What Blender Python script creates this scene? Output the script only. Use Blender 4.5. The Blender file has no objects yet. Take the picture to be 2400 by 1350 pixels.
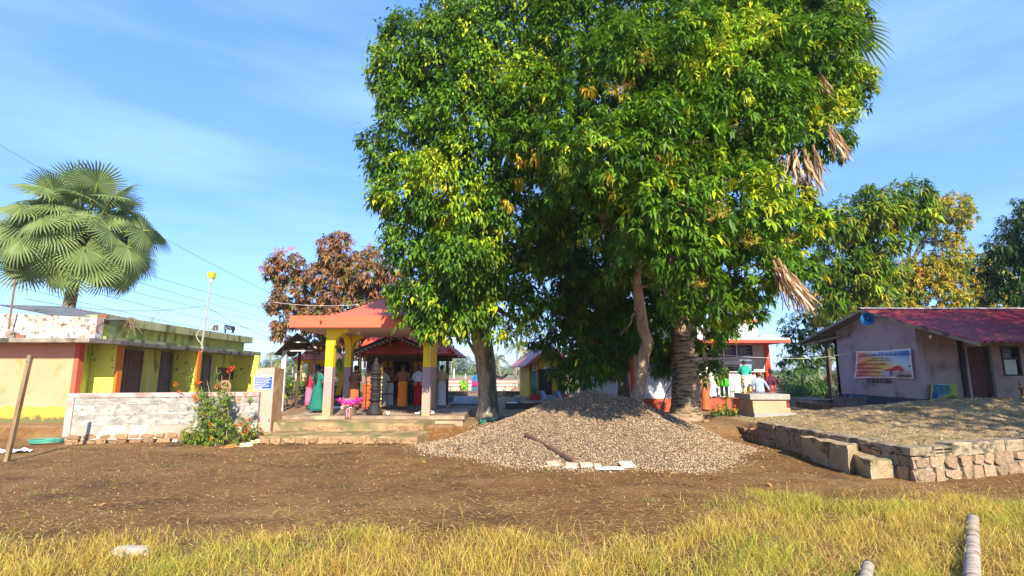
import bpy, bmesh, math, random
import numpy as np
from mathutils import Vector, Matrix, Euler, noise
R = math.radians; PI = math.pi
random.seed(7); rng = np.random.default_rng(7)
scene = bpy.context.scene
COL = scene.collection

# ------------------------------------------------------------------ camera, sky, sun, exposure
CAM_H = 2.1; FPX = 1200.0; TILT = math.atan(193 / FPX); CT, ST = math.cos(TILT), math.sin(TILT)
cam = bpy.data.cameras.new('camera'); camo = bpy.data.objects.new('camera', cam); COL.objects.link(camo)
camo.location = (0, 0, CAM_H); camo.rotation_euler = (PI / 2 + TILT, 0, 0)
cam.sensor_width = 36; cam.lens = 18; cam.clip_end = 4000; cam.clip_start = 0.05
scene.camera = camo

SUN_EL = R(32); SUN_AZ = math.atan2(0.24, -1.0)       # where the sun stands: behind the camera, a little to the right
world = bpy.data.worlds.new("World"); scene.world = world; world.use_nodes = True
wn = world.node_tree.nodes; wl = world.node_tree.links
for n in list(wn): wn.remove(n)
sky = wn.new('ShaderNodeTexSky'); sky.sky_type = 'NISHITA'; sky.sun_disc = False
sky.sun_elevation = SUN_EL; sky.sun_rotation = SUN_AZ; sky.air_density = 1.0; sky.dust_density = 0.4; sky.ozone_density = 2.2
tc = wn.new('ShaderNodeTexCoord'); mp = wn.new('ShaderNodeMapping'); mp.inputs['Rotation'].default_value = (0.2, R(33), R(8)); mp.inputs['Scale'].default_value = (0.9, 1.0, 5.0)
wl.new(tc.outputs['Generated'], mp.inputs['Vector'])
cn = wn.new('ShaderNodeTexNoise'); cn.inputs['Scale'].default_value = 1.7; cn.inputs['Detail'].default_value = 7; cn.inputs['Roughness'].default_value = 0.55
wl.new(mp.outputs['Vector'], cn.inputs['Vector'])
cr = wn.new('ShaderNodeValToRGB'); cr.color_ramp.elements[0].position = 0.42; cr.color_ramp.elements[1].position = 0.80
cr.color_ramp.elements[0].color = (0, 0, 0, 1); cr.color_ramp.elements[1].color = (0.30, 0.30, 0.30, 1)
wl.new(cn.outputs['Fac'], cr.inputs['Fac'])
gm = wn.new('ShaderNodeMixRGB'); gm.blend_type = 'MULTIPLY'; gm.inputs['Fac'].default_value = 1.0; gm.inputs['Color2'].default_value = (0.80, 0.95, 1.15, 1)
wl.new(sky.outputs['Color'], gm.inputs['Color1'])
fb = wn.new('ShaderNodeMixRGB'); fb.inputs['Fac'].default_value = 0.66; fb.inputs['Color2'].default_value = (0.56, 1.34, 3.45, 1)
wl.new(gm.outputs['Color'], fb.inputs['Color1'])
mx = wn.new('ShaderNodeMixRGB'); mx.inputs['Color2'].default_value = (3.2, 4.4, 6.0, 1)
wl.new(cr.outputs['Color'], mx.inputs['Fac']); wl.new(fb.outputs['Color'], mx.inputs['Color1'])
bg = wn.new('ShaderNodeBackground'); bg.inputs['Strength'].default_value = 0.15
wo = wn.new('ShaderNodeOutputWorld'); wl.new(mx.outputs['Color'], bg.inputs['Color']); wl.new(bg.outputs['Background'], wo.inputs['Surface'])

sl = bpy.data.lights.new('sun', 'SUN'); sl.energy = 4.5; sl.angle = R(0.5); sl.color = (1.0, 0.88, 0.69)
so = bpy.data.objects.new('sun', sl); COL.objects.link(so)
sdir = Vector((math.sin(SUN_AZ) * math.cos(SUN_EL), math.cos(SUN_AZ) * math.cos(SUN_EL), math.sin(SUN_EL)))
so.rotation_euler = sdir.to_track_quat('Z', 'Y').to_euler()
vs = scene.view_settings; scene.display_settings.display_device = 'sRGB'
vs.view_transform = 'Standard'; vs.look = 'None'; vs.gamma = 1; vs.use_curve_mapping = False; vs.exposure = 1.24
scene.cycles.max_bounces = 6; scene.cycles.transparent_max_bounces = 8; scene.cycles.use_denoising = True

# ------------------------------------------------------------------ points of the place, read off the photograph with a depth
def ray(px, py):
    u = (px - 1200) / FPX; v = (675 - py) / FPX
    return Vector((u, CT - v * ST, ST + v * CT))
def P(px, py, s): return Vector((0, 0, CAM_H)) + ray(px, py) * s
def PY(px, py, Y):
    r = ray(px, py); return Vector((0, 0, CAM_H)) + r * (Y / r.y)
def PX(px, py, X):
    r = ray(px, py); return Vector((0, 0, CAM_H)) + r * (X / r.x)
def G(px, py, z=0.0):
    r = ray(px, py); return Vector((0, 0, CAM_H)) + r * ((z - CAM_H) / r.z)

# ------------------------------------------------------------------ materials
MATS = {}
def mat(name, c, c2=None, sc=3.0, rough=0.85, bump=0.0, bsc=30.0, dirt=None, metal=0.0, spec=0.3, rnd=0.0, attr=None, trans=0.0, det=6, stretch=None, emit=None):
    """dirt = list of (colour, scale, threshold, softness); rnd = brightness spread between objects"""
    if name in MATS: return MATS[name]
    m = bpy.data.materials.new(name); m.use_nodes = True; nt = m.node_tree; N, L = nt.nodes, nt.links
    b = N['Principled BSDF']; out = N['Material Output']
    b.inputs['Roughness'].default_value = rough; b.inputs['Metallic'].default_value = metal; b.inputs['Specular IOR Level'].default_value = spec
    tcn = N.new('ShaderNodeTexCoord'); vec = tcn.outputs['Object']
    if stretch:
        mpn = N.new('ShaderNodeMapping'); mpn.inputs['Scale'].default_value = stretch; L.new(vec, mpn.inputs['Vector']); vec = mpn.outputs['Vector']
    oi = N.new('ShaderNodeObjectInfo')
    if rnd:
        ad = N.new('ShaderNodeVectorMath'); ad.operation = 'MULTIPLY_ADD'; cx = N.new('ShaderNodeCombineXYZ')
        for i in range(3): L.new(oi.outputs['Random'], cx.inputs[i])
        L.new(cx.outputs[0], ad.inputs[0]); ad.inputs[1].default_value = (37, 61, 17); L.new(vec, ad.inputs[2]); vec = ad.outputs[0]
    def noise(scale, detail=det):
        n = N.new('ShaderNodeTexNoise'); n.inputs['Scale'].default_value = scale; n.inputs['Detail'].default_value = detail
        L.new(vec, n.inputs['Vector']); return n.outputs['Fac']
    if attr:
        a = N.new('ShaderNodeAttribute'); a.attribute_name = attr; col = a.outputs['Color']
    elif c2 is not None:
        mxn = N.new('ShaderNodeMixRGB'); mxn.inputs['Color1'].default_value = (*c, 1); mxn.inputs['Color2'].default_value = (*c2, 1)
        rp = N.new('ShaderNodeMapRange'); rp.inputs['From Min'].default_value = 0.35; rp.inputs['From Max'].default_value = 0.65
        L.new(noise(sc), rp.inputs['Value']); L.new(rp.outputs[0], mxn.inputs['Fac']); col = mxn.outputs['Color']
    else:
        rg = N.new('ShaderNodeRGB'); rg.outputs[0].default_value = (*c, 1); col = rg.outputs[0]
    for d in (dirt or []):
        dc, ds, th, so_ = d[:4]
        mxn = N.new('ShaderNodeMixRGB'); mxn.inputs['Color2'].default_value = (*dc, 1)
        rp = N.new('ShaderNodeMapRange'); rp.inputs['From Min'].default_value = th - so_; rp.inputs['From Max'].default_value = th + so_
        src = noise(ds)
        if len(d) > 4:      # splash dirt rising from the base: z in object space
            sx = N.new('ShaderNodeSeparateXYZ'); L.new(tcn.outputs['Object'], sx.inputs[0])
            ma = N.new('ShaderNodeMath'); ma.operation = 'MULTIPLY_ADD'; L.new(sx.outputs['Z'], ma.inputs[0]); ma.inputs[1].default_value = -d[4]; L.new(src, ma.inputs[2])
            m2 = N.new('ShaderNodeMath'); m2.operation = 'ADD'; L.new(ma.outputs[0], m2.inputs[0]); m2.inputs[1].default_value = d[4] * d[5]; src = m2.outputs[0]
        L.new(src, rp.inputs['Value']); L.new(rp.outputs[0], mxn.inputs['Fac']); L.new(col, mxn.inputs['Color1']); col = mxn.outputs['Color']
    if rnd:
        mr = N.new('ShaderNodeMapRange'); mr.inputs['To Min'].default_value = 1 - rnd; mr.inputs['To Max'].default_value = 1 + rnd; L.new(oi.outputs['Random'], mr.inputs['Value'])
        vm = N.new('ShaderNodeVectorMath'); vm.operation = 'SCALE'; L.new(col, vm.inputs[0]); L.new(mr.outputs[0], vm.inputs['Scale']); col = vm.outputs[0]
    L.new(col, b.inputs['Base Color'])
    if bump:
        bn = N.new('ShaderNodeBump'); bn.inputs['Strength'].default_value = bump; bn.inputs['Distance'].default_value = 0.03
        L.new(noise(bsc, 5), bn.inputs['Height']); L.new(bn.outputs[0], b.inputs['Normal'])
    if trans:
        t = N.new('ShaderNodeBsdfTranslucent'); sm = N.new('ShaderNodeMixShader'); sm.inputs[0].default_value = trans
        L.new(col, t.inputs['Color']); L.new(b.outputs[0], sm.inputs[1]); L.new(t.outputs[0], sm.inputs[2]); L.new(sm.outputs[0], out.inputs['Surface'])
    MATS[name] = m; return m

# ------------------------------------------------------------------ mesh helpers
class MB:
    """collects shapes, links them as one mesh object"""
    def __init__(s): s.v = []; s.f = []
    def add(s, vs, fs):
        o = len(s.v); s.v += [tuple(v) for v in vs]; s.f += [tuple(i + o for i in f) for f in fs]; return s
    def hexa(s, p):           # p: 8 corners, bottom 4 ccw then top 4 ccw
        return s.add(p, [(3, 2, 1, 0), (4, 5, 6, 7), (0, 1, 5, 4), (1, 2, 6, 5), (2, 3, 7, 6), (3, 0, 4, 7)])
    def box(s, x0, x1, y0, y1, z0, z1):
        return s.hexa([(x0, y0, z0), (x1, y0, z0), (x1, y1, z0), (x0, y1, z0), (x0, y0, z1), (x1, y0, z1), (x1, y1, z1), (x0, y1, z1)])
    def slab(s, a, b, th, z0, z1, side=1):    # vertical wall from a to b (xy), thickness to one side
        a = Vector(a[:2]); b = Vector(b[:2]); d = (b - a).normalized(); n = Vector((-d.y, d.x)) * th * side
        c = [a, b, b + n, a + n]
        if side < 0: c = c[::-1]
        return s.hexa([(q.x, q.y, z0) for q in c] + [(q.x, q.y, z1) for q in c])
    def beam(s, a, b, w, h):
        a = Vector(a); b = Vector(b); d = (b - a).normalized()
        up = Vector((0, 0, 1)) if abs(d.z) < 0.9 else Vector((0, 1, 0))
        x = d.cross(up).normalized() * w / 2; y = x.cross(d).normalized() * h / 2
        return s.hexa([a - x - y, a + x - y, a + x + y, a - x + y, b - x - y, b + x - y, b + x + y, b - x + y])
    def tube(s, pts, rad, n=8, cap=True, sx=1.0):
        pts = [Vector(p) for p in pts]
        if not hasattr(rad, '__len__'): rad = [rad] * len(pts)
        o = len(s.v); prev = None
        for i, p in enumerate(pts):
            d = (pts[min(i + 1, len(pts) - 1)] - pts[max(i - 1, 0)]).normalized()
            if prev is None:
                x = d.cross(Vector((0, 0, 1)) if abs(d.z) < 0.9 else Vector((0, 1, 0))).normalized()
            else:
                x = (prev - d * prev.dot(d)).normalized()
            prev = x; y = d.cross(x)
            for k in range(n):
                a = 2 * PI * k / n; s.v.append(tuple(p + x * math.cos(a) * rad[i] * sx + y * math.sin(a) * rad[i]))
        for i in range(len(pts) - 1):
            for k in range(n):
                k2 = (k + 1) % n; s.f.append((o + i * n + k, o + i * n + k2, o + (i + 1) * n + k2, o + (i + 1) * n + k))
        if cap:
            s.f.append(tuple(o + k for k in range(n))[::-1]); s.f.append(tuple(o + (len(pts) - 1) * n + k for k in range(n)))
        return s
    def loft(s, rings, n=16, cap=True, fold=None):   # rings: (cx, cy, z, rx, ry)
        o = len(s.v)
        for i, (cx, cy, z, rx, ry) in enumerate(rings):
            for k in range(n):
                a = 2 * PI * k / n; q = 1 + (fold(i / (len(rings) - 1), a) if fold else 0)
                s.v.append((cx + rx * q * math.cos(a), cy + ry * q * math.sin(a), z))
        for i in range(len(rings) - 1):
            for k in range(n):
                k2 = (k + 1) % n; s.f.append((o + i * n + k, o + i * n + k2, o + (i + 1) * n + k2, o + (i + 1) * n + k))
        if cap:
            s.f.append(tuple(o + k for k in range(n))[::-1]); s.f.append(tuple(o + (len(rings) - 1) * n + k for k in range(n)))
        return s
    def lathe(s, prof, c=(0, 0, 0), n=16): return s.loft([(c[0], c[1], c[2] + z, r, r) for r, z in prof], n)
    def ball(s, c, r, n=10, m=6):
        r = r if hasattr(r, '__len__') else (r, r, r); o = len(s.v)
        s.v.append((c[0], c[1], c[2] - r[2]))
        for i in range(1, m):
            t = PI * i / m - PI / 2
            for k in range(n):
                a = 2 * PI * k / n; s.v.append((c[0] + r[0] * math.cos(t) * math.cos(a), c[1] + r[1] * math.cos(t) * math.sin(a), c[2] + r[2] * math.sin(t)))
        s.v.append((c[0], c[1], c[2] + r[2])); e = len(s.v) - 1
        for k in range(n):
            k2 = (k + 1) % n; s.f.append((o, o + 1 + k2, o + 1 + k)); s.f.append((e, e - n + k, e - n + k2))
        for i in range(m - 2):
            for k in range(n):
                k2 = (k + 1) % n; a = o + 1 + i * n; s.f.append((a + k, a + k2, a + n + k2, a + n + k))
        return s
    def poly(s, pts, th):     # flat outline (3D points, coplanar) extruded by the vector th
        pts = [Vector(p) for p in pts]; n = len(pts); th = Vector(th)
        return s.add(pts + [p + th for p in pts], [tuple(range(n))[::-1], tuple(range(n, 2 * n))] + [(i, (i + 1) % n, n + (i + 1) % n, n + i) for i in range(n)])
    def mesh(s, name, material=None, off=None, smooth=False, fix=True):
        me = bpy.data.meshes.new(name)
        vs = s.v if off is None else [(v[0] - off[0], v[1] - off[1], v[2] - off[2]) for v in s.v]
        me.from_pydata(vs, [], s.f)
        if fix:
            bm = bmesh.new(); bm.from_mesh(me); bmesh.ops.recalc_face_normals(bm, faces=bm.faces); bm.to_mesh(me); bm.free()
        if smooth: me.polygons.foreach_set('use_smooth', [True] * len(me.polygons))
        if material: me.materials.append(material)
        me.update(); return me

def tag(o, label=None, cat=None, group=None, kind=None):
    if label: o['label'] = label
    if cat: o['category'] = cat
    if group: o['group'] = group
    if kind: o['kind'] = kind
    return o
def thing(name, label, cat, loc=(0, 0, 0), rz=0.0, group=None):
    o = bpy.data.objects.new(name, None); COL.objects.link(o); o.location = loc; o.rotation_euler = (0, 0, rz)
    o.empty_display_size = 0.1; return tag(o, label, cat, group)
def link(name, me, parent=None, loc=(0, 0, 0), rot=(0, 0, 0), scale=(1, 1, 1)):
    o = bpy.data.objects.new(name, me); COL.objects.link(o); o.parent = parent; o.location = loc; o.rotation_euler = rot; o.scale = scale; return o
def part(t, name, mb, m, smooth=False, label=None):
    """mb is in place coordinates; t is a thing standing unrotated, or a part of one"""
    off = Vector(t.location); q = t.parent
    while q is not None: off = off + Vector(q.location); q = q.parent
    o = link(name, mb.mesh(name, m, off, smooth), t)
    if label: o['label'] = label
    return o
def lpart(t, name, mb, m, smooth=False, loc=(0, 0, 0), rot=(0, 0, 0)):
    return link(name, mb.mesh(name, m, None, smooth), t, loc, rot)
def solo(name, mb, m, label, cat, smooth=False, group=None, loc=None):
    loc = loc or mb.v[0]
    o = link(name, mb.mesh(name, m, loc, smooth)); o.location = loc; return tag(o, label, cat, group)
def struct(name, mb, m, smooth=False):
    o = link(name, mb.mesh(name, m, None, smooth)); o['kind'] = 'structure'; return o
def npmesh(name, V, F, m, C=None, smooth=False):
    """V (n,3), F (k, 3 or 4) numpy; C per-vertex colours"""
    me = bpy.data.meshes.new(name); V = np.ascontiguousarray(V, dtype=np.float32); F = np.ascontiguousarray(F, dtype=np.int32); k = F.shape[1]
    me.vertices.add(len(V)); me.vertices.foreach_set('co', V.ravel())
    me.loops.add(F.size); me.loops.foreach_set('vertex_index', F.ravel())
    me.polygons.add(len(F)); me.polygons.foreach_set('loop_start', np.arange(0, F.size, k, dtype=np.int32)); me.polygons.foreach_set('loop_total', np.full(len(F), k, dtype=np.int32))
    if smooth: me.polygons.foreach_set('use_smooth', np.ones(len(F), dtype=bool))
    me.update(calc_edges=True)
    if C is not None:
        a = me.color_attributes.new('tint', 'FLOAT_COLOR', 'POINT'); c4 = np.ones((len(V), 4), dtype=np.float32); c4[:, :3] = C; a.data.foreach_set('color', c4.ravel())
    me.materials.append(m); return me
def dup(root, loc, rz, scale=None, label=None, group=None):
    r = root.copy(); COL.objects.link(r); r.location = loc; r.rotation_euler = (0, 0, rz)
    if scale: r.scale = scale
    if label: r['label'] = label
    if group: r['group'] = group
    for ch in list(root.children):
        c = ch.copy(); COL.objects.link(c); c.parent = r
        for g in ch.children:
            d = g.copy(); COL.objects.link(d); d.parent = c
    return r
def sstep(a, b, x):
    t = np.clip((x - a) / (b - a), 0, 1); return t * t * (3 - 2 * t)
def wob(x, y, s=1.0, seed=0.0):
    """cheap smooth noise in about -1..1"""
    x = x * s + seed * 3.1; y = y * s + seed * 1.7
    return (np.sin(x * 1.3 + 1.7 * np.sin(y * 0.9 + seed)) + np.sin(y * 1.7 + 1.3 * np.sin(x * 1.1 + 2.0)) + 0.5 * np.sin(3.1 * x + 2.3 * y + seed) + 0.5 * np.sin(-2.7 * x + 3.7 * y)) / 3.0
# ================================================================== THE GROUND
TERR = 0.38          # level of the temple yard
PILE = (2.35, 15.3)
WALL_A, WALL_B, WALL_C = G(2150, 1130, 0), None, None      # corner of the stone wall on the mound
WALL_B = G(1775, 990, 0.6); WALL_C = G(2400, 1108, 0); WALL_C = WALL_C + (WALL_C - WALL_A).normalized() * 4.0
def mound_h(x, y):
    """the earth heap held by the stone wall"""
    d1 = sstep(7.6, 11.5, x - 0.0 * y) * sstep(10.3, 15.5, y)
    base = 0.42 + 0.10 * sstep(10.4, 11.5, y)
    h = base + 0.68 * np.exp(-(((x - 15.6) / 4.2) ** 2 + ((y - 16.9) / 3.4) ** 2)) + (0.045 * wob(x, y, 4.1, 8) + 0.03 * wob(x, y, 9.0, 3)) * sstep(8.2, 9.2, x)
    return h + 0.02 * wob(x, y, 2.0, 4)
def ground_h(x, y):
    x = np.asarray(x, dtype=float); y = np.asarray(y, dtype=float)
    z = 0.025 * wob(x, y, 0.55, 1) + 0.012 * wob(x, y, 1.9, 2)
    near = sstep(60, 40, np.abs(y) + 0 * x); z = z * near
    # the yard behind steps is a terrace
    yb = np.where(x < -1.9, 16.3, 16.3 + 0.0 * x); yb = yb - 0.6 * sstep(4.0, 7.0, x)
    t = sstep(yb, yb + np.where(x < -1.9, 0.5, 1.3), y)
    z = z * (1 - 0.6 * t) + TERR * t
    # far fields lie a little lower again
    z = z - 0.15 * sstep(48, 54, y)
    # mound inside the wall
    m = mound_h(x, y)
    a, b, c = WALL_A, WALL_B, WALL_C
    inx = (x - (a.x + (b.x - a.x) * (y - a.y) / (b.y - a.y)))            # right of the side arm
    iny = (y - (a.y + (c.y - a.y) * (x - a.x) / (c.x - a.x)))            # behind the front arm
    ins = np.clip(np.minimum(inx, iny) / 0.12 - 0.6, 0, 1) * sstep(30, 24, y)
    m = m * sstep(23, 19, y) + TERR * (1 - sstep(23, 19, y))
    return z * (1 - ins) + np.maximum(m, z) * ins

def axis(segs):
    out = []
    for a, b, st in segs: out += list(np.arange(a, b, st))
    return np.array(out + [segs[-1][1]])
gx = axis([(-1500, -300, 150), (-300, -60, 20), (-60, -24, 2.0), (-24, -14, 0.4), (-14, 20, 0.1), (20, 30, 0.5), (30, 60, 2), (60, 300, 20), (300, 1500, 150)])
gy = axis([(-60, 0, 5), (0, 4, 0.5), (4, 21, 0.1), (21, 50, 0.4), (50, 60, 1), (60, 300, 12), (300, 2500, 150)])
GX, GY = np.meshgrid(gx, gy); GZ = ground_h(GX, GY)
nx_, ny_ = len(gx), len(gy)
V = np.stack([GX.ravel(), GY.ravel(), GZ.ravel()], 1)
ii = (np.arange(ny_ - 1)[:, None] * nx_ + np.arange(nx_ - 1)[None, :]).ravel()
F = np.stack([ii, ii + 1, ii + nx_ + 1, ii + nx_], 1)

gmt = bpy.data.materials.new('soil'); gmt.use_nodes = True; N, L = gmt.node_tree.nodes, gmt.node_tree.links
b = N['Principled BSDF']; b.inputs['Roughness'].default_value = 0.95; b.inputs['Specular IOR Level'].default_value = 0.15
tcn = N.new('ShaderNodeTexCoord')
def nz(scale, det=6, st=(1, 1, 1), rough=0.55):
    m_ = N.new('ShaderNodeMapping'); m_.inputs['Scale'].default_value = st; L.new(tcn.outputs['Object'], m_.inputs['Vector'])
    n = N.new('ShaderNodeTexNoise'); n.inputs['Scale'].default_value = scale; n.inputs['Detail'].default_value = det; n.inputs['Roughness'].default_value = rough
    L.new(m_.outputs[0], n.inputs['Vector']); return n.outputs['Fac']
def mr(src, a, b_, c=0.0, d=1.0):
    n = N.new('ShaderNodeMapRange'); n.inputs['From Min'].default_value = a; n.inputs['From Max'].default_value = b_; n.inputs['To Min'].default_value = c; n.inputs['To Max'].default_value = d
    L.new(src, n.inputs['Value']); return n.outputs[0]
def mixc(f, c1, c2):
    n = N.new('ShaderNodeMixRGB')
    L.new(f, n.inputs['Fac'])
    for k, c in (('Color1', c1), ('Color2', c2)):
        if isinstance(c, tuple): n.inputs[k].default_value = (*c, 1)
        else: L.new(c, n.inputs[k])
    return n.outputs['Color']
def mul(a, b_):
    n = N.new('ShaderNodeMath'); n.operation = 'MULTIPLY'; L.new(a, n.inputs[0])
    if isinstance(b_, float): n.inputs[1].default_value = b_
    else: L.new(b_, n.inputs[1])
    return n.outputs[0]
col = mixc(mr(nz(1.3), 0.35, 0.65), (0.150, 0.066, 0.026), (0.220, 0.110, 0.046))
col = mixc(mr(nz(9, 8, (1, 1.6, 1)), 0.45, 0.68, 0, 0.8), col, (0.32, 0.18, 0.065))
col = mixc(mr(nz(60, 3, (1, 2.2, 1)), 0.55, 0.72, 0, 0.7), col, (0.40, 0.26, 0.09))
col = mixc(mr(nz(35, 4), 0.38, 0.30, 0, 0.6), col, (0.045, 0.020, 0.010))
col = mixc(mr(nz(0.45, 5), 0.50, 0.64, 0, 0.65), col, (0.34, 0.205, 0.085))
col = mixc(mr(nz(0.6, 6, (1, 1.8, 1)), 0.47, 0.36, 0, 0.55), col, (0.085, 0.042, 0.022))
sx = N.new('ShaderNodeSeparateXYZ'); L.new(tcn.outputs['Object'], sx.inputs[0])
# yard: beaten sandy earth
yard = mixc(mr(nz(2.0), 0.35, 0.65), (0.24, 0.145, 0.072), (0.34, 0.215, 0.11))
yard = mixc(mr(nz(24, 4), 0.5, 0.66, 0, 0.5), yard, (0.42, 0.31, 0.18))
col = mixc(mr(sx.outputs['Z'], TERR - 0.10, TERR - 0.03), col, yard)
# earth heap: pale sandy dirt with dry litter
heap = mixc(mr(nz(2.6), 0.35, 0.62), (0.36, 0.25, 0.13), (0.52, 0.38, 0.20))
heap = mixc(mr(nz(12, 8), 0.48, 0.62, 0, 0.6), heap, (0.14, 0.10, 0.055))
heap = mixc(mr(nz(1.1), 0.5, 0.62, 0, 0.45), heap, (0.13, 0.15, 0.05))
fx = mr(sx.outputs['X'], 7.2, 7.6); fy = mr(sx.outputs['Y'], 24.0, 19.5)
fz = mr(sx.outputs['Z'], 0.30, 0.40)
col = mixc(mul(mul(fx, fy), fz), col, heap)
# beyond the yard: green field edge
fld = mixc(mr(nz(0.12), 0.35, 0.65), (0.10, 0.16, 0.035), (0.22, 0.20, 0.07))
col = mixc(mr(sx.outputs['Y'], 46.0, 50.0), col, fld)
L.new(col, b.inputs['Base Color'])
bn = N.new('ShaderNodeBump'); bn.inputs['Strength'].default_value = 0.9; bn.inputs['Distance'].default_value = 0.05
sm = N.new('ShaderNodeMath'); sm.operation = 'ADD'; L.new(nz(14, 8), sm.inputs[0]); L.new(nz(70, 4), sm.inputs[1]); L.new(sm.outputs[0], bn.inputs['Height']); L.new(bn.outputs[0], b.inputs['Normal'])
go = link('ground', npmesh('ground', V, F, gmt, smooth=True)); go['kind'] = 'structure'

# strips of the far fields: flower beds and bare earth, sheets just above the ground
def strip(name, y0, y1, c1, c2, sc, z, x0=-220, x1=330):
    m_ = mat(name + '_soil', c1, c2, sc=sc, rough=0.95, stretch=(0.25, 1, 1), bump=0.3, bsc=6)
    struct(name, MB().add([(x0, y0, z), (x1, y0, z), (x1, y1, z), (x0, y1, z)], [(0, 1, 2, 3)]), m_)
strip('flower_field', 78, 106, (0.42, 0.17, 0.14), (0.24, 0.20, 0.07), 1.0, TERR - 0.146)
strip('flower_field', 109, 132, (0.50, 0.13, 0.20), (0.30, 0.17, 0.12), 1.2, TERR - 0.142)
strip('field', 134, 178, (0.30, 0.24, 0.13), (0.13, 0.20, 0.05), 0.5, TERR - 0.138)

# ------------------------------------------------------------------ gravel heap
def pile_h(x, y):
    dx = x - PILE[0]; dy = y - PILE[1]
    a = np.arctan2(dy, dx); rx = np.where(dx > 0, 4.55 - 0.95 * sstep(0.5, -3, dy), 4.65 - 0.35 * sstep(0, -3, dy)); ry = np.where(dy > 0, 3.3, 4.3)
    r = np.sqrt((dx / rx) ** 2 + (dy / ry) ** 2) * (1 + 0.06 * np.sin(3 * a + 1) + 0.04 * np.sin(7 * a) + 0.02 * np.sin(13 * a + 2))
    core = 1.80 * np.clip(1 - r, 0, 1) ** 1.28
    core = np.where(core > 1.30, 1.30 + (core - 1.30) * 0.5, core)
    lob = 0.25 * np.exp(-(((x - 4.6) / 1.3) ** 2 + ((y - 14.6) / 1.3) ** 2)) * np.clip((1 - r) * 4, 0, 1)
    return core + lob * 0.55 + 0.055 * wob(x, y, 2.2, 5) * np.clip((1 - r) * 3, 0, 1), r
px_ = np.arange(-3.4, 8.2, 0.08); py_ = np.arange(10.6, 18.8, 0.08)
QX, QY = np.meshgrid(px_, py_); H_, R_ = pile_h(QX, QY)
QZ = ground_h(QX, QY) + H_ - 0.05 - 0.10 * sstep(0.97, 1.05, R_)
ii = (np.arange(len(py_) - 1)[:, None] * len(px_) + np.arange(len(px_) - 1)[None, :]).ravel()
F = np.stack([ii, ii + 1, ii + len(px_) + 1, ii + len(px_)], 1)
keep = (R_.ravel()[F] < 1.06).any(1)
gp = thing('gravel_pile', 'big heap of pale brown gravel spread below the tall green trees', 'gravel pile')
link('heap_core', npmesh('heap_core', np.stack([QX.ravel(), QY.ravel(), QZ.ravel()], 1), F[keep], mat('gravel_core', (0.13, 0.095, 0.065), (0.26, 0.19, 0.13), sc=30, bump=0.8, bsc=60, rough=0.95), smooth=True), gp)['kind'] = 'stuff'
def scatter_stones(n, pts, smin, smax, pal, flat=0.75):
    """octahedra with jittered corners"""
    O = np.array([[1, 0, 0], [0, 1, 0], [-1, 0, 0], [0, -1, 0], [0, 0, 1], [0, 0, -1]], float)
    T = np.array([[0, 1, 4], [1, 2, 4], [2, 3, 4], [3, 0, 4], [1, 0, 5], [2, 1, 5], [3, 2, 5], [0, 3, 5]])
    sz = rng.uniform(smin, smax, n)
    V = O[None] + rng.normal(0, 0.28, (n, 6, 3)); a = rng.uniform(0, 2 * PI, n); c, s = np.cos(a), np.sin(a)
    x = V[..., 0] * c[:, None] - V[..., 1] * s[:, None]; y = V[..., 0] * s[:, None] + V[..., 1] * c[:, None]; z = V[..., 2] * flat
    V = np.stack([x, y, z], -1) * sz[:, None, None] * rng.uniform(0.7, 1.25, (n, 1, 3)) + pts[:, None, :]
    F = (T[None] + (np.arange(n) * 6)[:, None, None]).reshape(-1, 3)
    pc = np.array(pal)[rng.integers(0, len(pal), n)] * rng.uniform(0.72, 1.22, (n, 1))
    return V.reshape(-1, 3), F, np.repeat(pc, 6, 0)
gpal = [(0.41, 0.30, 0.19), (0.50, 0.39, 0.26), (0.26, 0.175, 0.10), (0.54, 0.42, 0.28), (0.36, 0.22, 0.12), (0.11, 0.08, 0.055), (0.42, 0.30, 0.18), (0.19, 0.13, 0.085)]
n = 140000; X = rng.uniform(-3.3, 8.1, n); Y = rng.uniform(10.7, 18.7, n); h, r = pile_h(X, Y)
k = (r < 1.0) | (rng.random(n) < np.clip(1 - (r - 1.0) * 7, 0, 1) ** 2 * 0.3); k &= (Y < 16.8) | (rng.random(n) < 0.3); X, Y, h = X[k], Y[k], h[k]
Zs = ground_h(X, Y) + h - 0.035 * (h > 0.04) + rng.uniform(-0.01, 0.015, len(X))
V, F, C = scatter_stones(len(X), np.stack([X, Y, Zs], 1), 0.008, 0.022, gpal)
link('gravel', npmesh('gravel', V, F, mat('gravel_stone', (1, 1, 1), attr='tint', rough=0.9)  , C), gp)['kind'] = 'stuff'
# loose pebbles over the bare soil
n = 3000; X = rng.uniform(-11, 12, n); Y = rng.uniform(8, 16.2, n)
V, F, C = scatter_stones(n, np.stack([X, Y, ground_h(X, Y) + 0.004], 1), 0.006, 0.020, [(0.30, 0.20, 0.12), (0.22, 0.13, 0.07), (0.36, 0.25, 0.15), (0.16, 0.10, 0.06)])
o = link('pebbles', npmesh('pebbles', V, F, mat('gravel_stone', (1, 1, 1)), C)); tag(o, 'small loose pebbles scattered over the bare brown soil', 'pebbles', kind='stuff')

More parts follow.
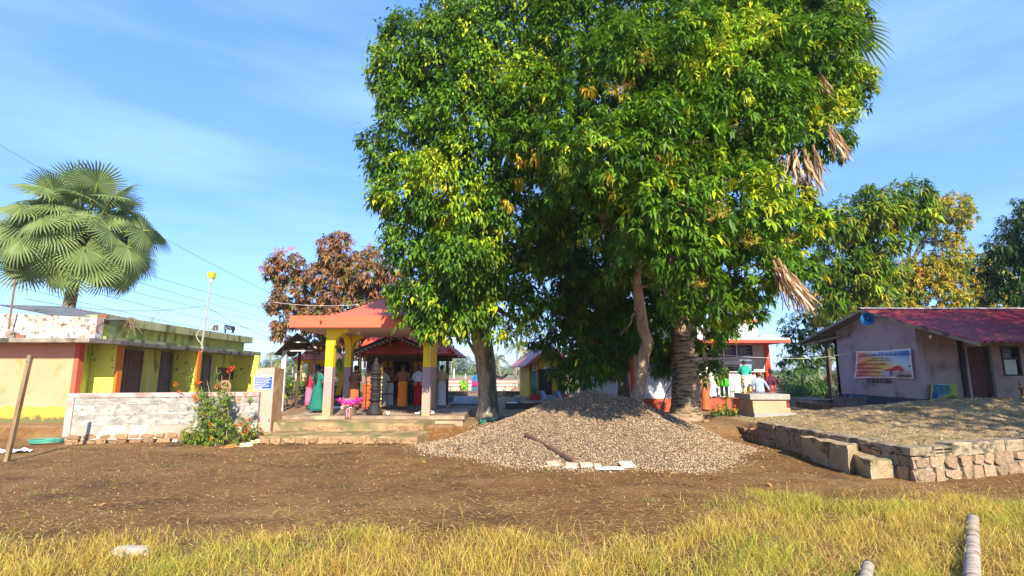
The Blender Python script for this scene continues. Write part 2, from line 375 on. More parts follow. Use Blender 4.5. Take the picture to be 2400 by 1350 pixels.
# grit and crumbs over the earth heap
n = 16000; X = rng.uniform(7.4, 19, n); Y = rng.uniform(10.3, 19, n); k = (X > WALL_A.x + (WALL_B.x - WALL_A.x) * (Y - WALL_A.y) / (WALL_B.y - WALL_A.y) + .25) & (Y > WALL_A.y + (WALL_C.y - WALL_A.y) * (X - WALL_A.x) / (WALL_C.x - WALL_A.x) + .35) & (rng.random(n) < .5 + .5 * wob(X, Y, 1.7, 2)); X, Y = X[k], Y[k]
V, F, C = scatter_stones(len(X), np.stack([X, Y, ground_h(X, Y) + 0.004], 1), 0.006, 0.028, [(0.40, 0.30, 0.18), (0.26, 0.20, 0.13), (0.46, 0.38, 0.26), (0.16, 0.12, 0.08), (0.34, 0.26, 0.17)])
o = link('grit', npmesh('grit', V, F, mat('gravel_stone', (1, 1, 1)), C)); tag(o, 'loose grit and crumbs lying on the earth heap before the hut', 'gravel', kind='stuff')
# ------------------------------------------------------------------ grass and litter
def blades(pts, hgt, wid, lean, cols):
    n = len(pts); a = rng.uniform(0, 2 * PI, n); la = rng.uniform(0, 2 * PI, n)
    wx, wy = np.cos(a) * wid / 2, np.sin(a) * wid / 2; lx, ly = np.cos(la) * lean * hgt, np.sin(la) * lean * hgt
    z0 = np.zeros(n)
    b0 = pts + np.stack([-wx, -wy, z0], 1); b1 = pts + np.stack([wx, wy, z0], 1)
    mid = pts + np.stack([lx * 0.35, ly * 0.35, hgt * 0.6], 1); m0 = mid - np.stack([wx, wy, z0], 1) * 0.8; m1 = mid + np.stack([wx, wy, z0], 1) * 0.8
    tp = pts + np.stack([lx, ly, hgt * np.sqrt(np.clip(1 - (lean * 0.5) ** 2, 0.1, 1))], 1)
    V = np.stack([b0, b1, m0, m1, tp], 1).reshape(-1, 3)
    T = np.array([[0, 1, 3], [0, 3, 2], [2, 3, 4]]); F = (T[None] + (np.arange(n) * 5)[:, None, None]).reshape(-1, 3)
    return V, F, np.repeat(cols, 5, 0)
def edge_y(x): return 6.95 + 1.95 * sstep(1.5, 4.0, x) + 0.35 * wob(x, x * 0.3, 1.6, 3) + 0.15 * wob(x, x, 5, 1) - 0.5 * sstep(9, 12, x)
gm_ = mat('grass_blade', (1, 1, 1), attr='tint', rough=0.7, trans=0.35, spec=0.2)
n = 300000; X = rng.uniform(-9.5, 12.5, n); Y = rng.uniform(3.6, 9.8, n)
d = edge_y(X) - Y + rng.normal(0, 0.16, n) + np.where(rng.random(n) < .12, rng.exponential(0.5, n), 0); tuft = wob(X, Y, 3.2, 7) + 0.6 * wob(X, Y, 7, 2)
k = (d > 0) & (rng.random(n) < 0.55 + 0.45 * tuft) & (np.abs(X) < Y * 1.12 + 0.8); X, Y, d, tuft = X[k], Y[k], d[k], tuft[k]; n = len(X)
hg = (0.06 + 0.15 * rng.random(n) ** 1.7 + 0.09 * np.clip(tuft, 0, 1.5)) * np.clip(0.45 + d, 0.45, 1); tall = rng.random(n) < 0.012; hg[tall] *= 2.0
pal = np.array([(0.53, 0.41, 0.06), (0.42, 0.40, 0.05), (0.62, 0.47, 0.12), (0.24, 0.31, 0.035), (0.52, 0.32, 0.07), (0.34, 0.18, 0.05), (0.70, 0.55, 0.18)])
greenish = (wob(X, Y, 0.9, 9) > 0.05)
ci = np.where(greenish, rng.choice(7, n, p=[.2, .3, .1, .25, .06, .04, .05]), rng.choice(7, n, p=[.27, .12, .22, .05, .16, .1, .08]))
cols = pal[ci] * rng.uniform(0.8, 1.4, (n, 1))
V, F, C = blades(np.stack([X, Y, ground_h(X, Y) - 0.01], 1), hg, rng.uniform(0.0025, 0.006, n), rng.uniform(0.2, 1.9, n) ** 1.0, cols)
o = link('grass', npmesh('grass', V, F, gm_, C)); tag(o, 'dry yellow green grass growing along the near edge of the soil', 'grass', kind='stuff')
# small weeds and dry tufts dotted over the soil and the heap
n = 90; cx_ = np.concatenate([rng.uniform(-9, 9, n), rng.uniform(8, 15, 60)]); cy_ = np.concatenate([rng.uniform(8.6, 14.5, n), rng.uniform(11.5, 18, 60)]); n = len(cx_); hh, rr = pile_h(cx_, cy_); kk = rr > 1.05; cx_, cy_ = cx_[kk], cy_[kk]; m_ = 14
X = np.repeat(cx_, m_) + rng.normal(0, .05, len(cx_) * m_); Y = np.repeat(cy_, m_) + rng.normal(0, .05, len(cx_) * m_); q = len(X)
V, F, C = blades(np.stack([X, Y, ground_h(X, Y) - .005], 1), rng.uniform(.03, .10, q), rng.uniform(.004, .008, q), rng.uniform(.5, 2.0, q), np.repeat(np.array([(.20, .26, .05), (.42, .34, .12), (.30, .28, .06)])[rng.integers(0, 3, len(cx_))], m_, 0))
o = link('weeds', npmesh('weeds', V, F, gm_, C)); tag(o, 'little green and straw coloured weeds dotted over the bare soil', 'weeds', kind='stuff')
# straw lying on the soil
n = 120000; X = rng.uniform(-13, 13, n); Y = rng.uniform(4, 16.3, n)
k = (rng.random(n) < 0.30 + 0.5 * np.clip((9.5 - Y) / 3, 0, 1) + 0.25 * wob(X, Y, 1.1, 6)) & (np.abs(X) < Y * 1.12 + 1); X, Y = X[k], Y[k]; n = len(X)
hh, rr = pile_h(X, Y); k = rr > 1.02; X, Y = X[k], Y[k]; n = len(X)
a = rng.normal(0.0, 0.7, n); ln = rng.uniform(0.015, 0.06, n); w = rng.uniform(0.002, 0.006, n); zc = ground_h(X, Y) + rng.uniform(0.004, 0.02, n); tl = rng.normal(0, 0.18, n) * ln
dx, dy = np.cos(a) * ln, np.sin(a) * ln; ox, oy = -np.sin(a) * w, np.cos(a) * w
V = np.stack([np.stack([X - dx - ox, Y - dy - oy, zc - tl], 1), np.stack([X + dx - ox, Y + dy - oy, zc + tl], 1), np.stack([X + dx + ox, Y + dy + oy, zc + tl], 1), np.stack([X - dx + ox, Y - dy + oy, zc - tl], 1)], 1).reshape(-1, 3)
F = np.arange(n * 4).reshape(-1, 4)
sp = np.array([(0.46, 0.30, 0.10), (0.34, 0.20, 0.07), (0.52, 0.38, 0.15), (0.24, 0.13, 0.05), (0.40, 0.30, 0.07)])
o = link('straw_litter', npmesh('straw_litter', V, F, mat('straw', (1, 1, 1), attr='tint', rough=0.85), np.repeat(sp[rng.integers(0, 5, n)] * rng.uniform(0.7, 1.2, (n, 1)), 4, 0))); tag(o, 'dry straw strewn across the bare brown soil', 'straw', kind='stuff')
# ================================================================== TREES
LEAF = mat('leaf', (1, 1, 1), attr='tint', rough=0.48, trans=0.34, spec=0.28)
DRYLEAF = mat('dry_leaf', (1, 1, 1), attr='tint', rough=0.8, trans=0.25, spec=0.1)
BARK = mat('bark', (0.27, 0.20, 0.14), (0.42, 0.34, 0.26), sc=5, bump=0.7, bsc=22, stretch=(1, 1, 0.3), dirt=[((0.10, 0.11, 0.06), 2.5, 0.56, 0.05), ((0.42, 0.40, 0.34), 7, 0.63, 0.03)])
PALEBARK = mat('pale_bark', (0.36, 0.25, 0.16), (0.50, 0.38, 0.26), sc=4, bump=0.5, bsc=18, stretch=(1, 1, 0.5), dirt=[((0.16, 0.13, 0.09), 3, 0.60, 0.05), ((0.24, 0.13, 0.06), 9, 0.62, 0.03)])
DARKBARK = mat('dark_bark', (0.07, 0.055, 0.04), (0.13, 0.10, 0.075), sc=6, bump=0.6, bsc=20)
def blob(px, py, s, rpx, flat=1.0, deep=1.0):
    r = rpx / FPX * s; return (P(px, py, s), (r, r * deep, r * flat))
def cluster_points(blobs, dens, inner=0.25, back=0.45, lump=0.16, seed=0, gap=0.0):
    """leaf cluster places over the lumpy shells of the blobs; returns points, outward directions"""
    pts, dirs = [], []
    Cn = np.array([b[0][:] for b in blobs]); Rn = np.array([b[1] for b in blobs])
    for bi, (c, r) in enumerate(blobs):
        area = 4 * PI * ((r[0] * r[1] * r[2]) ** (2 / 3)); n = int(area * dens)
        d = rng.normal(0, 1, (n, 3)); d /= np.linalg.norm(d, axis=1)[:, None]
        k = (d[:, 1] < 0.25) | (rng.random(n) < back); d = d[k]; n = len(d)
        a1 = wob(d[:, 0] * 2.2 + bi, d[:, 2] * 2.2 + d[:, 1], 1.6, seed + bi * 0.7)
        rf = 1 + lump * a1 + rng.normal(0, 0.05, n)
        ins = rng.random(n) < inner; rf[ins] *= rng.uniform(0.35, 0.9, ins.sum())
        p = np.array(c)[None] + d * np.array(r)[None] * rf[:, None]
        deep = np.zeros(n, bool)
        for j in range(len(blobs)):
            if j != bi: deep |= (((p - Cn[j]) / Rn[j]) ** 2).sum(1) < 0.42
        k = ~(deep & (rng.random(n) < 0.85))
        if gap: k &= wob(p[:, 0] + p[:, 1] * 0.4, p[:, 2], 1.5, seed + 5) > -1.2 + gap
        pts.append(p[k]); dirs.append(d[k])
    return np.concatenate(pts), np.concatenate(dirs)
def lobes(blobs, n=6, f=0.42, at=0.78, keep=True, seed=1):
    """each blob becomes a cluster of smaller uneven lobes"""
    rg = random.Random(seed); out = [(c, tuple(q * .86 for q in r)) for c, r in blobs] if keep else []
    for c, r in blobs:
        for i in range(n):
            z = rg.uniform(-.75, .95); a = rg.uniform(0, 2 * PI); q = math.sqrt(1 - z * z); d = Vector((q * math.cos(a), -abs(q * math.sin(a)) if rg.random() < .75 else q * math.sin(a), z)); k = f * rg.uniform(.7, 1.35)
            out.append((Vector(c) + Vector((d.x * r[0], d.y * r[1], d.z * r[2])) * at, (r[0] * k, r[1] * k, r[2] * k * rg.uniform(.7, 1))))
    return out
def leaf_mesh(name, P0, D0, K, ln, wid, pal, probs, droop=0.5, spread=0.9, upmix=0.25, jit=0.0, tipbend=0.35, patch=0.8, m=None, stem=0.12, seed=0, newpal=None):
    n = len(P0)
    A = D0 + np.array([0, 0, upmix]) + rng.normal(0, 0.25, (n, 3)); A /= np.linalg.norm(A, axis=1)[:, None]
    t = np.cross(A, rng.normal(0, 1, (n, 3))); t /= np.linalg.norm(t, axis=1)[:, None]; u = np.cross(A, t)
    ph = (np.arange(K)[None] * 2.39996 + rng.uniform(0, 2 * PI, (n, 1)) + rng.normal(0, 0.2, (n, K)))
    sp = spread * rng.uniform(0.6, 1.25, (n, K))
    D = A[:, None] * np.cos(sp)[..., None] + (t[:, None] * np.cos(ph)[..., None] + u[:, None] * np.sin(ph)[..., None]) * np.sin(sp)[..., None]
    D[..., 2] -= droop * rng.uniform(0.5, 1.4, (n, K)); D /= np.linalg.norm(D, axis=2)[..., None]
    B = P0[:, None] + A[:, None] * (rng.uniform(-1, 0.6, (n, K)) * stem)[..., None] + (rng.normal(0, jit, (n, K, 3)) if jit else 0)
    L_ = ln * rng.uniform(0.65, 1.2, (n, K)) * rng.uniform(0.8, 1.15, (n, 1)); W = wid * L_ / ln * rng.uniform(0.85, 1.15, (n, K))
    up = np.array([0, 0, 1.0]) * 0.9 + A[:, None] * 0.7 + rng.normal(0, 0.25, (n, K, 3))
    S = np.cross(D, up); S /= (np.linalg.norm(S, axis=2)[..., None] + 1e-6); Nn = np.cross(S, D)
    Lx = L_[..., None]; Wx = W[..., None] / 2
    g = np.zeros((n, K, 3)); g[..., 2] = -1
    mid = B + D * Lx * 0.48; l = mid + S * Wx + Nn * Wx * 0.35; r = mid - S * Wx + Nn * Wx * 0.35; tip = B + D * Lx + g * Lx * tipbend
    V = np.stack([B, mid, l, r, tip], 2).reshape(-1, 3)
    T = np.array([[0, 1, 2], [0, 3, 1], [2, 1, 4], [1, 3, 4]]); M_ = n * K
    F = (T[None] + (np.arange(M_) * 5)[:, None, None]).reshape(-1, 3)
    pal = np.array(pal)
    base = wob(P0[:, 0] * 0.9 + P0[:, 1] * 0.5, P0[:, 2] * 0.9, 1.1, seed)       # new growth comes in patches
    ci = rng.choice(len(pal), n, p=probs)
    cc = pal[ci]
    if newpal is not None:
        k = base + rng.normal(0, 0.35, n) > patch; cc[k] = np.array(newpal)[rng.integers(0, len(newpal), k.sum())]
    cc = cc[:, None] * rng.uniform(0.75, 1.3, (n, K, 1)) * np.where(rng.random((n, K, 1)) < 0.01, np.array([3.5, 1.6, 1.0]), 1.0)
    C = np.repeat(cc.reshape(-1, 3), 5, 0)
    return npmesh(name, V, F, m or LEAF, C)
def surf(px, py, blobs, ds=0.0):
    """first point where the sight line meets the lobes"""
    e = Vector((0, 0, CAM_H)); d = ray(px, py); best = 99.0
    for c, r in blobs:
        q = [(e[i] - c[i]) / r[i] for i in range(3)]; v = [d[i] / r[i] for i in range(3)]
        A_ = sum(a * a for a in v); B2 = 2 * sum(a * b_ for a, b_ in zip(q, v)); C2 = sum(a * a for a in q) - 1; D2 = B2 * B2 - 4 * A_ * C2
        if D2 > 0: best = min(best, (-B2 - math.sqrt(D2)) / (2 * A_))
    return best - ds if best < 90 else 15.0
def limb(mb, a, b, r0, r1, sag=0.15, n=6, seg=7, wig=0.12):
    a = Vector(a); b = Vector(b); pts = []
    side = (b - a).cross(Vector((0, 0, 1))); side = side.normalized() if side.length > 1e-3 else Vector((1, 0, 0))
    for i in range(n + 1):
        t = i / n; p = a.lerp(b, t) + Vector((0, 0, 1)) * math.sin(PI * t) * sag * (b - a).length
        if 0 < i < n: p += side * random.uniform(-wig, wig) + Vector((0, 0, random.uniform(-wig, wig))) * 0.6
        pts.append(p)
    mb.tube(pts, [r0 + (r1 - r0) * (i / n) for i in range(n + 1)], seg); return pts
def tree_parts(t, blobs, trunkpts, trunkr, bm, fork=None, lr=0.12):
    tb = MB().tube(trunkpts, trunkr, 14); part(t, 'trunk', tb, bm, smooth=True)
    f = Vector(fork if fork is not None else trunkpts[-1]); mb = MB()
    for c, r in blobs:
        pts = limb(mb, f, c, lr, 0.03)
        for k in range(4):
            d = Vector((random.uniform(-1, 1), random.uniform(-1, 1), random.uniform(-0.6, 1))).normalized()
            q = pts[random.randint(3, 6)]; limb(mb, q, Vector(c) + Vector((d.x * r[0], d.y * r[1], d.z * r[2])) * 0.85, 0.03, 0.008, sag=0.05, n=4, seg=5)
    part(t, 'branches', mb, bm, smooth=True)
def crown(t, name, me, label=None):
    me.transform(Matrix.Translation(-Vector(t.location))); o = link(name, me, t)
    if label: o['label'] = label
    return o

GREEN = [(0.095, 0.205, 0.012), (0.062, 0.150, 0.010), (0.150, 0.27, 0.014), (0.035, 0.095, 0.010)]
NEWG = [(0.36, 0.46, 0.02), (0.26, 0.42, 0.02), (0.46, 0.50, 0.03)]

# --- broad leafy tree with drooping leaves, over the pavilion
SA = 18.6
b0 = P(1143, 985, SA)
tA = thing('broadleaf_tree', 'tall broad tree with drooping glossy leaves and thick straight grey trunk beside the pavilion', 'tree', (b0.x, b0.y, TERR))
tp = [P(1146, 996, SA), P(1145, 980, SA), P(1143, 950, SA), P(1142, 900, SA), P(1138, 850, SA), P(1130, 800, SA), P(1122, 730, SA), P(1118, 640, SA), P(1115, 540, SA), P(1120, 430, SA)]
tr = [0.62, 0.48, 0.37, 0.34, 0.36, 0.37, 0.33, 0.28, 0.2, 0.12]
blA = [blob(980, 130, 18, 100), blob(1075, 130, 17.6, 110), blob(1180, 90, 17.5, 120), blob(975, 300, 17.4, 98), blob(1080, 300, 16.8, 110), blob(960, 440, 17.2, 85), blob(1060, 450, 16.6, 110),
       blob(985, 570, 17.3, 88), blob(1090, 600, 16.8, 105), blob(1010, 700, 17.3, 72), blob(1100, 720, 17.5, 75), blob(1190, 200, 16.8, 110), blob(1180, 500, 17.0, 95), blob(1260, 20, 17.5, 110),
       blob(1190, 640, 17.6, 58), blob(1225, 720, 17.4, 38), blob(1060, 765, 17.2, 40), blob(930, 210, 17.8, 60), blob(905, 380, 17.4, 50), blob(1265, 575, 17.6, 50), blob(1050, 20, 18.5, 60), blob(1000, 770, 17.0, 30), blob(1160, 770, 17.8, 36)]
blA = [(P(*q), 0) for q in []] + blA
def nearer(bl, ds):
    out = []
    e = Vector((0, 0, CAM_H))
    for c, r in bl:
        v = Vector(c) - e; k = (v.length - ds) / v.length; out.append((e + v * k, tuple(q * k for q in r)))
    return out
blA = nearer(blA + [blob(1245, 330, 17.0, 60), blob(1235, 420, 17.0, 60), blob(1250, 250, 17.0, 60), blob(1270, 160, 17.2, 65), blob(1240, 640, 17.4, 45), blob(1275, 600, 17.6, 42), blob(1290, 520, 17.4, 50), blob(1255, 700, 17.4, 36), blob(1262, 752, 17.2, 26), blob(1220, 780, 17.3, 20), blob(870, 330, 18, 26), blob(945, 100, 18.5, 50), blob(965, 735, 17.5, 40), blob(1010, 750, 17.4, 38), blob(950, 690, 17.5, 40)], 1.9)
tree_parts(tA, blA, tp, tr, BARK, fork=tp[6], lr=0.15)
mb = MB().tube([P(1141, 868, SA), P(1128, 850, SA), P(1112, 825, SA - .1), P(1098, 800, SA - .2), P(1092, 770, SA - .2)], [0.09, 0.08, 0.07, 0.055, 0.03], 8)
mb.tube([P(1160, 882, SA - .3), P(1176, 886, SA - .45), P(1186, 880, SA - .5), P(1189, 876, SA - .5)], [0.06, 0.055, 0.05, 0.04], 8)
part(tA, 'side_branch', mb, BARK, smooth=True)
lobA = lobes(blA, 9, .36, .80, seed=3)
p_, d_ = cluster_points(lobA, 15, inner=0.22, seed=1, lump=0.12)
crown(tA, 'crown', leaf_mesh('broadleaf_crown', p_, d_, 11, 0.175, 0.080, GREEN, [.40, .25, .2, .15], droop=0.68, spread=1.0, upmix=0.1, jit=0.08, seed=3, patch=0.42, newpal=NEWG))

# --- mango tree in the middle, large leaf rosettes, slender pale trunk
SB = 16.6
b0 = P(1490, 955, SB)
tB = thing('mango_tree', 'big mango tree with pale slender crooked trunk rising from the gravel heap', 'tree', (b0.x, b0.y, 0.9))
tp = [P(1488, 985, SB), P(1491, 950, SB), P(1500, 905, SB), P(1505, 870, SB), P(1508, 835, SB), P(1518, 803, SB), P(1507, 770, SB), P(1500, 720, SB), P(1492, 670, SB), P(1488, 625, SB - .4), P(1450, 580, SB - .8), P(1425, 545, SB - 1), P(1402, 480, SB - 1.2), P(1390, 420, SB - 1.2)]
tr = [0.24, 0.22, 0.20, 0.19, 0.19, 0.20, 0.185, 0.18, 0.17, 0.15, 0.13, 0.12, 0.10, 0.07]
blB = [blob(1330, 130, 15.2, 125), blob(1290, 290, 14.6, 125), blob(1440, 200, 13.6, 140), blob(1590, 120, 14.5, 150), blob(1740, 110, 15, 140), blob(1890, 130, 15.5, 120), blob(1440, 40, 15, 120),
       blob(1420, 380, 13.0, 130), blob(1570, 330, 13.4, 140), blob(1730, 290, 14.2, 135), blob(1880, 300, 15, 110), blob(1560, 480, 12.8, 120), blob(1700, 480, 13.0, 130), blob(1830, 510, 14, 90),
       blob(1620, 610, 12.4, 110), blob(1750, 630, 13.0, 100), blob(1480, 560, 12.8, 75), blob(1860, 620, 14.2, 60), blob(1680, 700, 12.8, 70), blob(1600, 715, 12.3, 48), blob(1930, 220, 15.5, 85), blob(1950, 60, 15.6, 70), blob(1760, 725, 13.5, 35),
       blob(1300, 430, 15.2, 75), blob(1345, 30, 15.4, 100), blob(1660, 795, 14.6, 36), blob(1668, 870, 15.2, 30), blob(1500, 20, 15, 120), blob(1690, 10, 15, 120), blob(1850, 0, 15.3, 120)]
front = [blob(1440, 200, 11.2, 125), blob(1420, 380, 10.4, 120), blob(1570, 330, 10.4, 130), blob(1590, 150, 11.5, 130), blob(1730, 290, 11.4, 125), blob(1560, 480, 9.9, 112), blob(1700, 480, 10.2, 120), blob(1620, 600, 9.9, 95), blob(1750, 630, 11.0, 85), blob(1820, 530, 12.4, 70), blob(1870, 630, 13.4, 50), blob(1890, 520, 14, 50), blob(1330, 330, 11.8, 85), blob(1340, 440, 12.0, 60), blob(1490, 590, 10.4, 50), blob(1660, 700, 10.6, 52), blob(1590, 712, 10.6, 40), blob(1720, 160, 12.2, 110), blob(1860, 120, 13.2, 105)]
blB = front + nearer([b_ for b_ in blB if b_[0][0] < 99], 0.9) + [blob(1440, 640, 12.2, 40), blob(1405, 550, 11.8, 40)]
tree_parts(tB, blB, tp, tr, PALEBARK, fork=tp[9], lr=0.11)
mb = MB(); limb(mb, tp[8], P(1560, 675, SB - 1), 0.05, 0.02, sag=0.02); limb(mb, tp[7], P(1455, 785, SB - .5), 0.025, 0.02, sag=0.0)
limb(mb, tp[9], P(1500, 640, SB - 2.2), 0.08, 0.03); limb(mb, P(1488, 645, SB - 1), P(1640, 560, 14.5), 0.06, 0.02)
part(tB, 'side_branch', mb, PALEBARK, smooth=True)
lobB = lobes(blB, 8, .34, .82, seed=5)
p_, d_ = cluster_points(lobB, 14.5, inner=0.2, back=0.3, seed=2, lump=0.14)
crown(tB, 'crown', leaf_mesh('mango_crown', p_, d_, 13, 0.19, 0.062, GREEN, [.42, .28, .2, .1], droop=0.42, spread=1.15, upmix=0.5, seed=8, patch=0.46, newpal=NEWG))
# turning sprays, each by itself
for i, (x, y, s, r) in enumerate([(1218, 370, 13.9, 14), (1256, 355, 13.9, 16), (1218, 425, 13.8, 17), (1188, 475, 13.9, 13), (1310, 385, 13.3, 8), (1372, 205, 12.7, 12), (1437, 410, 12.3, 10), (1375, 210, 12.6, 10)]):
    s = surf(x, y, lobB + lobA, .28); bl = [blob(x, y, s, r * .9)]; p_, d_ = cluster_points(bl, 30, inner=0.5, back=1, seed=i)
    p_ = p_[:12]; d_ = d_[:12]
    crown(tB, 'yellow_leaf_spray', leaf_mesh('yellow_spray', p_, d_, 7, 0.19, 0.055, [(0.62, 0.40, 0.04), (0.55, 0.44, 0.06), (0.38, 0.40, 0.04)], [.4, .35, .25], droop=1.3, spread=0.9, upmix=-0.2), 'yellow spray of dying leaves')
# flower panicles
for i, (x, y, s, r) in enumerate([(1560, 375, 11.8, 34), (1680, 500, 11.7, 30), (1640, 660, 11.2, 22), (1500, 130, 12.3, 28), (1450, 200, 12.1, 30), (1760, 560, 12.0, 25), (1850, 560, 13.2, 22)]):
    s = surf(x, y, lobB, .1); bl = [blob(x, y, s, r, flat=.7)]; p_, d_ = cluster_points(bl, 60, inner=0.5, back=1, seed=i)
    crown(tB, 'flower_panicles', leaf_mesh('panicle', p_, d_, 14, 0.05, 0.015, [(0.50, 0.40, 0.06), (0.36, 0.42, 0.05), (0.46, 0.28, 0.07)], [.4, .35, .25], droop=0.1, spread=1.2, upmix=0.6))['kind'] = 'stuff'

# --- darker mango behind, its low skirt nearly touching the gravel heap
SC = 19.5
b0 = P(1462, 918, SC)
tC = thing('shaded_mango_tree', 'dark shaded mango tree whose low skirt of leaves hangs behind the gravel heap', 'tree', (b0.x, b0.y, TERR))
tp = [P(1462, 945, SC), P(1462, 905, SC), P(1458, 870, SC), P(1444, 820, SC), P(1440, 760, SC), P(1450, 690, SC), P(1455, 600, SC)]
tree_parts(tC, blC := [blob(1330, 800, 18.5, 62), blob(1385, 850, 18.0, 52), blob(1420, 770, 18.4, 72), blob(1480, 700, 18.6, 90), blob(1380, 690, 19, 80), blob(1300, 560, 20, 90), blob(1400, 570, 19.5, 100), blob(1560, 620, 19, 90), blob(1540, 780, 19, 65), blob(1300, 870, 18.6, 18), blob(1340, 885, 18.2, 30), blob(1500, 480, 20, 110), blob(1380, 450, 20, 110), blob(1640, 700, 19.4, 60), blob(1700, 760, 19.2, 38), blob(1265, 800, 18.8, 24), blob(1400, 640, 17.5, 80), blob(1540, 700, 18.4, 60), blob(1550, 850, 19.5, 34), blob(1340, 720, 18, 55), blob(1430, 850, 18.6, 38), blob(1330, 620, 18, 60)],
           tp, [0.26, 0.22, 0.19, 0.16, 0.15, 0.13, 0.1], DARKBARK, fork=tp[3], lr=0.1)
mb = MB(); limb(mb, tp[2], P(1495, 800, SC), 0.14, 0.08, sag=0.0); part(tC, 'side_branch', mb, DARKBARK, smooth=True)
p_, d_ = cluster_points(lobes(blC, 6, .4, .8, seed=6), 15, inner=0.3, back=0.4, seed=5, lump=0.15, gap=0.2)
crown(tC, 'crown', leaf_mesh('shaded_crown', p_, d_, 11, 0.29, 0.07, GREEN, [.3, .35, .1, .25], droop=0.5, spread=1.1, upmix=0.3, seed=4, patch=1.15, newpal=NEWG))

# --- fan palms
def fan_mesh(name, petiole, Rr, segs=38, span=300, bend=0.4, green=True, drop=0.0, tilt=0.0):
    V, F, C = [], [], []
    gcol = lambda: (np.array([0.19, 0.26, 0.085]) if green else np.array([0.42, 0.29, 0.17])) * random.uniform(0.75, 1.25)
    yc = petiole; cy = Vector((0, yc, 0))
    mb = MB().tube([(0, 0, 0), (0, petiole * 0.5, -0.02), (0, petiole, 0), (0, petiole + Rr * 0.22, -0.01 - bend * 0.03)], [0.045, 0.03, 0.022, 0.008], 6)
    pet = (0.34, 0.36, 0.07) if green else (0.30, 0.2, 0.1)
    V += mb.v; C += [pet] * len(mb.v)
    for f in mb.f: F.append(f)
    da = R(span) / segs
    def pt(a, r, up):
        x = math.sin(a) * r; y = math.cos(a) * r; q = r / Rr
        y2 = y; z = -bend * Rr * q * q * (0.35 + 0.65 * max(0, math.cos(a))) - 0.12 * abs(math.sin(a)) * r + up
        z -= drop * q ** 2; ct_, st_ = math.cos(R(tilt)), math.sin(R(tilt))
        return (x, yc + y2 * ct_ + z * st_, z * ct_ - y2 * st_)
    for i in range(segs):
        a = -R(span) / 2 + da * (i + .5); L = Rr * (0.72 + 0.28 * math.cos(a / 2.2)) * random.uniform(0.9, 1.06); r1 = L * 0.52
        o = len(V); c = gcol(); tipz = -random.uniform(0.02, 0.16) * L * (1 if green else 2.5)
        V += [(0, yc + 0.02, 0), pt(a - da / 2, r1, 0), pt(a, r1, 0.022 * Rr), pt(a + da / 2, r1, 0), pt(a - da * .22, L * .8, 0.0), pt(a + da * .22, L * .8, 0.0), tuple(np.array(pt(a + random.uniform(-.03, .03), L, 0)) + np.array([0, 0, tipz]))]
        C += [c] * 7; F += [(o, o + 2, o + 1), (o, o + 3, o + 2), (o + 1, o + 2, o + 4), (o + 2, o + 5, o + 4), (o + 2, o + 3, o + 5), (o + 4, o + 5, o + 6)]
    me = bpy.data.meshes.new(name); me.from_pydata(V, [], F); ca = me.color_attributes.new('tint', 'FLOAT_COLOR', 'POINT')
    c4 = np.ones((len(V), 4), dtype=np.float32); c4[:, :3] = C; ca.data.foreach_set('color', c4.ravel()); me.materials.append(LEAF if green else DRYLEAF); return me
FANS = [fan_mesh('fan_frond', 1.62, 0.86, bend=b_, segs=s_, tilt=t_) for b_, s_, t_ in ((0.10, 40, 8), (0.15, 38, 35), (0.25, 42, 60), (0.15, 36, 85), (0.05, 42, 20), (.2, 40, 50))]
def dead_mesh(name, n=22, L_=1.45, spread=.45):
    V, F, C = [], [], []; mb = MB().tube([(0, 0, 0), (0, .35, 0)], [.05, .04], 6); V += mb.v; F += mb.f; C += [(.34, .22, .12)] * len(mb.v)
    for i in range(n):
        a = random.uniform(-spread, spread); b = random.uniform(-.25, .25); ln = L_ * random.uniform(.55, 1.05); w = random.uniform(.03, .06); c = np.array(random.choice([(.40, .26, .14), (.52, .38, .23), (.28, .17, .09), (.62, .50, .35)])) * random.uniform(.8, 1.15)
        tw = random.uniform(0, PI); o = len(V)
        for j in range(6):
            q = j / 5; x = math.sin(a) * ln * q * (1 + .25 * q) * .8 + .03 * math.sin(q * 9 + i); y = .25 + ln * q; z = b * ln * q + .03 * math.cos(q * 7 + i); ww = w * (1 - .75 * q) + .004; ang = tw + q * 1.2
            V += [(x - ww * math.cos(ang), y, z - ww * math.sin(ang)), (x + ww * math.cos(ang), y, z + ww * math.sin(ang))]; C += [c, c]
        for j in range(5): F.append((o + 2 * j, o + 2 * j + 1, o + 2 * j + 3, o + 2 * j + 2))
    me = bpy.data.meshes.new(name); me.from_pydata(V, [], F); ca = me.color_attributes.new('tint', 'FLOAT_COLOR', 'POINT'); c4 = np.ones((len(V), 4), dtype=np.float32); c4[:, :3] = C; ca.data.foreach_set('color', c4.ravel()); me.materials.append(DRYLEAF); return me
DEADFANS = [dead_mesh('dead_frond', n_) for n_ in (24, 30, 20)]
_OLD = [fan_mesh('dead_frond', 1.2, 1.35, bend=b_, segs=26, span=170, green=False, drop=0.3) for b_ in ()]
def place_frond(t, me, at, direction, scale=1.0, roll=0.0, name='frond', label=None):
    y = Vector(direction).normalized(); z = Vector((0, 0, 1)); x = y.cross(z)
    x = x.normalized() if x.length > 1e-3 else Vector((1, 0, 0)); z = x.cross(y)
    M_ = Matrix((x, y, z)).transposed() @ Matrix.Rotation(roll, 3, 'Y')
    o = link(name, me, t, loc=Vector(at) - Vector(t.location), rot=M_.to_euler(), scale=(scale,) * 3)
    if label: o['label'] = label
    return o
RING = mat('palm_bark', (0.23, 0.165, 0.105), (0.40, 0.295, 0.19), sc=2.2, stretch=(1, 1, 5), bump=1.0, bsc=9, rough=0.95, dirt=[((0.09, 0.06, 0.04), 3.2, 0.56, 0.06)])
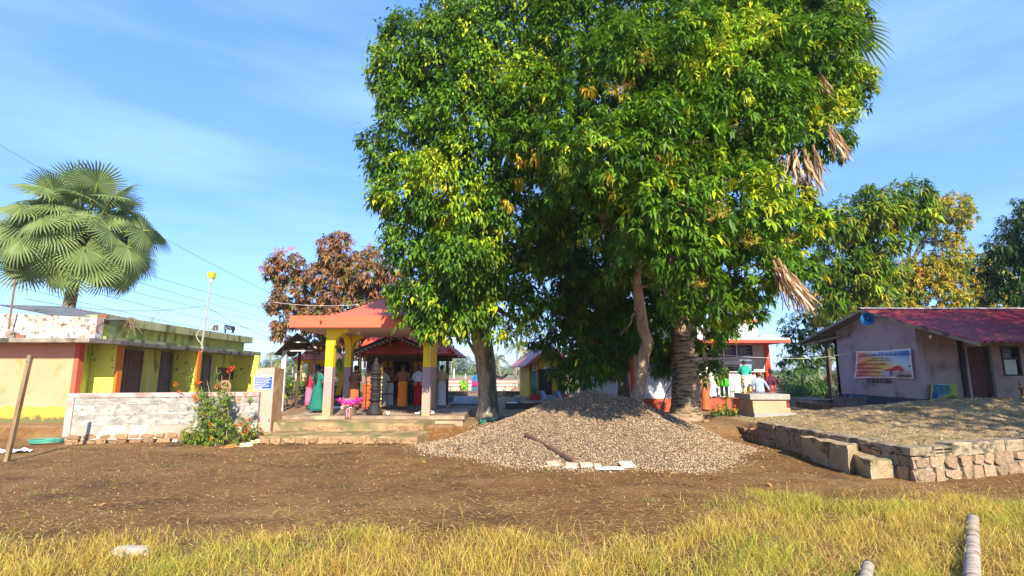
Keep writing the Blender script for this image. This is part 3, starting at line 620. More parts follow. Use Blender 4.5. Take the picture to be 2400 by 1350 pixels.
def ring_trunk(pts, rad, n=18, step=0.09):
    """ringed trunk"""
    P_, R_2 = [], []
    for i in range(len(pts) - 1):
        a, b_ = Vector(pts[i]), Vector(pts[i + 1]); m_ = max(1, int((b_ - a).length / step))
        for j in range(m_):
            t = j / m_; P_.append(a.lerp(b_, t)); R_2.append((rad[i] + (rad[i + 1] - rad[i]) * t) * (1 + (0.022 if (len(P_) % 2) else -0.012) + random.uniform(-.008, .008)))
    P_.append(Vector(pts[-1])); R_2.append(rad[-1]); return MB().tube(P_, R_2, n)
# left palm, whole crown in view
SP = 26.5
b0 = G(195, 905, 0.3); cp = P(195, 548, SP); base = Vector((cp.x - 0.2, cp.y - 0.6, TERR))
random.seed(5)
t = thing('fan_palm', 'fan palm with a full round crown of spiky green fronds behind the row of rooms', 'palm tree', base)
top = Vector((cp.x, cp.y, cp.z - 0.4)); part(t, 'trunk', ring_trunk([base, base.lerp(top, .5) + Vector((.1, 0, 0)), top], [0.34, 0.27, 0.26], 14, 0.2), RING, smooth=True)
nf = 66
for i in range(nf):
    el = math.asin(1 - 1.80 * (i + .5) / nf); az = i * 2.39996 + random.uniform(-.2, .2)
    d = Vector((math.cos(az) * math.cos(el), math.sin(az) * math.cos(el), math.sin(el)))
    sc_ = 1.66
    place_frond(t, FANS[random.choice((0, 4, 1)) if el > .75 else random.choice((1, 2, 5, 3)) if el > -.1 else random.choice((4, 1, 5, 2))], top + d * 0.1 + Vector((0, 0, .1)), d + Vector((0, 0, .12)), sc_ * random.uniform(.82, 1.08), roll=random.uniform(-.9, .9))
for i in range(7):
    az = i * 0.9; place_frond(t, DEADFANS[i % 3], top, (math.cos(az) * .7, math.sin(az) * .7, -1.0), 0.9, name='dead_frond', label='withered brown frond')
# tall palm in the middle of the trees
SD = 18.0
base = P(1608, 995, SD); base.z = TERR - 0.1
t = thing('tall_fan_palm', 'tall fan palm with thick ringed trunk and withered brown fronds among the green trees', 'palm tree', base)
pts = [base, P(1608, 960, SD), P(1607, 900, SD), P(1606, 830, SD), P(1605, 760, SD), P(1612, 640, SD), P(1640, 480, SD), P(1690, 320, SD), P(1735, 180, SD)]
part(t, 'trunk', ring_trunk(pts, [0.62, 0.52, 0.47, 0.44, 0.40, 0.36, 0.32, 0.3, 0.3]), RING, smooth=True)
top = pts[-1]
for i in range(40):
    el = math.asin(1 - 1.5 * (i + .5) / 40); az = i * 2.39996 + 0.4
    d = Vector((math.cos(az) * math.cos(el), math.sin(az) * math.cos(el), math.sin(el)))
    place_frond(t, FANS[i % 4], top, d, 2.0 * random.uniform(.9, 1.1), roll=random.uniform(-.5, .5))
for x, y, s, d, sc_ in [(1505, -15, 15.0, (-.1, -.5, 1), 1.0)]:
    place_frond(t, FANS[0], P(x, y + 150, s + .6), (-.05, -.55, .8), 1.35, roll=.2)
for x, y, s, dx, sc_ in [(1985, 95, 17.4, 1.0, .8), (1965, 40, 17.4, .9, .8), (1975, 150, 17.2, 1.0, .7)]:
    place_frond(t, FANS[1], P(x - 60, y, s), (dx, -.2, .08), sc_, roll=.9)
for i, (x, y, s, dx, sc_) in enumerate([(1850, 345, 12.6, .0, .85), (1885, 350, 12.5, .06, .95), (1865, 350, 12.4, -.12, .85), (1905, 340, 12.7, .12, .85), (1835, 360, 12.7, -.2, .7), (1940, 290, 13.6, .22, .85), (1955, 300, 13.7, .3, .75), (1915, 150, 13.8, -.05, .7),
                                        (1822, 605, 11.8, .38, .95), (1835, 620, 11.9, .55, .85), (1850, 630, 12, .35, .8), (1812, 610, 11.8, .25, .8)]):
    s = min(s, surf(x, y + 40, lobB, .15)); mw = P(x, y, s); place_frond(t, DEADFANS[i % 3], mw, (dx, -.06, -1.0), sc_ * .78, roll=random.uniform(-.6, .6), name='dead_frond', label='withered brown frond')

# --- reddish tree behind the pavilion
SR = 30.0
blR = [blob(672, 625, SR, 42), blob(690, 680, SR, 48), blob(650, 720, SR, 24), blob(790, 600, SR, 50), blob(775, 660, SR, 62), blob(850, 640, SR, 60), blob(905, 660, SR, 50), blob(800, 730, SR, 66), blob(890, 730, SR, 56), blob(660, 775, SR, 24), blob(715, 740, SR, 40), blob(797, 565, SR, 24), blob(740, 790, SR + 1, 34), blob(960, 760, SR, 50), blob(1010, 820, SR + 1, 24), blob(830, 800, SR + 2, 40)]
b0 = P(800, 900, SR); tR = thing('reddish_tree', 'spreading tree with coppery red leaves and a few pink blossoms behind the pavilion', 'tree', (b0.x, b0.y, TERR))
tree_parts(tR, blR, [Vector((b0.x, b0.y, TERR)), P(795, 850, SR), P(785, 800, SR), P(790, 740, SR)], [0.3, 0.25, 0.22, 0.17], DARKBARK, lr=0.09)
p_, d_ = cluster_points(lobes(blR, 6, .42, .8, seed=9), 8.5, inner=0.3, back=0.4, seed=9, lump=0.2, gap=0.25)
crown(tR, 'crown', leaf_mesh('red_crown', p_, d_, 9, 0.32, 0.12, [(0.27, 0.13, 0.06), (0.34, 0.18, 0.075), (0.22, 0.11, 0.055), (0.20, 0.17, 0.045), (0.11, 0.16, 0.03)], [.34, .24, .2, .14, .08], droop=0.5, spread=1.1, seed=1, patch=0.9, newpal=[(0.20, 0.22, 0.03), (0.28, 0.24, 0.04)]))
for x, y in [(646, 586), (675, 588), (684, 580), (625, 630), (802, 548), (830, 565), (612, 628), (660, 582)]:
    p_, d_ = cluster_points([blob(x, y, SR - .6, 6)], 70, inner=.5, back=1); crown(tR, 'blossom', leaf_mesh('blossom', p_[:6], d_[:6], 6, 0.11, 0.06, [(0.72, 0.16, 0.32), (0.8, 0.3, 0.45)], [.5, .5], droop=0.1), 'bright pink blossom')

# --- trees behind the hut
def simple_tree(name, label, s, blobs, trunkpx, r, pal, probs, ln, wid, dens, bark=DARKBARK, K=9, **kw):
    bl = [blob(*b_) for b_ in blobs]; g = P(trunkpx[0], trunkpx[1], s)
    t = thing(name, label, 'tree', (g.x, g.y, TERR if g.y < 46 else TERR - .15)); g2 = Vector(t.location)
    fork = P(trunkpx[2], trunkpx[3], s)
    tree_parts(t, bl, [g2, g2.lerp(fork, .5) + Vector((.1, 0, 0)), fork], [r, r * .8, r * .65], bark, lr=r * .45)
    p_, d_ = cluster_points(lobes(bl, 6, .42, .8, seed=int(s)), dens * 1.15, inner=0.25, back=0.35, seed=s, lump=0.16, gap=kw.pop('gap', 0.15)); crown(t, 'crown', leaf_mesh(name + '_crown', p_, d_, K, ln, wid, pal, probs, **kw)); return t
YG = [(0.12, 0.20, 0.02), (0.24, 0.29, 0.025), (0.42, 0.38, 0.03), (0.48, 0.33, 0.03)]
simple_tree('mango_tree', 'mango tree with big fresh green leaves just past the grey red roofed hut', 25.0, [(1955, 545, 24.5, 55), (2000, 510, 24, 62), (2060, 480, 24, 58), (2110, 470, 24, 48), (2050, 560, 24.2, 62), (1985, 610, 24.5, 62), (1935, 640, 25, 50), (2140, 500, 24, 42), (2020, 650, 25, 60), (1940, 690, 25, 48)], (2010, 905, 2015, 640), 0.25, GREEN + [(0.26, 0.30, 0.03)], [.35, .2, .2, .05, .2], 0.40, 0.085, 7.5, K=11, droop=0.35, spread=1.15, upmix=0.5, seed=2, patch=.55, newpal=NEWG + [(0.40, 0.34, 0.03)])
simple_tree('flowering_tree', 'round tree covered in yellow flower heads behind the red roof', 33.0, [(2200, 520, 33, 62), (2215, 600, 33, 58), (2150, 640, 33, 50), (2170, 700, 33, 66), (2090, 680, 33, 58), (2070, 730, 33, 50), (2250, 680, 33, 52), (2300, 640, 34, 48), (2330, 700, 34, 55), (2170, 480, 33, 30), (2000, 720, 33, 40)], (2110, 895, 2115, 690), 0.3, YG, [.3, .3, .22, .18], 0.24, 0.09, 9, K=12, droop=0.2, spread=1.2, seed=7, patch=.3, newpal=[(0.42, 0.30, 0.03), (0.36, 0.31, 0.03)])
simple_tree('flowering_tree', 'low yellow flowering tree beside the hut eave', 31.0, [(1925, 730, 31, 40), (1955, 770, 31, 34), (1905, 700, 31, 24)], (1940, 900, 1935, 770), 0.16, YG, [.3, .3, .25, .15], 0.24, 0.09, 9, K=10, droop=0.2, spread=1.2, seed=5)
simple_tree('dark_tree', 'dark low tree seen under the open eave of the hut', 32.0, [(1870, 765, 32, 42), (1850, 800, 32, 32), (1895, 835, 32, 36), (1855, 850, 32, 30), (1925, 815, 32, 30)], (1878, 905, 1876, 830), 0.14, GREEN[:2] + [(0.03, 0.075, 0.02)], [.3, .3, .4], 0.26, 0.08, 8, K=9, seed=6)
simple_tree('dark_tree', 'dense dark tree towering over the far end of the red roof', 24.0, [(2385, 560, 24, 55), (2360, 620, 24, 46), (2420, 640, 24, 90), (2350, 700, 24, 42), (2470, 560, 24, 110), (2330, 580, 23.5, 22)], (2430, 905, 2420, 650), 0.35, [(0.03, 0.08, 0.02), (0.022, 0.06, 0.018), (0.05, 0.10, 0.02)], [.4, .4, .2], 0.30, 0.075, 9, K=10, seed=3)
# the tree standing to the right of the camera's view; its outer twigs hang before the hut roof
blS = [(Vector((18.3, 11.5, 9.6)), (3.2, 2.8, 1.9)), (Vector((15.9, 11.0, 8.8)), (2.0, 2.0, 1.5)), (Vector((21.5, 11.5, 9.8)), (3, 3, 2)), (Vector((16.0, 4.5, 7.6)), (3.0, 2.8, 2.4)), (Vector((19.5, 3.5, 8.4)), (3.2, 3.2, 2.6)), (Vector((16.6, 10.2, 7.0)), (3.2, 3.0, 2.4)), (Vector((19.2, 8.0, 7.6)), (3.4, 3.4, 2.6)), (Vector((21, 12, 7.2)), (3.6, 3.4, 2.6)), (Vector((16.9, 6.6, 7.2)), (2.6, 2.6, 2.2)), (Vector((15.6, 12.6, 4.9)), (0.8, 0.7, 0.55)), (Vector((17.8, 13.6, 5.9)), (2.0, 1.8, 1.3)), (Vector((14.4, 12.8, 4.15)), (0.34, 0.3, 0.42)), (Vector((24.0, 9, 7.5)), (3.4, 3.4, 2.6))]
tS = thing('shade_tree', 'dark leafy twigs of a near tree hanging in front of the red roof', 'tree', (19.5, 10.5, 0.5))
tree_parts(tS, blS, [Vector((19.5, 10.5, 0.3)), Vector((19.3, 10.4, 2.5)), Vector((19.0, 10.2, 4.8))], [0.4, 0.32, 0.25], DARKBARK, lr=0.12)
mb = MB(); limb(mb, (17.6, 13.4, 5.6), (14.4, 12.8, 4.2), 0.03, 0.01, sag=.08); part(tS, 'hanging_twig', mb, DARKBARK)
p_, d_ = cluster_points(blS, 9, inner=.3, back=.9, seed=4, gap=0.45); crown(tS, 'crown', leaf_mesh('shade_crown', p_, d_, 10, 0.2, 0.07, GREEN, [.3, .35, .1, .25], droop=.4, seed=4))

# --- coconut palms far off
def coconut(label, px, top_py, s, lean=0.0, rpx=24, green=0.5):
    g = G(px, 882, 0); base = P(px + lean, 884, s); base.z = TERR - 0.16; top = P(px, top_py, s); r = rpx * 1.3 / FPX * s
    t = thing('coconut_palm', label, 'palm tree', base, group='coconut palms in the far fields')
    mid = base.lerp(top, 0.5) + Vector((-lean * s / FPX * .15, 0, 0)); part(t, 'trunk', MB().tube([base, mid, top], [r * .075, r * .05, r * .04], 6), mat('coco_trunk', (0.42, 0.36, 0.28), (0.30, 0.25, 0.2), sc=1), smooth=True)
    V, F, C = [], [], []
    for i in range(20):
        az = i * 2.39996; el = random.uniform(-.5, 1.1); old = el < -.05
        L = r * random.uniform(.85, 1.15); pts = []
        for j in range(7):
            q = j / 6; h = q * L; pts.append(top + Vector((math.cos(az) * math.cos(el) * h, math.sin(az) * math.cos(el) * h, math.sin(el) * h - (0.75 if not old else .9) * h * q * (1.0 if el > 0 else .6))))
        c = (np.array([0.34, 0.28, 0.09]) if old else np.array([0.15, 0.21, 0.05])) * random.uniform(.8, 1.3)
        sd = Vector((-math.sin(az), math.cos(az), 0))
        for j in range(6):
            for sgn in (1, -1):
                for q in (0, .5):
                    a = pts[j].lerp(pts[j + 1], q); b_ = pts[j].lerp(pts[j + 1], q + .42); w = L * .20 * (1 - abs(j / 6 - .35))
                    e = a.lerp(b_, .8) + sd * w * sgn * .75 + Vector((0, 0, -w * .7)) + (pts[j + 1] - pts[j]) * .5
                    o = len(V); V += [tuple(a), tuple(b_), tuple(e)]; F.append((o, o + 1, o + 2)); C += [c] * 3
    me = npmesh('coconut_crown', np.array(V), np.array(F), LEAF, np.array(C)); crown(t, 'crown', me)
for a in [('tall coconut palm with drooping crown seen just right of the broad tree trunk', 1168, 838, 120, 6, 26), ('tall coconut palm leaning left of the small yellow shrine', 1214, 808, 118, -6, 30), ('coconut palm whose fronds brush the roof of the small yellow shrine', 1232, 822, 122, -14, 26),
          ('slim coconut palm standing alone right of the main shrine roof', 1059, 842, 150, -2, 14), ('short coconut palm hidden low beside the small yellow shrine', 1205, 862, 160, 0, 12), ('bushy coconut palm low left of the broad tree trunk', 1113, 858, 150, 0, 14),
          ('coconut palm peeking above the pink notice pillar', 636, 828, 130, 0, 14), ('coconut palm over the pink notice pillar standing lower', 652, 848, 120, 0, 16), ('yellowish coconut palm under the grey tin shed roof', 686, 856, 100, 0, 22),
          ('coconut palm framed between the hut post and the hut wall', 1944, 822, 90, 6, 22), ('coconut palm seen left of the hut veranda post', 1918, 846, 110, 5, 18), ('small coconut palm in the gap under the hut eave', 1902, 862, 150, 3, 14), ('coconut palm nearest the wall edge of the hut', 1964, 838, 95, 8, 18),
          ('coconut palm half hidden behind the broad tree trunk', 1150, 850, 125, 0, 22), ('tiny coconut palm on the far tree line right of the trunk', 1185, 866, 190, 0, 10)]:
    coconut(*a)
# far wood
bl = []
for x in list(range(-30, 2600, 26)):
    h = 10 + 6 * math.sin(x * .013) + 5 * math.sin(x * .037 + 1) + (12 if 1030 < x < 1100 else 0) + (14 if 600 < x < 760 else 0) + random.uniform(-3, 4)
    h = max(6, h); bl.append((P(x, 880 - h * .62, 215 + random.uniform(-20, 25)), (4.2, 3.0, h / FPX * 215 * .85)))
p_, d_ = cluster_points(bl, 2.2, inner=.2, back=.1, lump=.25, seed=2)
o = link('treeline', leaf_mesh('treeline', p_, d_, 5, 0.95, 0.5, [(0.07, 0.13, 0.03), (0.05, 0.10, 0.03), (0.11, 0.16, 0.045), (0.14, 0.17, 0.07)], [.35, .25, .25, .15], jit=.5)); tag(o, 'far wood of mixed green trees along the edge of the fields', 'treeline', kind='stuff')
# ================================================================== BUILDINGS
def hull_mesh(name, m, n=14, sq=0.75, seed=0, flatfront=True):
    """irregular quarried stone in a unit box (-.5...5); front is -y"""
    rg = random.Random(seed); bm = bmesh.new()
    for i in range(n):
        v = [rg.uniform(-1, 1) for _ in range(3)]; L_ = max(abs(c) for c in v); v = [0.5 * (c / L_) * rg.uniform(0.80, 1.0) if abs(c) / L_ > sq else 0.5 * c / L_ for c in v]
        if flatfront and v[1] < -0.2: v[1] = -0.5 + rg.uniform(0, .06)
        bm.verts.new(v)
    for sx_ in (-1, 1):
        for sy_ in (-1, 1):
            for sz_ in (-1, 1): bm.verts.new((.5 * sx_ * rg.uniform(.45, .97), .5 * sy_ * rg.uniform(.80, 1), .5 * sz_ * rg.uniform(.45, .97)))
    r = bmesh.ops.convex_hull(bm, input=bm.verts); bmesh.ops.delete(bm, geom=list(set(r['geom_interior'] + r['geom_unused'])), context='VERTS')
    me = bpy.data.meshes.new(name); bm.to_mesh(me); bm.free(); me.materials.append(m); return me
def block_mesh(name, m, ch=0.04, seed=0):
    """chamfered block in a unit box, slightly uneven"""
    bm = bmesh.new(); bmesh.ops.create_cube(bm, size=1.0); bmesh.ops.bevel(bm, geom=bm.edges[:], offset=ch, segments=1, affect='EDGES')
    rg = random.Random(seed)
    for v in bm.verts: v.co += Vector((rg.uniform(-1, 1), rg.uniform(-1, 1), rg.uniform(-1, 1))) * ch * 0.35
    me = bpy.data.meshes.new(name); bm.to_mesh(me); bm.free(); me.materials.append(m); return me
M_STONE = mat('laterite_stone', (0.27, 0.15, 0.08), (0.38, 0.235, 0.13), sc=6, rnd=0.22, bump=0.6, bsc=20, dirt=[((0.14, 0.11, 0.07), 3.5, 0.58, 0.06)])
M_STONE2 = mat('pink_stone', (0.25, 0.165, 0.10), (0.34, 0.24, 0.155), sc=5, rnd=0.22, bump=0.6, bsc=20, dirt=[((0.17, 0.14, 0.09), 3.0, 0.60, 0.05), ((0.5, 0.46, 0.4), 6, 0.64, 0.03)])
M_MORTAR = mat('old_mortar', (0.22, 0.18, 0.13), (0.34, 0.28, 0.20), sc=5, bump=0.8, bsc=25, dirt=[((0.10, 0.09, 0.06), 2.2, 0.57, 0.06)])
M_CEM = mat('weathered_cement', (0.27, 0.21, 0.14), (0.38, 0.30, 0.20), sc=3.5, rnd=0.10, bump=0.7, bsc=22, dirt=[((0.09, 0.085, 0.06), 2.0, 0.56, 0.06), ((0.12, 0.12, 0.045), 5, 0.62, 0.04)])
STONES = [hull_mesh('stone', M_STONE, seed=i) for i in range(8)]
STONES2 = [hull_mesh('stone', M_STONE2, seed=20 + i) for i in range(8)]
COPES = [block_mesh('coping_block', M_CEM, 0.07, i) for i in range(3)]
def course(t, name, meshes, A, B, z0, z1, wmin, wmax, depth=0.16, off=0.0, gap=0.012, jit=0.012, rot=0.04, hj=0.12, skip=None):
    """a course of pieces along the wall line A-B, faces turned to the right-hand side of A-B"""
    A = Vector(A[:2]); B = Vector(B[:2]); d = (B - A); L_ = d.length; d.normalize(); n = Vector((d.y, -d.x)); rz = math.atan2(d.y, d.x); x = 0.0
    loc = Vector(t.location)
    while x < L_ - 0.02:
        w = min(random.uniform(wmin, wmax), L_ - x)
        if L_ - x - w < wmin * .5: w = L_ - x
        h = (z1 - z0) * (1 + random.uniform(-hj, hj)); c = A + d * (x + w / 2) + n * (off - depth / 2 + random.uniform(-jit, jit))
        if not (skip and skip(x + w / 2)):
            link(name, random.choice(meshes), t, loc=Vector((c.x, c.y, (z0 + z1) / 2)) - loc, rot=(random.uniform(-rot, rot) * .5, random.uniform(-rot, rot), rz + random.uniform(-rot, rot)), scale=(w - gap, depth, h - gap))
        x += w

# ---- stone wall round the earth heap
A, B_, C_ = WALL_A, WALL_B, WALL_C
t = thing('stone_wall', 'low rubble stone wall with pale coping blocks holding back the earth heap', 'stone wall', (A.x, A.y, 0))
core = MB().slab((B_.x, B_.y), (A.x + .04, A.y + .12), 0.30, -0.1, 0.45, 1).slab((A.x + .05, A.y + .05), (C_.x, C_.y), 0.32, -0.1, 0.45, 1); part(t, 'mortar', core, M_MORTAR)
for z0, z1, a_, b_ in ((-.05, .23, .26, .55), (.22, .46, .20, .50)):
    course(t, 'stone', STONES2, A, C_, z0, z1, a_, b_, off=.03, hj=.34, rot=.16, gap=.0, jit=.02)
    course(t, 'stone', STONES2, B_, A, z0, z1, a_ * .8, b_ * .8, off=.03, hj=.34, rot=.16, gap=.0, jit=.02)
course(t, 'coping_block', COPES, B_, A, .45, .64, .38, .62, depth=.34, off=.05, hj=.14, rot=.04, jit=.02)
dAC = (C_ - A).normalized()
course(t, 'coping_block', COPES, A + dAC * .22, A + dAC * .50, .45, .63, .3, .3, depth=.3, off=.03, hj=.05)
course(t, 'coping_block', COPES, A + dAC * 1.02, C_, .43, .67, .40, .75, depth=.36, off=.05, hj=.25, rot=.06, jit=.025)
# pierced brick set in the corner
q = MB(); c0 = A + dAC * .50; n_ = Vector((dAC.y, -dAC.x, 0)); c1 = A + dAC * 1.02
for z0, z1 in ((.45, .49), (.52, .55), (.585, .63)): q.slab((c0 + n_ * .03)[:2], (c1 + n_ * .03)[:2], .2, z0, z1, 1)
for k in (0, .48, .94):
    a_ = c0.lerp(c1, k) + n_ * .032; b_ = c0.lerp(c1, k + .06) + n_ * .032; q.slab(a_[:2], b_[:2], .2, .45, .628, 1)
q.slab((c0 - n_ * .1)[:2], (c1 - n_ * .1)[:2], .05, .45, .62, 1)
part(t, 'pierced_brick', q, M_CEM)
# two fallen masonry blocks before it
M_BLK = mat('mossy_block', (0.30, 0.22, 0.13), (0.40, 0.30, 0.18), sc=3, bump=1.0, bsc=14, dirt=[((0.10, 0.09, 0.045), 2.4, 0.56, 0.06), ((0.50, 0.46, 0.38), 5, 0.66, 0.03)])
def fallen(label, pts, h, seed):
    """bottom quad pts (xy), height per corner"""
    rg = random.Random(seed); bm = bmesh.new(); vs = [bm.verts.new((p[0], p[1], -.03)) for p in pts] + [bm.verts.new((p[0] + rg.uniform(-.03, .03), p[1] + rg.uniform(-.03, .03), h[i])) for i, p in enumerate(pts)]
    for f in ((3, 2, 1, 0), (4, 5, 6, 7), (0, 1, 5, 4), (1, 2, 6, 5), (2, 3, 7, 6), (3, 0, 4, 7)): bm.faces.new([vs[i] for i in f])
    bmesh.ops.subdivide_edges(bm, edges=bm.edges[:], cuts=5, use_grid_fill=True); bmesh.ops.recalc_face_normals(bm, faces=bm.faces)
    c = Vector((sum(p[0] for p in pts) / 4, sum(p[1] for p in pts) / 4, 0))
    for v in bm.verts:
        q = v.co - c; v.co += Vector((noise.noise(v.co * 3.1 + Vector((seed, 0, 0))), noise.noise(v.co * 3.1 + Vector((0, seed, 5))), noise.noise(v.co * 3.7 + Vector((0, 9, seed))))) * .055; v.co -= c
    me = bpy.data.meshes.new('block'); bm.to_mesh(me); bm.free(); me.materials.append(M_BLK)
    o = link('masonry_block', me, loc=c); tag(o, label, 'block')
g1, g2, g3, g4 = G(1880, 1072, 0), G(1992, 1112, 0), G(2024, 1092, 0), G(1930, 1060, 0)
fallen('larger fallen masonry block with a mossy chipped top beside the stone wall', [g1[:2], g2[:2], g3[:2], (g4.x, g4.y + .2)], [.50, .57, .50, .47], 3)
fallen('smaller cube shaped fallen block at the foot of the stone wall corner', [G(1992, 1099, 0)[:2], G(2041, 1123, 0)[:2], G(2103, 1118, 0)[:2], G(2056, 1096, 0)[:2]], [.36, .34, .34, .36], 8)
# rough retaining course from the wall end back to the palm
t = thing('rubble_kerb', 'dark rough rubble kerb running from the stone wall towards the palm trunk', 'kerb', (B_.x, B_.y, 0))
e_ = G(1648, 984, .3)
course(t, 'stone', STONES, e_, B_, -.02, .2, .18, .34, off=.05, hj=.3, rot=.2); course(t, 'stone', STONES, e_, B_, .2, .40, .2, .4, off=.03, hj=.3, rot=.15)

# ---- steps of the temple platform
PX0 = PY(668, 900, 17.3).x; PX1 = PY(1087, 900, 17.3).x
t = thing('stone_steps', 'worn plastered steps with orange stone edges leading up to the pavilion', 'steps', (-5, 15.4, 0))
M_STEP = mat('worn_plaster', (0.23, 0.155, 0.08), (0.36, 0.255, 0.13), sc=2.5, bump=0.6, bsc=16, rough=.95, dirt=[((0.15, 0.14, 0.06), 1.7, 0.55, 0.07), ((0.48, 0.27, 0.15), 2.6, 0.64, 0.04)])
xa, xb = PY(612, 1030, 15.4).x, PY(978, 1030, 15.4).x; yl = 15.35
part(t, 'tread', MB().hexa([(xa, yl + .06, -.1), (xb, yl + .03, -.1), (xb + .2, 16.45, -.1), (xa, 16.45, -.1), (xa, yl + .06, .215), (xb, yl + .03, .20), (xb + .2, 16.45, .24), (xa, 16.45, .24)]), M_STEP)
course(t, 'stone', STONES, (xa, yl), (xb, yl), -.02, .175, .28, .44, off=.02, hj=.1)
xa2, xb2 = PY(640, 1000, 16.4).x, PY(992, 1000, 16.4).x
part(t, 'tread', MB().hexa([(xa2, 16.42, .1), (xb2, 16.42, .1), (xb2 + .3, 17.4, .1), (xa2 - .5, 17.4, .1), (xa2, 16.42, .50), (xb2, 16.42, .46), (xb2 + .3, 17.4, .52), (xa2 - .5, 17.4, .52)]), M_STEP)
course(t, 'stone', STONES, (xa2 + .9, 16.42), (xa2 + 2.2, 16.42), .24, .40, .25, .45, off=.02); course(t, 'stone', STONES, (xb2 - 1.1, 16.42), (xb2, 16.42), .24, .42, .22, .4, off=.02)
t = thing('platform', 'grey cement platform under the pavilion with a low moulded edge', 'platform', (-4, 17.2, 0))
M_PLAT = mat('platform_cement', (0.20, 0.14, 0.10), (0.28, 0.205, 0.145), sc=1.5, bump=0.3, bsc=20, dirt=[((0.42, 0.33, 0.2), 1.2, 0.58, 0.08)])
part(t, 'slab', MB().box(PX0, PX1, 17.22, 21.0, 0, .60).box(PX0, PY(1046, 900, 22.5).x, 21.0, 24, 0, .598).box(PX0 - .01, PX1 + .05, 17.15, 17.5, .52, .625), M_PLAT)

# ---- the open pavilion
PZ = 0.625
fl, fr = PY(768, 960, 17.35), PY(999, 960, 17.35); bl_, br_ = PY(812, 950, 20.6), PY(1013, 950, 20.6)
t = thing('pavilion', 'open pavilion with orange pyramid roof on four yellow and mauve pillars', 'pavilion', (fl.x, fl.y, PZ))
M_YEL = mat('yellow_paint', (0.88, 0.66, 0.010), (0.84, 0.58, 0.012), sc=1.2, rough=.55, bump=.1, dirt=[((0.45, 0.30, 0.03), 5, 0.70, 0.03)])
M_MAU = mat('mauve_paint', (0.36, 0.24, 0.235), (0.42, 0.28, 0.27), sc=1.5, rough=.6, bump=.1, dirt=[((0.40, 0.27, 0.16), 1.5, 0.62, .1, .35, 1.0)])
M_ORG = mat('orange_paint', (0.74, 0.125, 0.055), (0.68, 0.115, 0.06), sc=1.0, rough=.6, bump=.12, bsc=10, dirt=[((0.55, 0.12, 0.08), 1.6, 0.66, .08)])
M_SOF = mat('soffit_paint', (0.55, 0.42, 0.38), (0.5, 0.37, 0.33), sc=1.5, rough=.7)
zt = PY(720, 767, 16.6).z; ztop = PY(720, 740, 16.6).z
def pillar_at(c, w=.13):
    pb = MB().box(c.x - w, c.x + w, c.y - w, c.y + w, PZ, zt); p_ = part(t, 'pillar', pb, M_YEL)
    zb = 2.1 + (868 - 860.5) / FPX * c.y; part(p_, 'painted_base', MB().box(c.x - w - .004, c.x + w + .004, c.y - w - .004, c.y + w + .004, PZ - .01, zb), M_MAU)
    return p_
PIL = [pillar_at(c) for c in (fl, fr, bl_, br_)]
def haunch(c, dirx, diry, L_=.46, h=.56, w=.125):
    pts = []
    e = Vector((dirx, diry, 0)); o = Vector((c.x, c.y, 0)) + e * .128
    outl = [(0, zt), (L_, zt), (L_, zt - .10)]
    for i in range(9):
        a = PI / 2 * i / 8; outl.append((L_ - L_ * .93 * math.sin(a), zt - .10 - (h - .1) * (1 - math.cos(a))))
    outl.append((0, zt - h))
    s_ = Vector((-diry, dirx, 0)) * w
    return MB().poly([o + e * q[0] + Vector((0, 0, q[1])) - s_ / 1 for q in outl], s_ * 2)
ex = (fr - fl).normalized(); ey = (bl_ - fl).normalized()
for c, sx_, sy_ in ((fl, 1, 1), (fr, -1, 1), (bl_, 1, -1), (br_, -1, -1)):
    part(t, 'bracket', haunch(c, ex.x * sx_, 0), M_YEL); part(t, 'bracket', haunch(c, 0, 1.0 * sy_), M_YEL)
for a_, b_ in ((fl, bl_), (fr, br_)):
    part(t, 'beam', MB().beam((a_.x, a_.y, zt - .04), (b_.x, b_.y, zt - .04), .20, .07), M_YEL)
xl = PY(679, 753, 16.6).x; xr_ = -1.95; sh = -.35; y0, y1 = 16.6, 21.7
slab_pts = [(xl, y0, zt), (xr_, y0, zt), (xr_ + sh, y1, zt), (xl + sh, y1, zt)]
part(t, 'roof_edge', MB().hexa(slab_pts + [(p[0], p[1], ztop) for p in slab_pts]), M_ORG)
part(t, 'ceiling', MB().hexa([(p[0] + (.1 if i in (0, 3) else -.1), p[1] + (.1 if i < 2 else -.1), zt - .004) for i, p in enumerate(slab_pts)] + [(p[0] + (.1 if i in (0, 3) else -.1), p[1] + (.1 if i < 2 else -.1), zt + .05) for i, p in enumerate(slab_pts)]), M_SOF)
ap = P(890, 702, 19.3); x0p = PY(762, 740, 16.62).x; zb = ztop - .003
q = MB(); cs = [Vector((x0p, 16.62, zb)), Vector((xr_ - .25, 16.62, zb)), Vector((xr_ - .6, 21.5, zb)), Vector((x0p - .3, 21.5, zb))]
n = 8
ring = [cs]
for i in range(1, n + 1):      # slightly belled pyramid
    k = i / n; kk = k ** 1.18 if k < 1 else 1; ring.append([c.lerp(Vector((ap.x, ap.y, 0)), k) for c in cs]);
    for c in ring[-1]: c.z = zb + (ap.z - zb) * kk
vs_ = [v for r_ in ring for v in r_]; fs_ = [(i * 4 + k, i * 4 + (k + 1) % 4, i * 4 + 4 + (k + 1) % 4, i * 4 + 4 + k) for i in range(n) for k in range(4)]
part(t, 'roof', q.add(vs_, fs_ + [(3, 2, 1, 0)]), M_ORG)
part(t, 'spout', MB().tube([(xl + 1.05, 16.5, zt + .22), (xl + .98, 16.7, zt + .02)], .035, 6), mat('rust', (0.3, 0.09, 0.03), rough=.9))
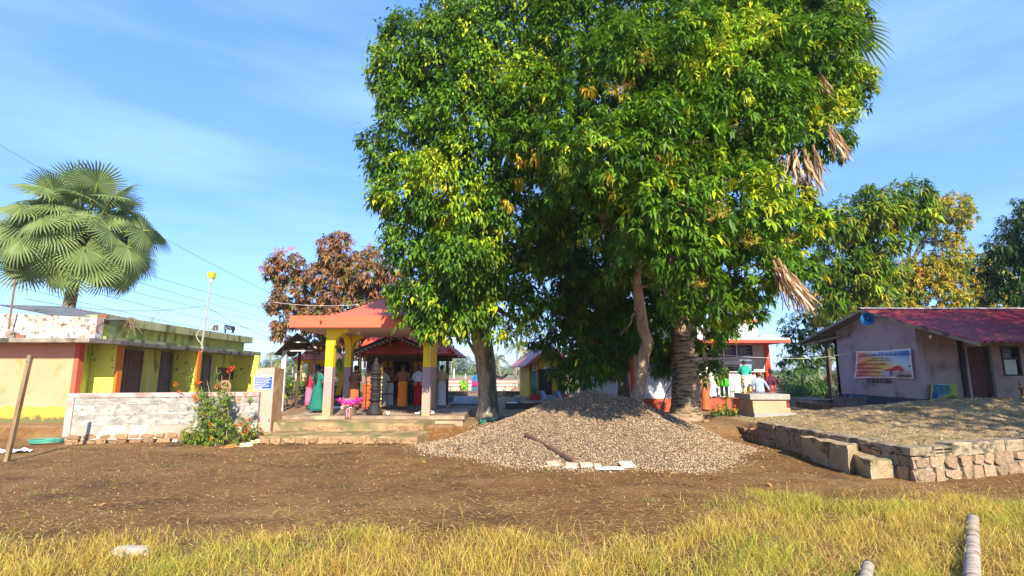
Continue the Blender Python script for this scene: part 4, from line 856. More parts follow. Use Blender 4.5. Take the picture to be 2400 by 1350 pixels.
# hanging bulb under it
t = thing('light_bulb', 'white bulb hanging under the pavilion roof', 'light bulb', P(841, 778, 18.5)); lpart(t, 'bulb', MB().ball((0, 0, -.0), (.07, .07, .09)), mat('milk_glass', (.8, .78, .7), rough=.3)); lpart(t, 'holder', MB().tube([(0, 0, .08), (0, 0, zt - t.location.z)], .025, 6), mat('white_plastic', (.75, .75, .72), rough=.4))

# ---- tile roofs
def tile_mesh(name, m):
    """clay roof tile, x across, y up the slope, lying on z=0; two rolls"""
    xs = [-.5, -.38, -.25, -.05, .12, .25, .38, .5]; zs = [.16, .10, .0, .0, .02, .10, .16, .16]; n = len(xs); V = []; F = []
    for yy, dz in ((-.5, .18), (.5, 0.0)):
        V += [(x, yy, z * .6 + dz) for x, z in zip(xs, zs)]
    V += [(x, -.5, z * .6 + .02) for x, z in zip(xs, zs)]
    for i in range(n - 1): F += [(i, i + 1, n + i + 1, n + i), (2 * n + i, 2 * n + i + 1, i + 1, i)]
    me = bpy.data.meshes.new(name); me.from_pydata(V, [], F); me.materials.append(m); return me
def tile_face(t, me, a, b, c, d, tw, th, lift=0.0):
    """a,b eave left/right; d,c top left/right"""
    a, b, c, d = map(Vector, (a, b, c, d)); loc = Vector(t.location); q = t.parent
    x = (b - a).normalized(); up = ((d + c) / 2 - (a + b) / 2); up = (up - x * up.dot(x)); H_ = up.length; up.normalize(); nrm = x.cross(up)
    rows = max(1, round(H_ / th)); hh = H_ / rows
    for r_ in range(rows):
        k = (r_ + .35) / rows; L0 = a.lerp(d, k); R0 = b.lerp(c, k); w = (R0 - L0).length; cnt = max(1, round(w / tw)); ww = w / cnt
        for i in range(cnt):
            p = L0.lerp(R0, (i + .5) / cnt) + nrm * (.012 + lift + random.uniform(0, .006)) + up * hh * .15
            M_ = Matrix((x, up, nrm)).transposed()
            link('tile', me, t, loc=p - loc, rot=M_.to_euler(), scale=(ww * 1.0, hh * 1.12, .12))
M_TILE = mat('clay_tile', (0.62, 0.075, 0.035), (0.74, 0.13, 0.045), sc=3, rough=.6, rnd=.16, bump=.2, dirt=[((0.28, 0.04, 0.035), 2, .6, .08)])
TILE = tile_mesh('tile', M_TILE)
M_WOOD = mat('dark_wood', (0.055, 0.032, 0.022), (0.09, 0.05, 0.03), sc=6, stretch=(1, 1, 4), rough=.7)
M_YWALL = mat('shrine_yellow', (0.72, 0.44, 0.02), (0.64, 0.36, 0.02), sc=2, rough=.7, bump=.1)
M_REDP = mat('red_oxide', (0.38, 0.065, 0.035), (0.46, 0.09, 0.045), sc=3, rough=.7, bump=.2)
M_GOLD = mat('brass', (0.75, 0.50, 0.13), (0.60, 0.38, 0.09), sc=8, rough=.3, metal=1.0)
YF = 23.6
t = thing('main_shrine', 'main shrine with red tiled hip roof, scalloped gable board and dark doorway', 'shrine', (PY(945, 900, YF).x, YF, .62))
X = lambda px, Y: PY(px, 850, Y).x
Zp = lambda py, Y: PY(1000, py, Y).z
part(t, 'plinth', MB().box(X(862, YF - .6), X(1044, YF - .6), YF - .6, YF + 3, .60, .82), mat('dark_stone', (.07, .06, .055), (.11, .095, .085), sc=5, bump=.4))
part(t, 'wall', MB().box(X(868, YF), X(920, YF), YF, YF + .2, .82, 2.95).box(X(966, YF), X(1012, YF), YF, YF + .2, .82, 2.95).box(X(920, YF), X(966, YF), YF, YF + .2, 2.75, 2.95)
     .box(X(868, YF), X(868, YF) + .2, YF + .2, YF + 2.2, .82, 2.95).box(X(1012, YF) - .2, X(1012, YF), YF + .2, YF + 2.2, .82, 2.95).box(X(868, YF), X(1012, YF), YF + 2.2, YF + 2.4, .82, 2.95), M_WOOD)
part(t, 'doorway', MB().box(X(920, YF), X(966, YF), YF + 1.2, YF + 1.25, .82, 2.75), mat('sanctum_shade', (.012, .01, .01), rough=.9))  # black sheet inside the doorway: the sanctum's darkness put in as colour
M_FRM = mat('door_frame_red', (.34, .10, .05), rough=.6)
for px in (921, 964): part(t, 'door_frame', MB().box(X(px, YF) - .045, X(px, YF) + .045, YF - .03, YF + .06, .82, 2.75), M_FRM)
def curtain(t, x0, x1, y, z0, z1, m, n=28, amp=.025, vee=None, name='curtain'):
    V, F = [], []
    for j in range(9):
        for i in range(n):
            k = i / (n - 1); x = x0 + (x1 - x0) * k
            if vee is not None and j < 8:       # gathered to the sides
                pull = vee * max(0, 1 - abs((j / 8) - .35) * 1.8); x = x + (x0 - x) * 0 + (x1 - x0) * pull * (-.5 + (k - .5) * 0)
            V.append((x, y + amp * math.sin(k * n * 1.9) * (1 if j < 8 else .4), z0 + (z1 - z0) * j / 8))
    for j in range(8):
        for i in range(n - 1): F.append((j * n + i, j * n + i + 1, (j + 1) * n + i + 1, (j + 1) * n + i))
    return part(t, name, MB().add(V, F), m, smooth=True)
M_CURT = mat('yellow_cloth', (.74, .46, .02), (.66, .38, .02), sc=4, rough=.8, trans=.2)
for a_, b_ in ((876, 886), (897, 903), (903, 908), (911, 919), (969, 979), (980, 990), (991, 1001)): curtain(t, X(a_, YF - .1), X(b_, YF - .1), YF - .09, .9 if a_ in (912,) else 1.25, 2.7, M_CURT, n=12)
part(t, 'curtain', MB().add([(X(897, YF), YF - .13, 2.72), (X(919, YF), YF - .13, 2.72), (X(919, YF), YF - .13, 2.45), (X(908, YF), YF - .13, 2.62), (X(900, YF), YF - .13, 2.2), (X(897, YF), YF - .13, 1.6)], [(0, 1, 2, 3), (0, 3, 4, 5)]), M_CURT)
# posts and eave beams
for px in (843, 868, 1049): part(t, 'post', MB().box(X(px, YF - 1.1) - .06, X(px, YF - 1.1) + .06, YF - 1.16, YF - 1.04, .62, 2.8), M_WOOD)
ze = Zp(830, YF - 1.4)
part(t, 'eave_beam', MB().box(X(838, YF - 1.3), X(1071, YF - 1.3), YF - 1.36, YF - 1.2, ze - .14, ze - .03), M_WOOD)
part(t, 'eave_beam', MB().box(X(848, YF - 1.3), X(1058, YF - 1.3), YF - 1.18, YF - 1.05, ze - .30, ze - .14), M_WOOD)
xe0, xe1 = X(836, YF - 1.4), X(1063, YF - 1.4); yb_ = YF + 4.5; zr = Zp(757, YF + 2.3)
rl, rr_ = Vector((X(890, YF + 2.3), YF + 2.3, zr)), Vector((X(985, YF + 2.3), YF + 2.3, zr))
E = [Vector((xe0, YF - 1.4, ze)), Vector((xe1, YF - 1.4, ze)), Vector((xe1, yb_, ze)), Vector((xe0, yb_, ze))]
part(t, 'roof_deck', MB().add(E + [rl, rr_] + [v - Vector((0, 0, .05)) for v in E], [(0, 1, 5, 4), (1, 2, 5), (2, 3, 4, 5), (3, 0, 4), (9, 8, 7, 6), (0, 6, 7, 1), (1, 7, 8, 2), (2, 8, 9, 3), (3, 9, 6, 0)]), M_TILE)
tile_face(t, TILE, E[0], E[1], rr_, rl, .36, .34); tile_face(t, TILE, E[1], E[2], rr_, rr_, .5, .45)
tile_face(t, TILE, E[3], E[0], rl, rl, .5, .45)
mb = MB()
for a_, b_ in ((E[1], rr_), (E[0], rl), (rl, rr_)): mb.tube([a_ + Vector((0, 0, .05)), b_ + Vector((0, 0, .06))], .07, 7)
part(t, 'ridge_tiles', mb, M_TILE, smooth=True)
# scalloped gable board
yg = YF - 1.75; ga, gl, gr = Vector((X(925, yg), yg, Zp(784, yg))), Vector((X(828, yg), yg, Zp(825, yg))), Vector((X(1008, yg), yg, Zp(822, yg)))
M_BARGE = mat('barge_board', (.52, .44, .44), rough=.7); M_BDK = mat('barge_dark', (.05, .03, .035), rough=.7)
for e0, e1 in ((gl, ga), (ga, gr)):
    n = 10; d = (e1 - e0); up = Vector((0, 0, 1)); outl = [e0, e1]
    low = []
    for i in range(n * 6 + 1):
        k = 1 - i / (n * 6); w = abs(math.sin(PI * k * n)); low.append(e0.lerp(e1, k) - up * (.12 + .085 * w))
    part(t, 'barge_board', MB().poly(outl + low, (0, .03, 0)), M_BARGE)
    part(t, 'barge_rail', MB().beam(e0 + up * .03 + Vector((0, -.03, 0)), e1 + up * .03 + Vector((0, -.03, 0)), .12, .07), M_BDK)
    for i in range(n):
        c = e0.lerp(e1, (i + .5) / n) - up * .13
        part(t, 'scallop', MB().poly([c + Vector((math.cos(a) * .055, -.012, math.sin(a) * .055)) for a in [j * PI / 4 for j in range(8)]], (0, .008, 0)), M_BDK)
# small gable roof behind the board, and the low porch hip roof under it
gb = Vector((ga.x, YF + .4, ga.z)); glb = Vector((gl.x, YF + .2, gl.z)); grb = Vector((gr.x, YF + .2, gr.z)); dn = Vector((0, 0, .05))
part(t, 'gable_roof', MB().add([ga, gl, glb, gb, ga - dn, gl - dn, glb - dn, gb - dn], [(0, 1, 2, 3), (7, 6, 5, 4), (0, 4, 5, 1)]), M_TILE)
part(t, 'gable_roof', MB().add([ga, gr, grb, gb, ga - dn, gr - dn, grb - dn, gb - dn], [(3, 2, 1, 0), (4, 5, 6, 7), (1, 5, 4, 0)]), M_TILE)
yp = YF - 2.35; pa, pl, pr_ = Vector((X(943, yp + 1.2), yp + 1.2, Zp(806, yp + 1.2))), Vector((X(858, yp), yp, Zp(829, yp))), Vector((X(1012, yp), yp, Zp(829, yp)))
plb, prb = Vector((pl.x, yp + 2.2, pl.z)), Vector((pr_.x, yp + 2.2, pr_.z)); pal_ = Vector((X(925, yp + 1.2), pa.y, pa.z)); par = Vector((X(955, yp + 1.2), pa.y, pa.z))
part(t, 'porch_deck', MB().add([pl, pr_, prb, plb, pal_, par], [(0, 1, 5, 4), (1, 2, 5), (3, 0, 4), (2, 3, 4, 5), (0, 3, 2, 1)]), M_TILE)
tile_face(t, TILE, pl, pr_, par, pal_, .30, .25); tile_face(t, TILE, plb, pl, pal_, pal_, .4, .35); tile_face(t, TILE, pr_, prb, par, par, .4, .35)
mb = MB().tube([pl + Vector((0, 0, .04)), pal_ + Vector((0, 0, .05))], .045, 6).tube([pr_ + Vector((0, 0, .04)), par + Vector((0, 0, .05))], .045, 6).tube([pal_ + Vector((0, 0, .05)), par + Vector((0, 0, .05))], .045, 6); part(t, 'ridge_tiles', mb, M_TILE)
part(t, 'eave_beam', MB().box(pl.x, pr_.x, yp + .05, yp + .15, pl.z - .13, pl.z - .03), M_WOOD)
for px in (862, 1008): part(t, 'post', MB().box(X(px, yp + .1) - .04, X(px, yp + .1) + .04, yp + .06, yp + .14, .62, pl.z - .1), M_WOOD)
# timber ledges over the gable
part(t, 'rooftop_frame', MB().box(X(905, YF + 1), X(985, YF + 1), YF + .9, YF + 1.1, Zp(783, YF + 1), Zp(779, YF + 1)).box(X(910, YF + 1), X(930, YF + 1), YF + .95, YF + 1.05, Zp(779, YF + 1), Zp(772, YF + 1)), mat('old_timber', (.22, .18, .14), (.3, .26, .2), sc=4))
# a garland rope and thin pole before the gable
part(t, 'pole', MB().tube([(X(913, yg - .1), yg - .1, Zp(818, yg)), (X(913, yg - .1), yg - .1, Zp(776, yg))], .02, 6), mat('bamboo', (.45, .34, .12), (.55, .42, .18), sc=5, rough=.6))
# marigold strings
M_MARI = mat('marigold', (.75, .32, .02), (.8, .45, .03), sc=20, rough=.8)
for i, (px, y0_, y1_) in enumerate(((845, 836, 868), (855, 838, 860))):
    c = PY(px, y0_, 21.9); e = PY(px, y1_, 21.9); mb = MB(); n = 9
    for k in range(n): mb.ball(c.lerp(e, k / (n - 1)), (.055, .055, .05), 7, 4)
    solo('garland', mb, M_MARI, ('longer' if i == 0 else 'shorter') + ' orange marigold garland hanging at the open side of the main shrine', 'garland', smooth=True, group='marigold garlands')

# ---- second shrine, further back
YG2 = 32.0
t = thing('side_shrine', 'small pyramid roofed shrine with red tiles and yellow beam behind the tin shed', 'shrine', (X(745, YG2), YG2, TERR))
z2 = Zp(843, YG2); a2 = Vector((X(745, YG2 + 2.5), YG2 + 2.5, Zp(808, YG2 + 2.5))); e2 = [Vector((X(684, YG2), YG2, z2)), Vector((X(806, YG2), YG2, z2)), Vector((X(806, YG2), YG2 + 4.5, z2)), Vector((X(684, YG2), YG2 + 4.5, z2))]
part(t, 'roof_deck', MB().add(e2 + [a2], [(0, 1, 4), (1, 2, 4), (2, 3, 4), (3, 0, 4), (3, 2, 1, 0)]), M_TILE)
tile_face(t, TILE, e2[0], e2[1], a2, a2, .42, .42)
part(t, 'beam', MB().box(e2[0].x + .1, e2[1].x - .1, YG2 + .1, YG2 + .25, z2 - .22, z2 - .01).box(e2[0].x + .1, e2[0].x + .25, YG2 + .25, YG2 + 4.3, z2 - .22, z2 - .01), M_YWALL)
for px in (703, 757, 800): part(t, 'post', MB().lathe([(.11, 0), (.11, .5), (.06, .6), (.08, 1.6), (.13, z2 - TERR - .5), (.13, z2 - TERR - .22)], (X(px, YG2 + .2), YG2 + .2, TERR), 8), M_YWALL)
part(t, 'wall', MB().box(X(722, YG2 + 1.2), X(797, YG2 + 1.2), YG2 + 1.2, YG2 + 4, TERR, z2), M_YWALL); part(t, 'door', MB().box(X(738, YG2 + 1.1), X(752, YG2 + 1.1), YG2 + 1.17, YG2 + 1.21, TERR, z2 - .3), M_WOOD)

# ---- tin shed
t = thing('tin_shed', 'open shed of grey tin sheets on thin posts between the notice pillar and the pavilion', 'shed', P(668, 930, 23))
M_TIN = mat('tin_sheet', (.25, .26, .27), (.36, .37, .38), sc=3, rough=.5, metal=.4, bump=.1, dirt=[((.14, .11, .09), 4, .6, .06)]); M_TIND = mat('tin_shaded', (.055, .05, .048), (.08, .07, .06), sc=3, rough=.8)  # undersides take a darker tin: their shade is put into the colour
zr1 = P(697, 780, 22).z; r1 = P(697, 780, 22); r2 = P(722, 806, (zr1 - 2.1) / .0510); l1 = P(641, 832, 21.5); l2 = P(690, 836, 28.5); q1 = P(757, 834, 21.0); q2 = P(762, 838, 28)
for a_, b_, c_, d_ in ((l1, r1, r2, l2), (r1, q1, q2, r2)):
    for k in range(3):
        u0, u1 = k / 3, (k + 1) / 3; pa_, pb_, pc_, pd_ = a_.lerp(d_, u0), b_.lerp(c_, u0), b_.lerp(c_, u1 - .01), a_.lerp(d_, u1 - .01); nn = (pb_ - pa_).cross(pd_ - pa_).normalized(); nn = nn if nn.z > 0 else -nn
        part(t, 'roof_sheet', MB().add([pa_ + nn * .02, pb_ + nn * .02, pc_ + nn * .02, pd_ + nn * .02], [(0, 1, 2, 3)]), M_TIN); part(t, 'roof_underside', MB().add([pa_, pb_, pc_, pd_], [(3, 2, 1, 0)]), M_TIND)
M_PIPE = mat('painted_pipe', (.62, .60, .58), rough=.4)
for px, s_, y_, m_, w_ in ((668, 22.3, 822, M_PIPE, .09), (703, 24.0, 822, M_WOOD, .06), (738, 26, 812, mat('rosy_post', (.45, .28, .22), rough=.7), .08)):
    tp_ = P(px, y_, s_); gb_ = Vector((tp_.x, tp_.y, TERR)); part(t, 'post', MB().box(tp_.x - w_, tp_.x + w_, tp_.y - w_ * .6, tp_.y + w_ * .6, TERR - .05, tp_.z), m_)
part(t, 'tie_bar', MB().beam(P(668, 822, 22.3), P(733, 822, 22.6), .05, .05), M_PIPE); part(t, 'tie_bar', MB().beam(P(688, 802, 22.3), P(718, 802, 22.6), .05, .05), M_PIPE)

# ---- small yellow shrine
YS = 31.2
t = thing('small_shrine', 'small yellow shrine with teal twisted columns and a dark door under the mango leaves', 'shrine', (X(1280, YS), YS, TERR))
x0, x1 = X(1238, YS), X(1326, YS); zev = Zp(857, YS); zap = Zp(812, YS); xc = (x0 + x1) / 2
part(t, 'plinth', MB().box(x0 - .25, x1 + .25, YS - .3, YS + 2.6, TERR - .05, Zp(930, YS) - .0), mat('tan_plinth', (.34, .22, .14), rough=.8))
zf = Zp(925, YS)
part(t, 'wall', MB().poly([(x0, YS, zf - .2), (x1, YS, zf - .2), (x1, YS, zev), (xc, YS, zap - .15), (x0, YS, zev)], (0, 2.1, 0)), M_YWALL)
M_RTIN = mat('faded_red_sheet', (.40, .16, .14), (.52, .26, .22), sc=3, rough=.6, bump=.1)
for sg, xe in ((-1, x0 - .55), (1, x1 + .55)):
    n = 7
    for k in range(n):
        ya, yc = YS - .75 + k * .5, YS - .75 + (k + 1) * .5 - .03; zl = zev - .10
        part(t, 'roof_sheet', MB().hexa([(xe, ya, zl), (xc, ya, zap), (xc, yc, zap), (xe, yc, zl), (xe, ya, zl + .05), (xc, ya, zap + .05), (xc, yc, zap + .05), (xe, yc, zl + .05)]), M_RTIN)
    part(t, 'barge_board', MB().beam((xe, YS - .77, zev - .13), (xc, YS - .77, zap - .02), .04, .12), mat('red_trim', (.55, .08, .05), rough=.6))
part(t, 'door', MB().box(X(1263, YS), X(1291, YS), YS - .012, YS + .02, zf, Zp(867, YS)), mat('black_door', (.025, .015, .015), rough=.5))
M_MAR = mat('maroon_trim', (.20, .03, .03), rough=.6)
part(t, 'door_frame', MB().box(X(1263, YS) - .07, X(1263, YS), YS - .03, YS, zf, Zp(867, YS)).box(X(1291, YS), X(1291, YS) + .07, YS - .03, YS, zf, Zp(867, YS)).box(X(1263, YS) - .07, X(1291, YS) + .07, YS - .031, YS, Zp(867, YS), Zp(867, YS) + .07), M_MAR)
mb = MB(); pr0 = None; ca = ((X(1263, YS) + X(1291, YS)) / 2)
pts = [(ca + math.cos(a) * .48, YS - .02, Zp(862, YS) + math.sin(a) * .62) for a in [PI * k / 14 for k in range(15)]]; mb.tube(pts, .022, 6); part(t, 'arch_band', mb, M_MAR)
M_TEAL = mat('teal_paint', (.09, .22, .22), (.12, .27, .26), sc=3, rough=.6)
for px in (1249, 1316):
    cx = X(px, YS - .12); c_ = part(t, 'column', MB().lathe([(.15, 0), (.15, Zp(872, YS) - zf)], (cx, YS - .10, zf), 12), M_TEAL, smooth=True)
    mb = MB()
    for k in range(4): mb.tube([(cx + .152 * math.cos(-PI + PI * j / 8), YS - .10 - .152 * abs(math.sin(PI * j / 8)), zf + .15 + k * .3 + j * .05) for j in range(9)], .012, 4)
    part(c_, 'twist_band', mb, mat('dark_teal', (.02, .06, .07), rough=.6))
    zc0, zc1 = Zp(871, YS), Zp(855, YS); k_ = part(t, 'capital', MB().box(cx - .2, cx + .2, YS - .26, YS, zc0, zc1), M_MAR); part(k_, 'capital_face', MB().box(cx - .155, cx + .155, YS - .27, YS - .2, zc0 + .05, zc1 - .05), mat('pale_yellow', (.78, .6, .25), rough=.6)); part(k_, 'capital_face', MB().box(cx - .10, cx + .10, YS - .278, YS - .2, zc0 + .1, zc1 - .1), M_YWALL)
    part(k_, 'capital_dot', MB().tube([(cx, YS - .285, (zc0 + zc1) / 2), (cx, YS - .26, (zc0 + zc1) / 2)], .05, 8), M_MAR)
    part(t, 'red_base', MB().box(cx - (.32 if px < 1280 else .28), cx + .30, YS - .42, YS - .002, TERR - .05, zf), mat('bright_red', (.50, .05, .03), rough=.6))
part(t, 'steps', MB().box(X(1268, YS) , X(1302, YS), YS - .8, YS - .31, TERR - .05, zf - .12).box(X(1270, YS), X(1300, YS), YS - .5, YS - .3, zf - .12, zf - .02), mat('grey_cement', (.24, .24, .25), (.3, .3, .31), sc=4))
for px in (1266, 1304): part(t, 'step_cheek', MB().poly([(X(px, YS - .9) - .1, YS - 1.0 + .75 * (1 - math.cos(a)) , TERR + .05 + .5 * math.sin(a)) for a in [PI * k / 10 for k in range(11)]] + [(X(px, YS - .9) - .1, YS + .5 - .002 - .01, TERR - .05), (X(px, YS - .9) - .1, YS - 1.0, TERR - .05)], (.2, 0, 0)), mat('grey_cement', (.24, .24, .25)))
t.rotation_euler.z = R(14)
part(t, 'emblem', MB().poly([(ca - .12, YS - .04, Zp(865, YS)), (ca + .12, YS - .04, Zp(865, YS)), (ca + .03, YS - .04, Zp(858, YS)), (ca - .03, YS - .04, Zp(858, YS))], (0, .03, 0)), mat('white_marble', (.75, .74, .78), rough=.4))

# ---- the row of rooms on the left
ZC = PY(100, 802, 16.7).z; Yo = 17.5
xr0 = PY(182, 860, Yo).x
t = thing('row_of_rooms', 'single storey row of rooms with peach, pink and lime walls under a stained flat roof', 'building', (xr0, Yo, TERR - .1))
M_PEACH = mat('peach_wall', (0.66, 0.33, 0.19), (0.60, 0.29, 0.16), sc=0.8, rough=.85, bump=.25, bsc=8, dirt=[((0.44, 0.40, 0.36), 1.1, 0.655, 0.025), ((0.62, 0.25, 0.10), 2.2, 0.62, .06), ((0.70, 0.34, 0.06), 5.0, 0.60, .06, 3.0, .66), ((0.14, 0.135, 0.045), 5.0, 0.63, .12, 2.2, .34)])
M_PARA = mat('flaking_pink', (0.62, 0.36, 0.32), (0.56, 0.31, 0.27), sc=2, rough=.9, bump=.4, bsc=14, dirt=[((0.56, 0.53, 0.48), 2.2, 0.50, .05), ((0.20, 0.19, 0.15), 7.0, 0.57, .035), ((.10, .10, .07), 3.5, .64, .05)])
M_LIME = mat('lime_wall', (0.56, 0.62, 0.095), (0.47, 0.55, 0.095), sc=1.4, rough=.85, bump=.3, bsc=9, stretch=(1, 1, .4), dirt=[((0.20, 0.21, 0.07), 2.0, 0.60, 0.08), ((.58, .60, .25), 1.7, .60, .08)])
M_LIME2 = mat('lemon_pier', (0.78, 0.76, 0.10), (0.70, 0.68, 0.12), sc=1.4, rough=.85, bump=.3, bsc=9, dirt=[((0.30, 0.20, 0.08), 4.5, 0.645, 0.02)])
M_OLIVE = mat('olive_slab', (0.44, 0.47, 0.20), (0.36, 0.39, 0.15), sc=1.2, rough=.9, bump=.3, bsc=10, stretch=(1, 1, .3), dirt=[((0.12, 0.13, 0.05), 2.2, 0.57, 0.08), ((.52, .50, .32), 3.6, .60, .06)])
M_REDS = mat('red_strip', (0.62, 0.12, 0.06), (.55, .1, .05), sc=2, rough=.8)
M_RUST2 = mat('orange_edge', (0.62, 0.16, 0.02), rough=.8)
M_CONC = mat('stained_concrete', (.20, .17, .13), (.32, .28, .22), sc=2.5, rough=.95, bump=.6, bsc=14, dirt=[((.07, .06, .045), 1.6, .57, .06)])
part(t, 'peach_wall', MB().box(-27, xr0 - .16, Yo, Yo + .22, TERR - .25, ZC), M_PEACH)
part(t, 'red_corner', MB().box(xr0 - .16, xr0, Yo - .004, Yo + .22, TERR - .25, ZC), M_REDS)
D1o, D2o, D3o = PY(276, 860, 18.5), PY(463, 860, 24.2), PY(604, 860, 31.9); D1i, D2i, D3i = PY(212, 860, 18.5), PY(410, 860, 24.2), PY(550, 860, 31.9)
ZF = TERR + .02; ZU = PY(600, 834, 32).z
part(t, 'lime_wall', MB().slab((xr0 - .02, Yo + .22), (D1i.x - .02, 18.5), .2, TERR - .2, ZC, 1), M_LIME)
part(t, 'lime_wall', MB().slab(D1i[:2], D3i[:2], .22, TERR - .2, 4.0, 1), M_LIME)
for (i_, o_, nm) in ((D1i, D1o, 1), (D2i, D2o, 2), (D3i, D3o, 3)):
    w_ = part(t, 'pier', MB().box(i_.x - .05, o_.x - .10, o_.y, o_.y + .24, TERR - .2, ZU + .02), M_LIME2); part(w_, 'pier_edge', MB().box(o_.x - .10, o_.x, o_.y - .003, o_.y + .243, TERR - .2, ZU + .02), M_RUST2 if nm < 3 else M_LIME2)
part(t, 'floor_slab', MB().hexa([(D1i.x, 17.8, TERR - .3), (D1o.x + .2, 17.8, TERR - .3), (D3o.x + .2, 33, TERR - .3), (D3i.x, 33, TERR - .3), (D1i.x, 17.8, ZF), (D1o.x + .2, 17.8, ZF), (D3o.x + .2, 33, ZF), (D3i.x, 33, ZF)]), M_CONC)
def onfac(px):        # where the ray through px meets the recessed wall
    A_, B2 = D1i, D3i; r = ray(px, 860); k = r.x / r.y; d = B2 - A_; u = (A_.x - k * A_.y) / (k * d.y - d.x); return A_ + d * u
def facbox(px0, px1, z0, z1, out0, out1):
    a_, b_ = onfac(px0), onfac(px1); d = (b_ - a_).normalized(); n_ = Vector((d.y, -d.x, 0)); A2 = a_ + n_ * out0; B2 = b_ + n_ * out0
    return MB().slab(A2[:2], B2[:2], out1 - out0, z0, z1, -1)
M_DOOR = mat('brown_door', (.11, .065, .055), (.14, .085, .07), sc=4, stretch=(1, 1, .3), rough=.6); M_DOOR2 = mat('grey_door', (.10, .085, .10), (.14, .12, .13), sc=4, rough=.6)
zd = 2.85
for px0, px1, m_ in ((288, 330, M_DOOR), (374, 400, M_DOOR2), (474, 492, M_DOOR2)):
    d_ = part(t, 'door', facbox(px0 + 2, px1 - 2, ZF, zd, .0, .03), m_)
    for a_, b_ in ((px0, px0 + 2), (px1 - 2, px1)): part(d_, 'door_frame', facbox(a_, b_, ZF, zd + .06, .0, .07), M_DOOR2)
    part(d_, 'door_frame', facbox(px0, px1, zd, zd + .07, .0, .068), M_DOOR2)
    for z_ in (ZF + .25, ZF + 1.15, ZF + 1.85): part(d_, 'door_panel', facbox(px0 + (px1 - px0) * .25, px1 - (px1 - px0) * .25, z_, z_ + (.7 if z_ < 2 else .4), .03, .045), m_)
d_ = part(t, 'window', facbox(508, 548, Zp(892, 28), Zp(861, 28), .0, .02), M_WOOD); part(d_, 'window_frame', facbox(508, 511, Zp(892, 28), Zp(861, 28), .02, .06), M_DOOR)
# canopy
e1, e2_ = Vector((PY(283, 812, 18.1).x, 18.1, 0)), Vector((PY(611, 833, 33.0).x, 33.0, 0))
mb = MB().box(-27, e1.x + .02, 16.7, 18.1, ZC, ZC + .14); mb.hexa([(D1i.x, 18.102, ZC), (e1.x, 18.102, ZC), (e2_.x, e2_.y, ZU), (D3i.x, 33, ZU), (D1i.x, 18.102, ZC + .12), (e1.x, 18.102, ZC + .12), (e2_.x, e2_.y, ZU + .12), (D3i.x, 33, ZU + .12)])
part(t, 'canopy', mb, M_CONC)
part(t, 'canopy_upstand', MB().slab((e1.x + .003, 17.4), (e2_.x + .003, 33), .10, ZC - .03, ZC + .24, 1), M_OLIVE)
# parapet over the peach room, the bits on it
zp0, zp1 = PY(0, 724, 17.2).z, PY(214, 744, 17.2).z; xp1 = PY(226, 760, 17.2).x
part(t, 'parapet', MB().hexa([(-27, 17.2, ZC + .14), (xp1, 17.2, ZC + .14), (xp1, 17.5, ZC + .14), (-27, 17.5, ZC + .14), (-27, 17.2, zp0 + .25), (xp1, 17.2, zp1), (xp1, 17.5, zp1), (-27, 17.5, zp0 + .25)]), M_PARA)
# upper roof slab of the lime rooms
u1, u2 = P(247, 748, 19.0), P(592, 800, 31.6); zt1, zb1 = 2.1 + .1078 * 18.9, 2.1 + .0905 * 18.9
part(t, 'roof_slab', MB().hexa([(u1.x - 5, u1.y, zb1), (u1.x, u1.y, zb1), (u2.x, u2.y, zb1 - .07), (u2.x - 5, u2.y, zb1 - .07), (u1.x - 5, u1.y, zt1), (u1.x, u1.y, zt1), (u2.x, u2.y, zt1 - .05), (u2.x - 5, u2.y, zt1 - .05)]), M_OLIVE)
part(t, 'upper_wall', MB().hexa([(u1.x - 4, u1.y + .3, ZC + .12), (u1.x - .35, u1.y + .3, ZC + .12), (u2.x - .35, u2.y - .3, ZC + .12), (u2.x - 4, u2.y - .3, ZC + .12), (u1.x - 4, u1.y + .3, zb1), (u1.x - .35, u1.y + .3, zb1), (u2.x - .35, u2.y - .3, zb1 - .07), (u2.x - 4, u2.y - .3, zb1 - .07)]), M_LIME)
part(t, 'end_wall', MB().box(-22, D3i.x, 32.7, 32.9, TERR, ZC), M_LIME)
# corrugated sheets lying over the peach room
M_GSH = mat('grey_sheet', (.13, .14, .15), (.20, .21, .22), sc=2, rough=.7)
def corr_sheet(name, t, a, b, c, d, pitch, amp, m, flat=.5):
    """a-b low edge, d-c high edge; waves run a->d"""
    a, b, c, d = map(Vector, (a, b, c, d)); w = (b - a).length; n = max(2, round(w / pitch)); nn = (b - a).cross(d - a).normalized(); V, F = [], []
    prof = [(0, 0), (.30, 0), (.42, 1), (.62, 1), (.74, 0)]
    us = [(i + p[0]) / n for i in range(n) for p in prof] + [1.0]; hs = [p[1] for i in range(n) for p in prof] + [0]
    for u, h in zip(us, hs): V += [a.lerp(b, u) + nn * h * amp, d.lerp(c, u) + nn * h * amp]
    for i in range(len(us) - 1): F.append((2 * i, 2 * i + 2, 2 * i + 3, 2 * i + 1))
    off = Vector(t.location); me = bpy.data.meshes.new(name); me.from_pydata([tuple(v - off) for v in V], [], F); me.materials.append(m); return link(name, me, t)
s0, s1 = PY(28, 708, 18.2), PY(214, 742, 18.2)
for k in range(3):
    a_ = s0.lerp(s1, k / 3); b_ = s0.lerp(s1, (k + 1) / 3); corr_sheet('roof_sheet', t, a_ - Vector((0, .6, .18)), b_ - Vector((0, .6, .18)), b_ + Vector((0, 2.2, .1)), a_ + Vector((0, 2.2, .1)), .18, .035, M_GSH)
part(t, 'roof_pole', MB().tube([P(20, 772, 17.0), P(36, 655, 17.0)], .03, 6), mat('rusty_pole', (.2, .14, .1), rough=.8))
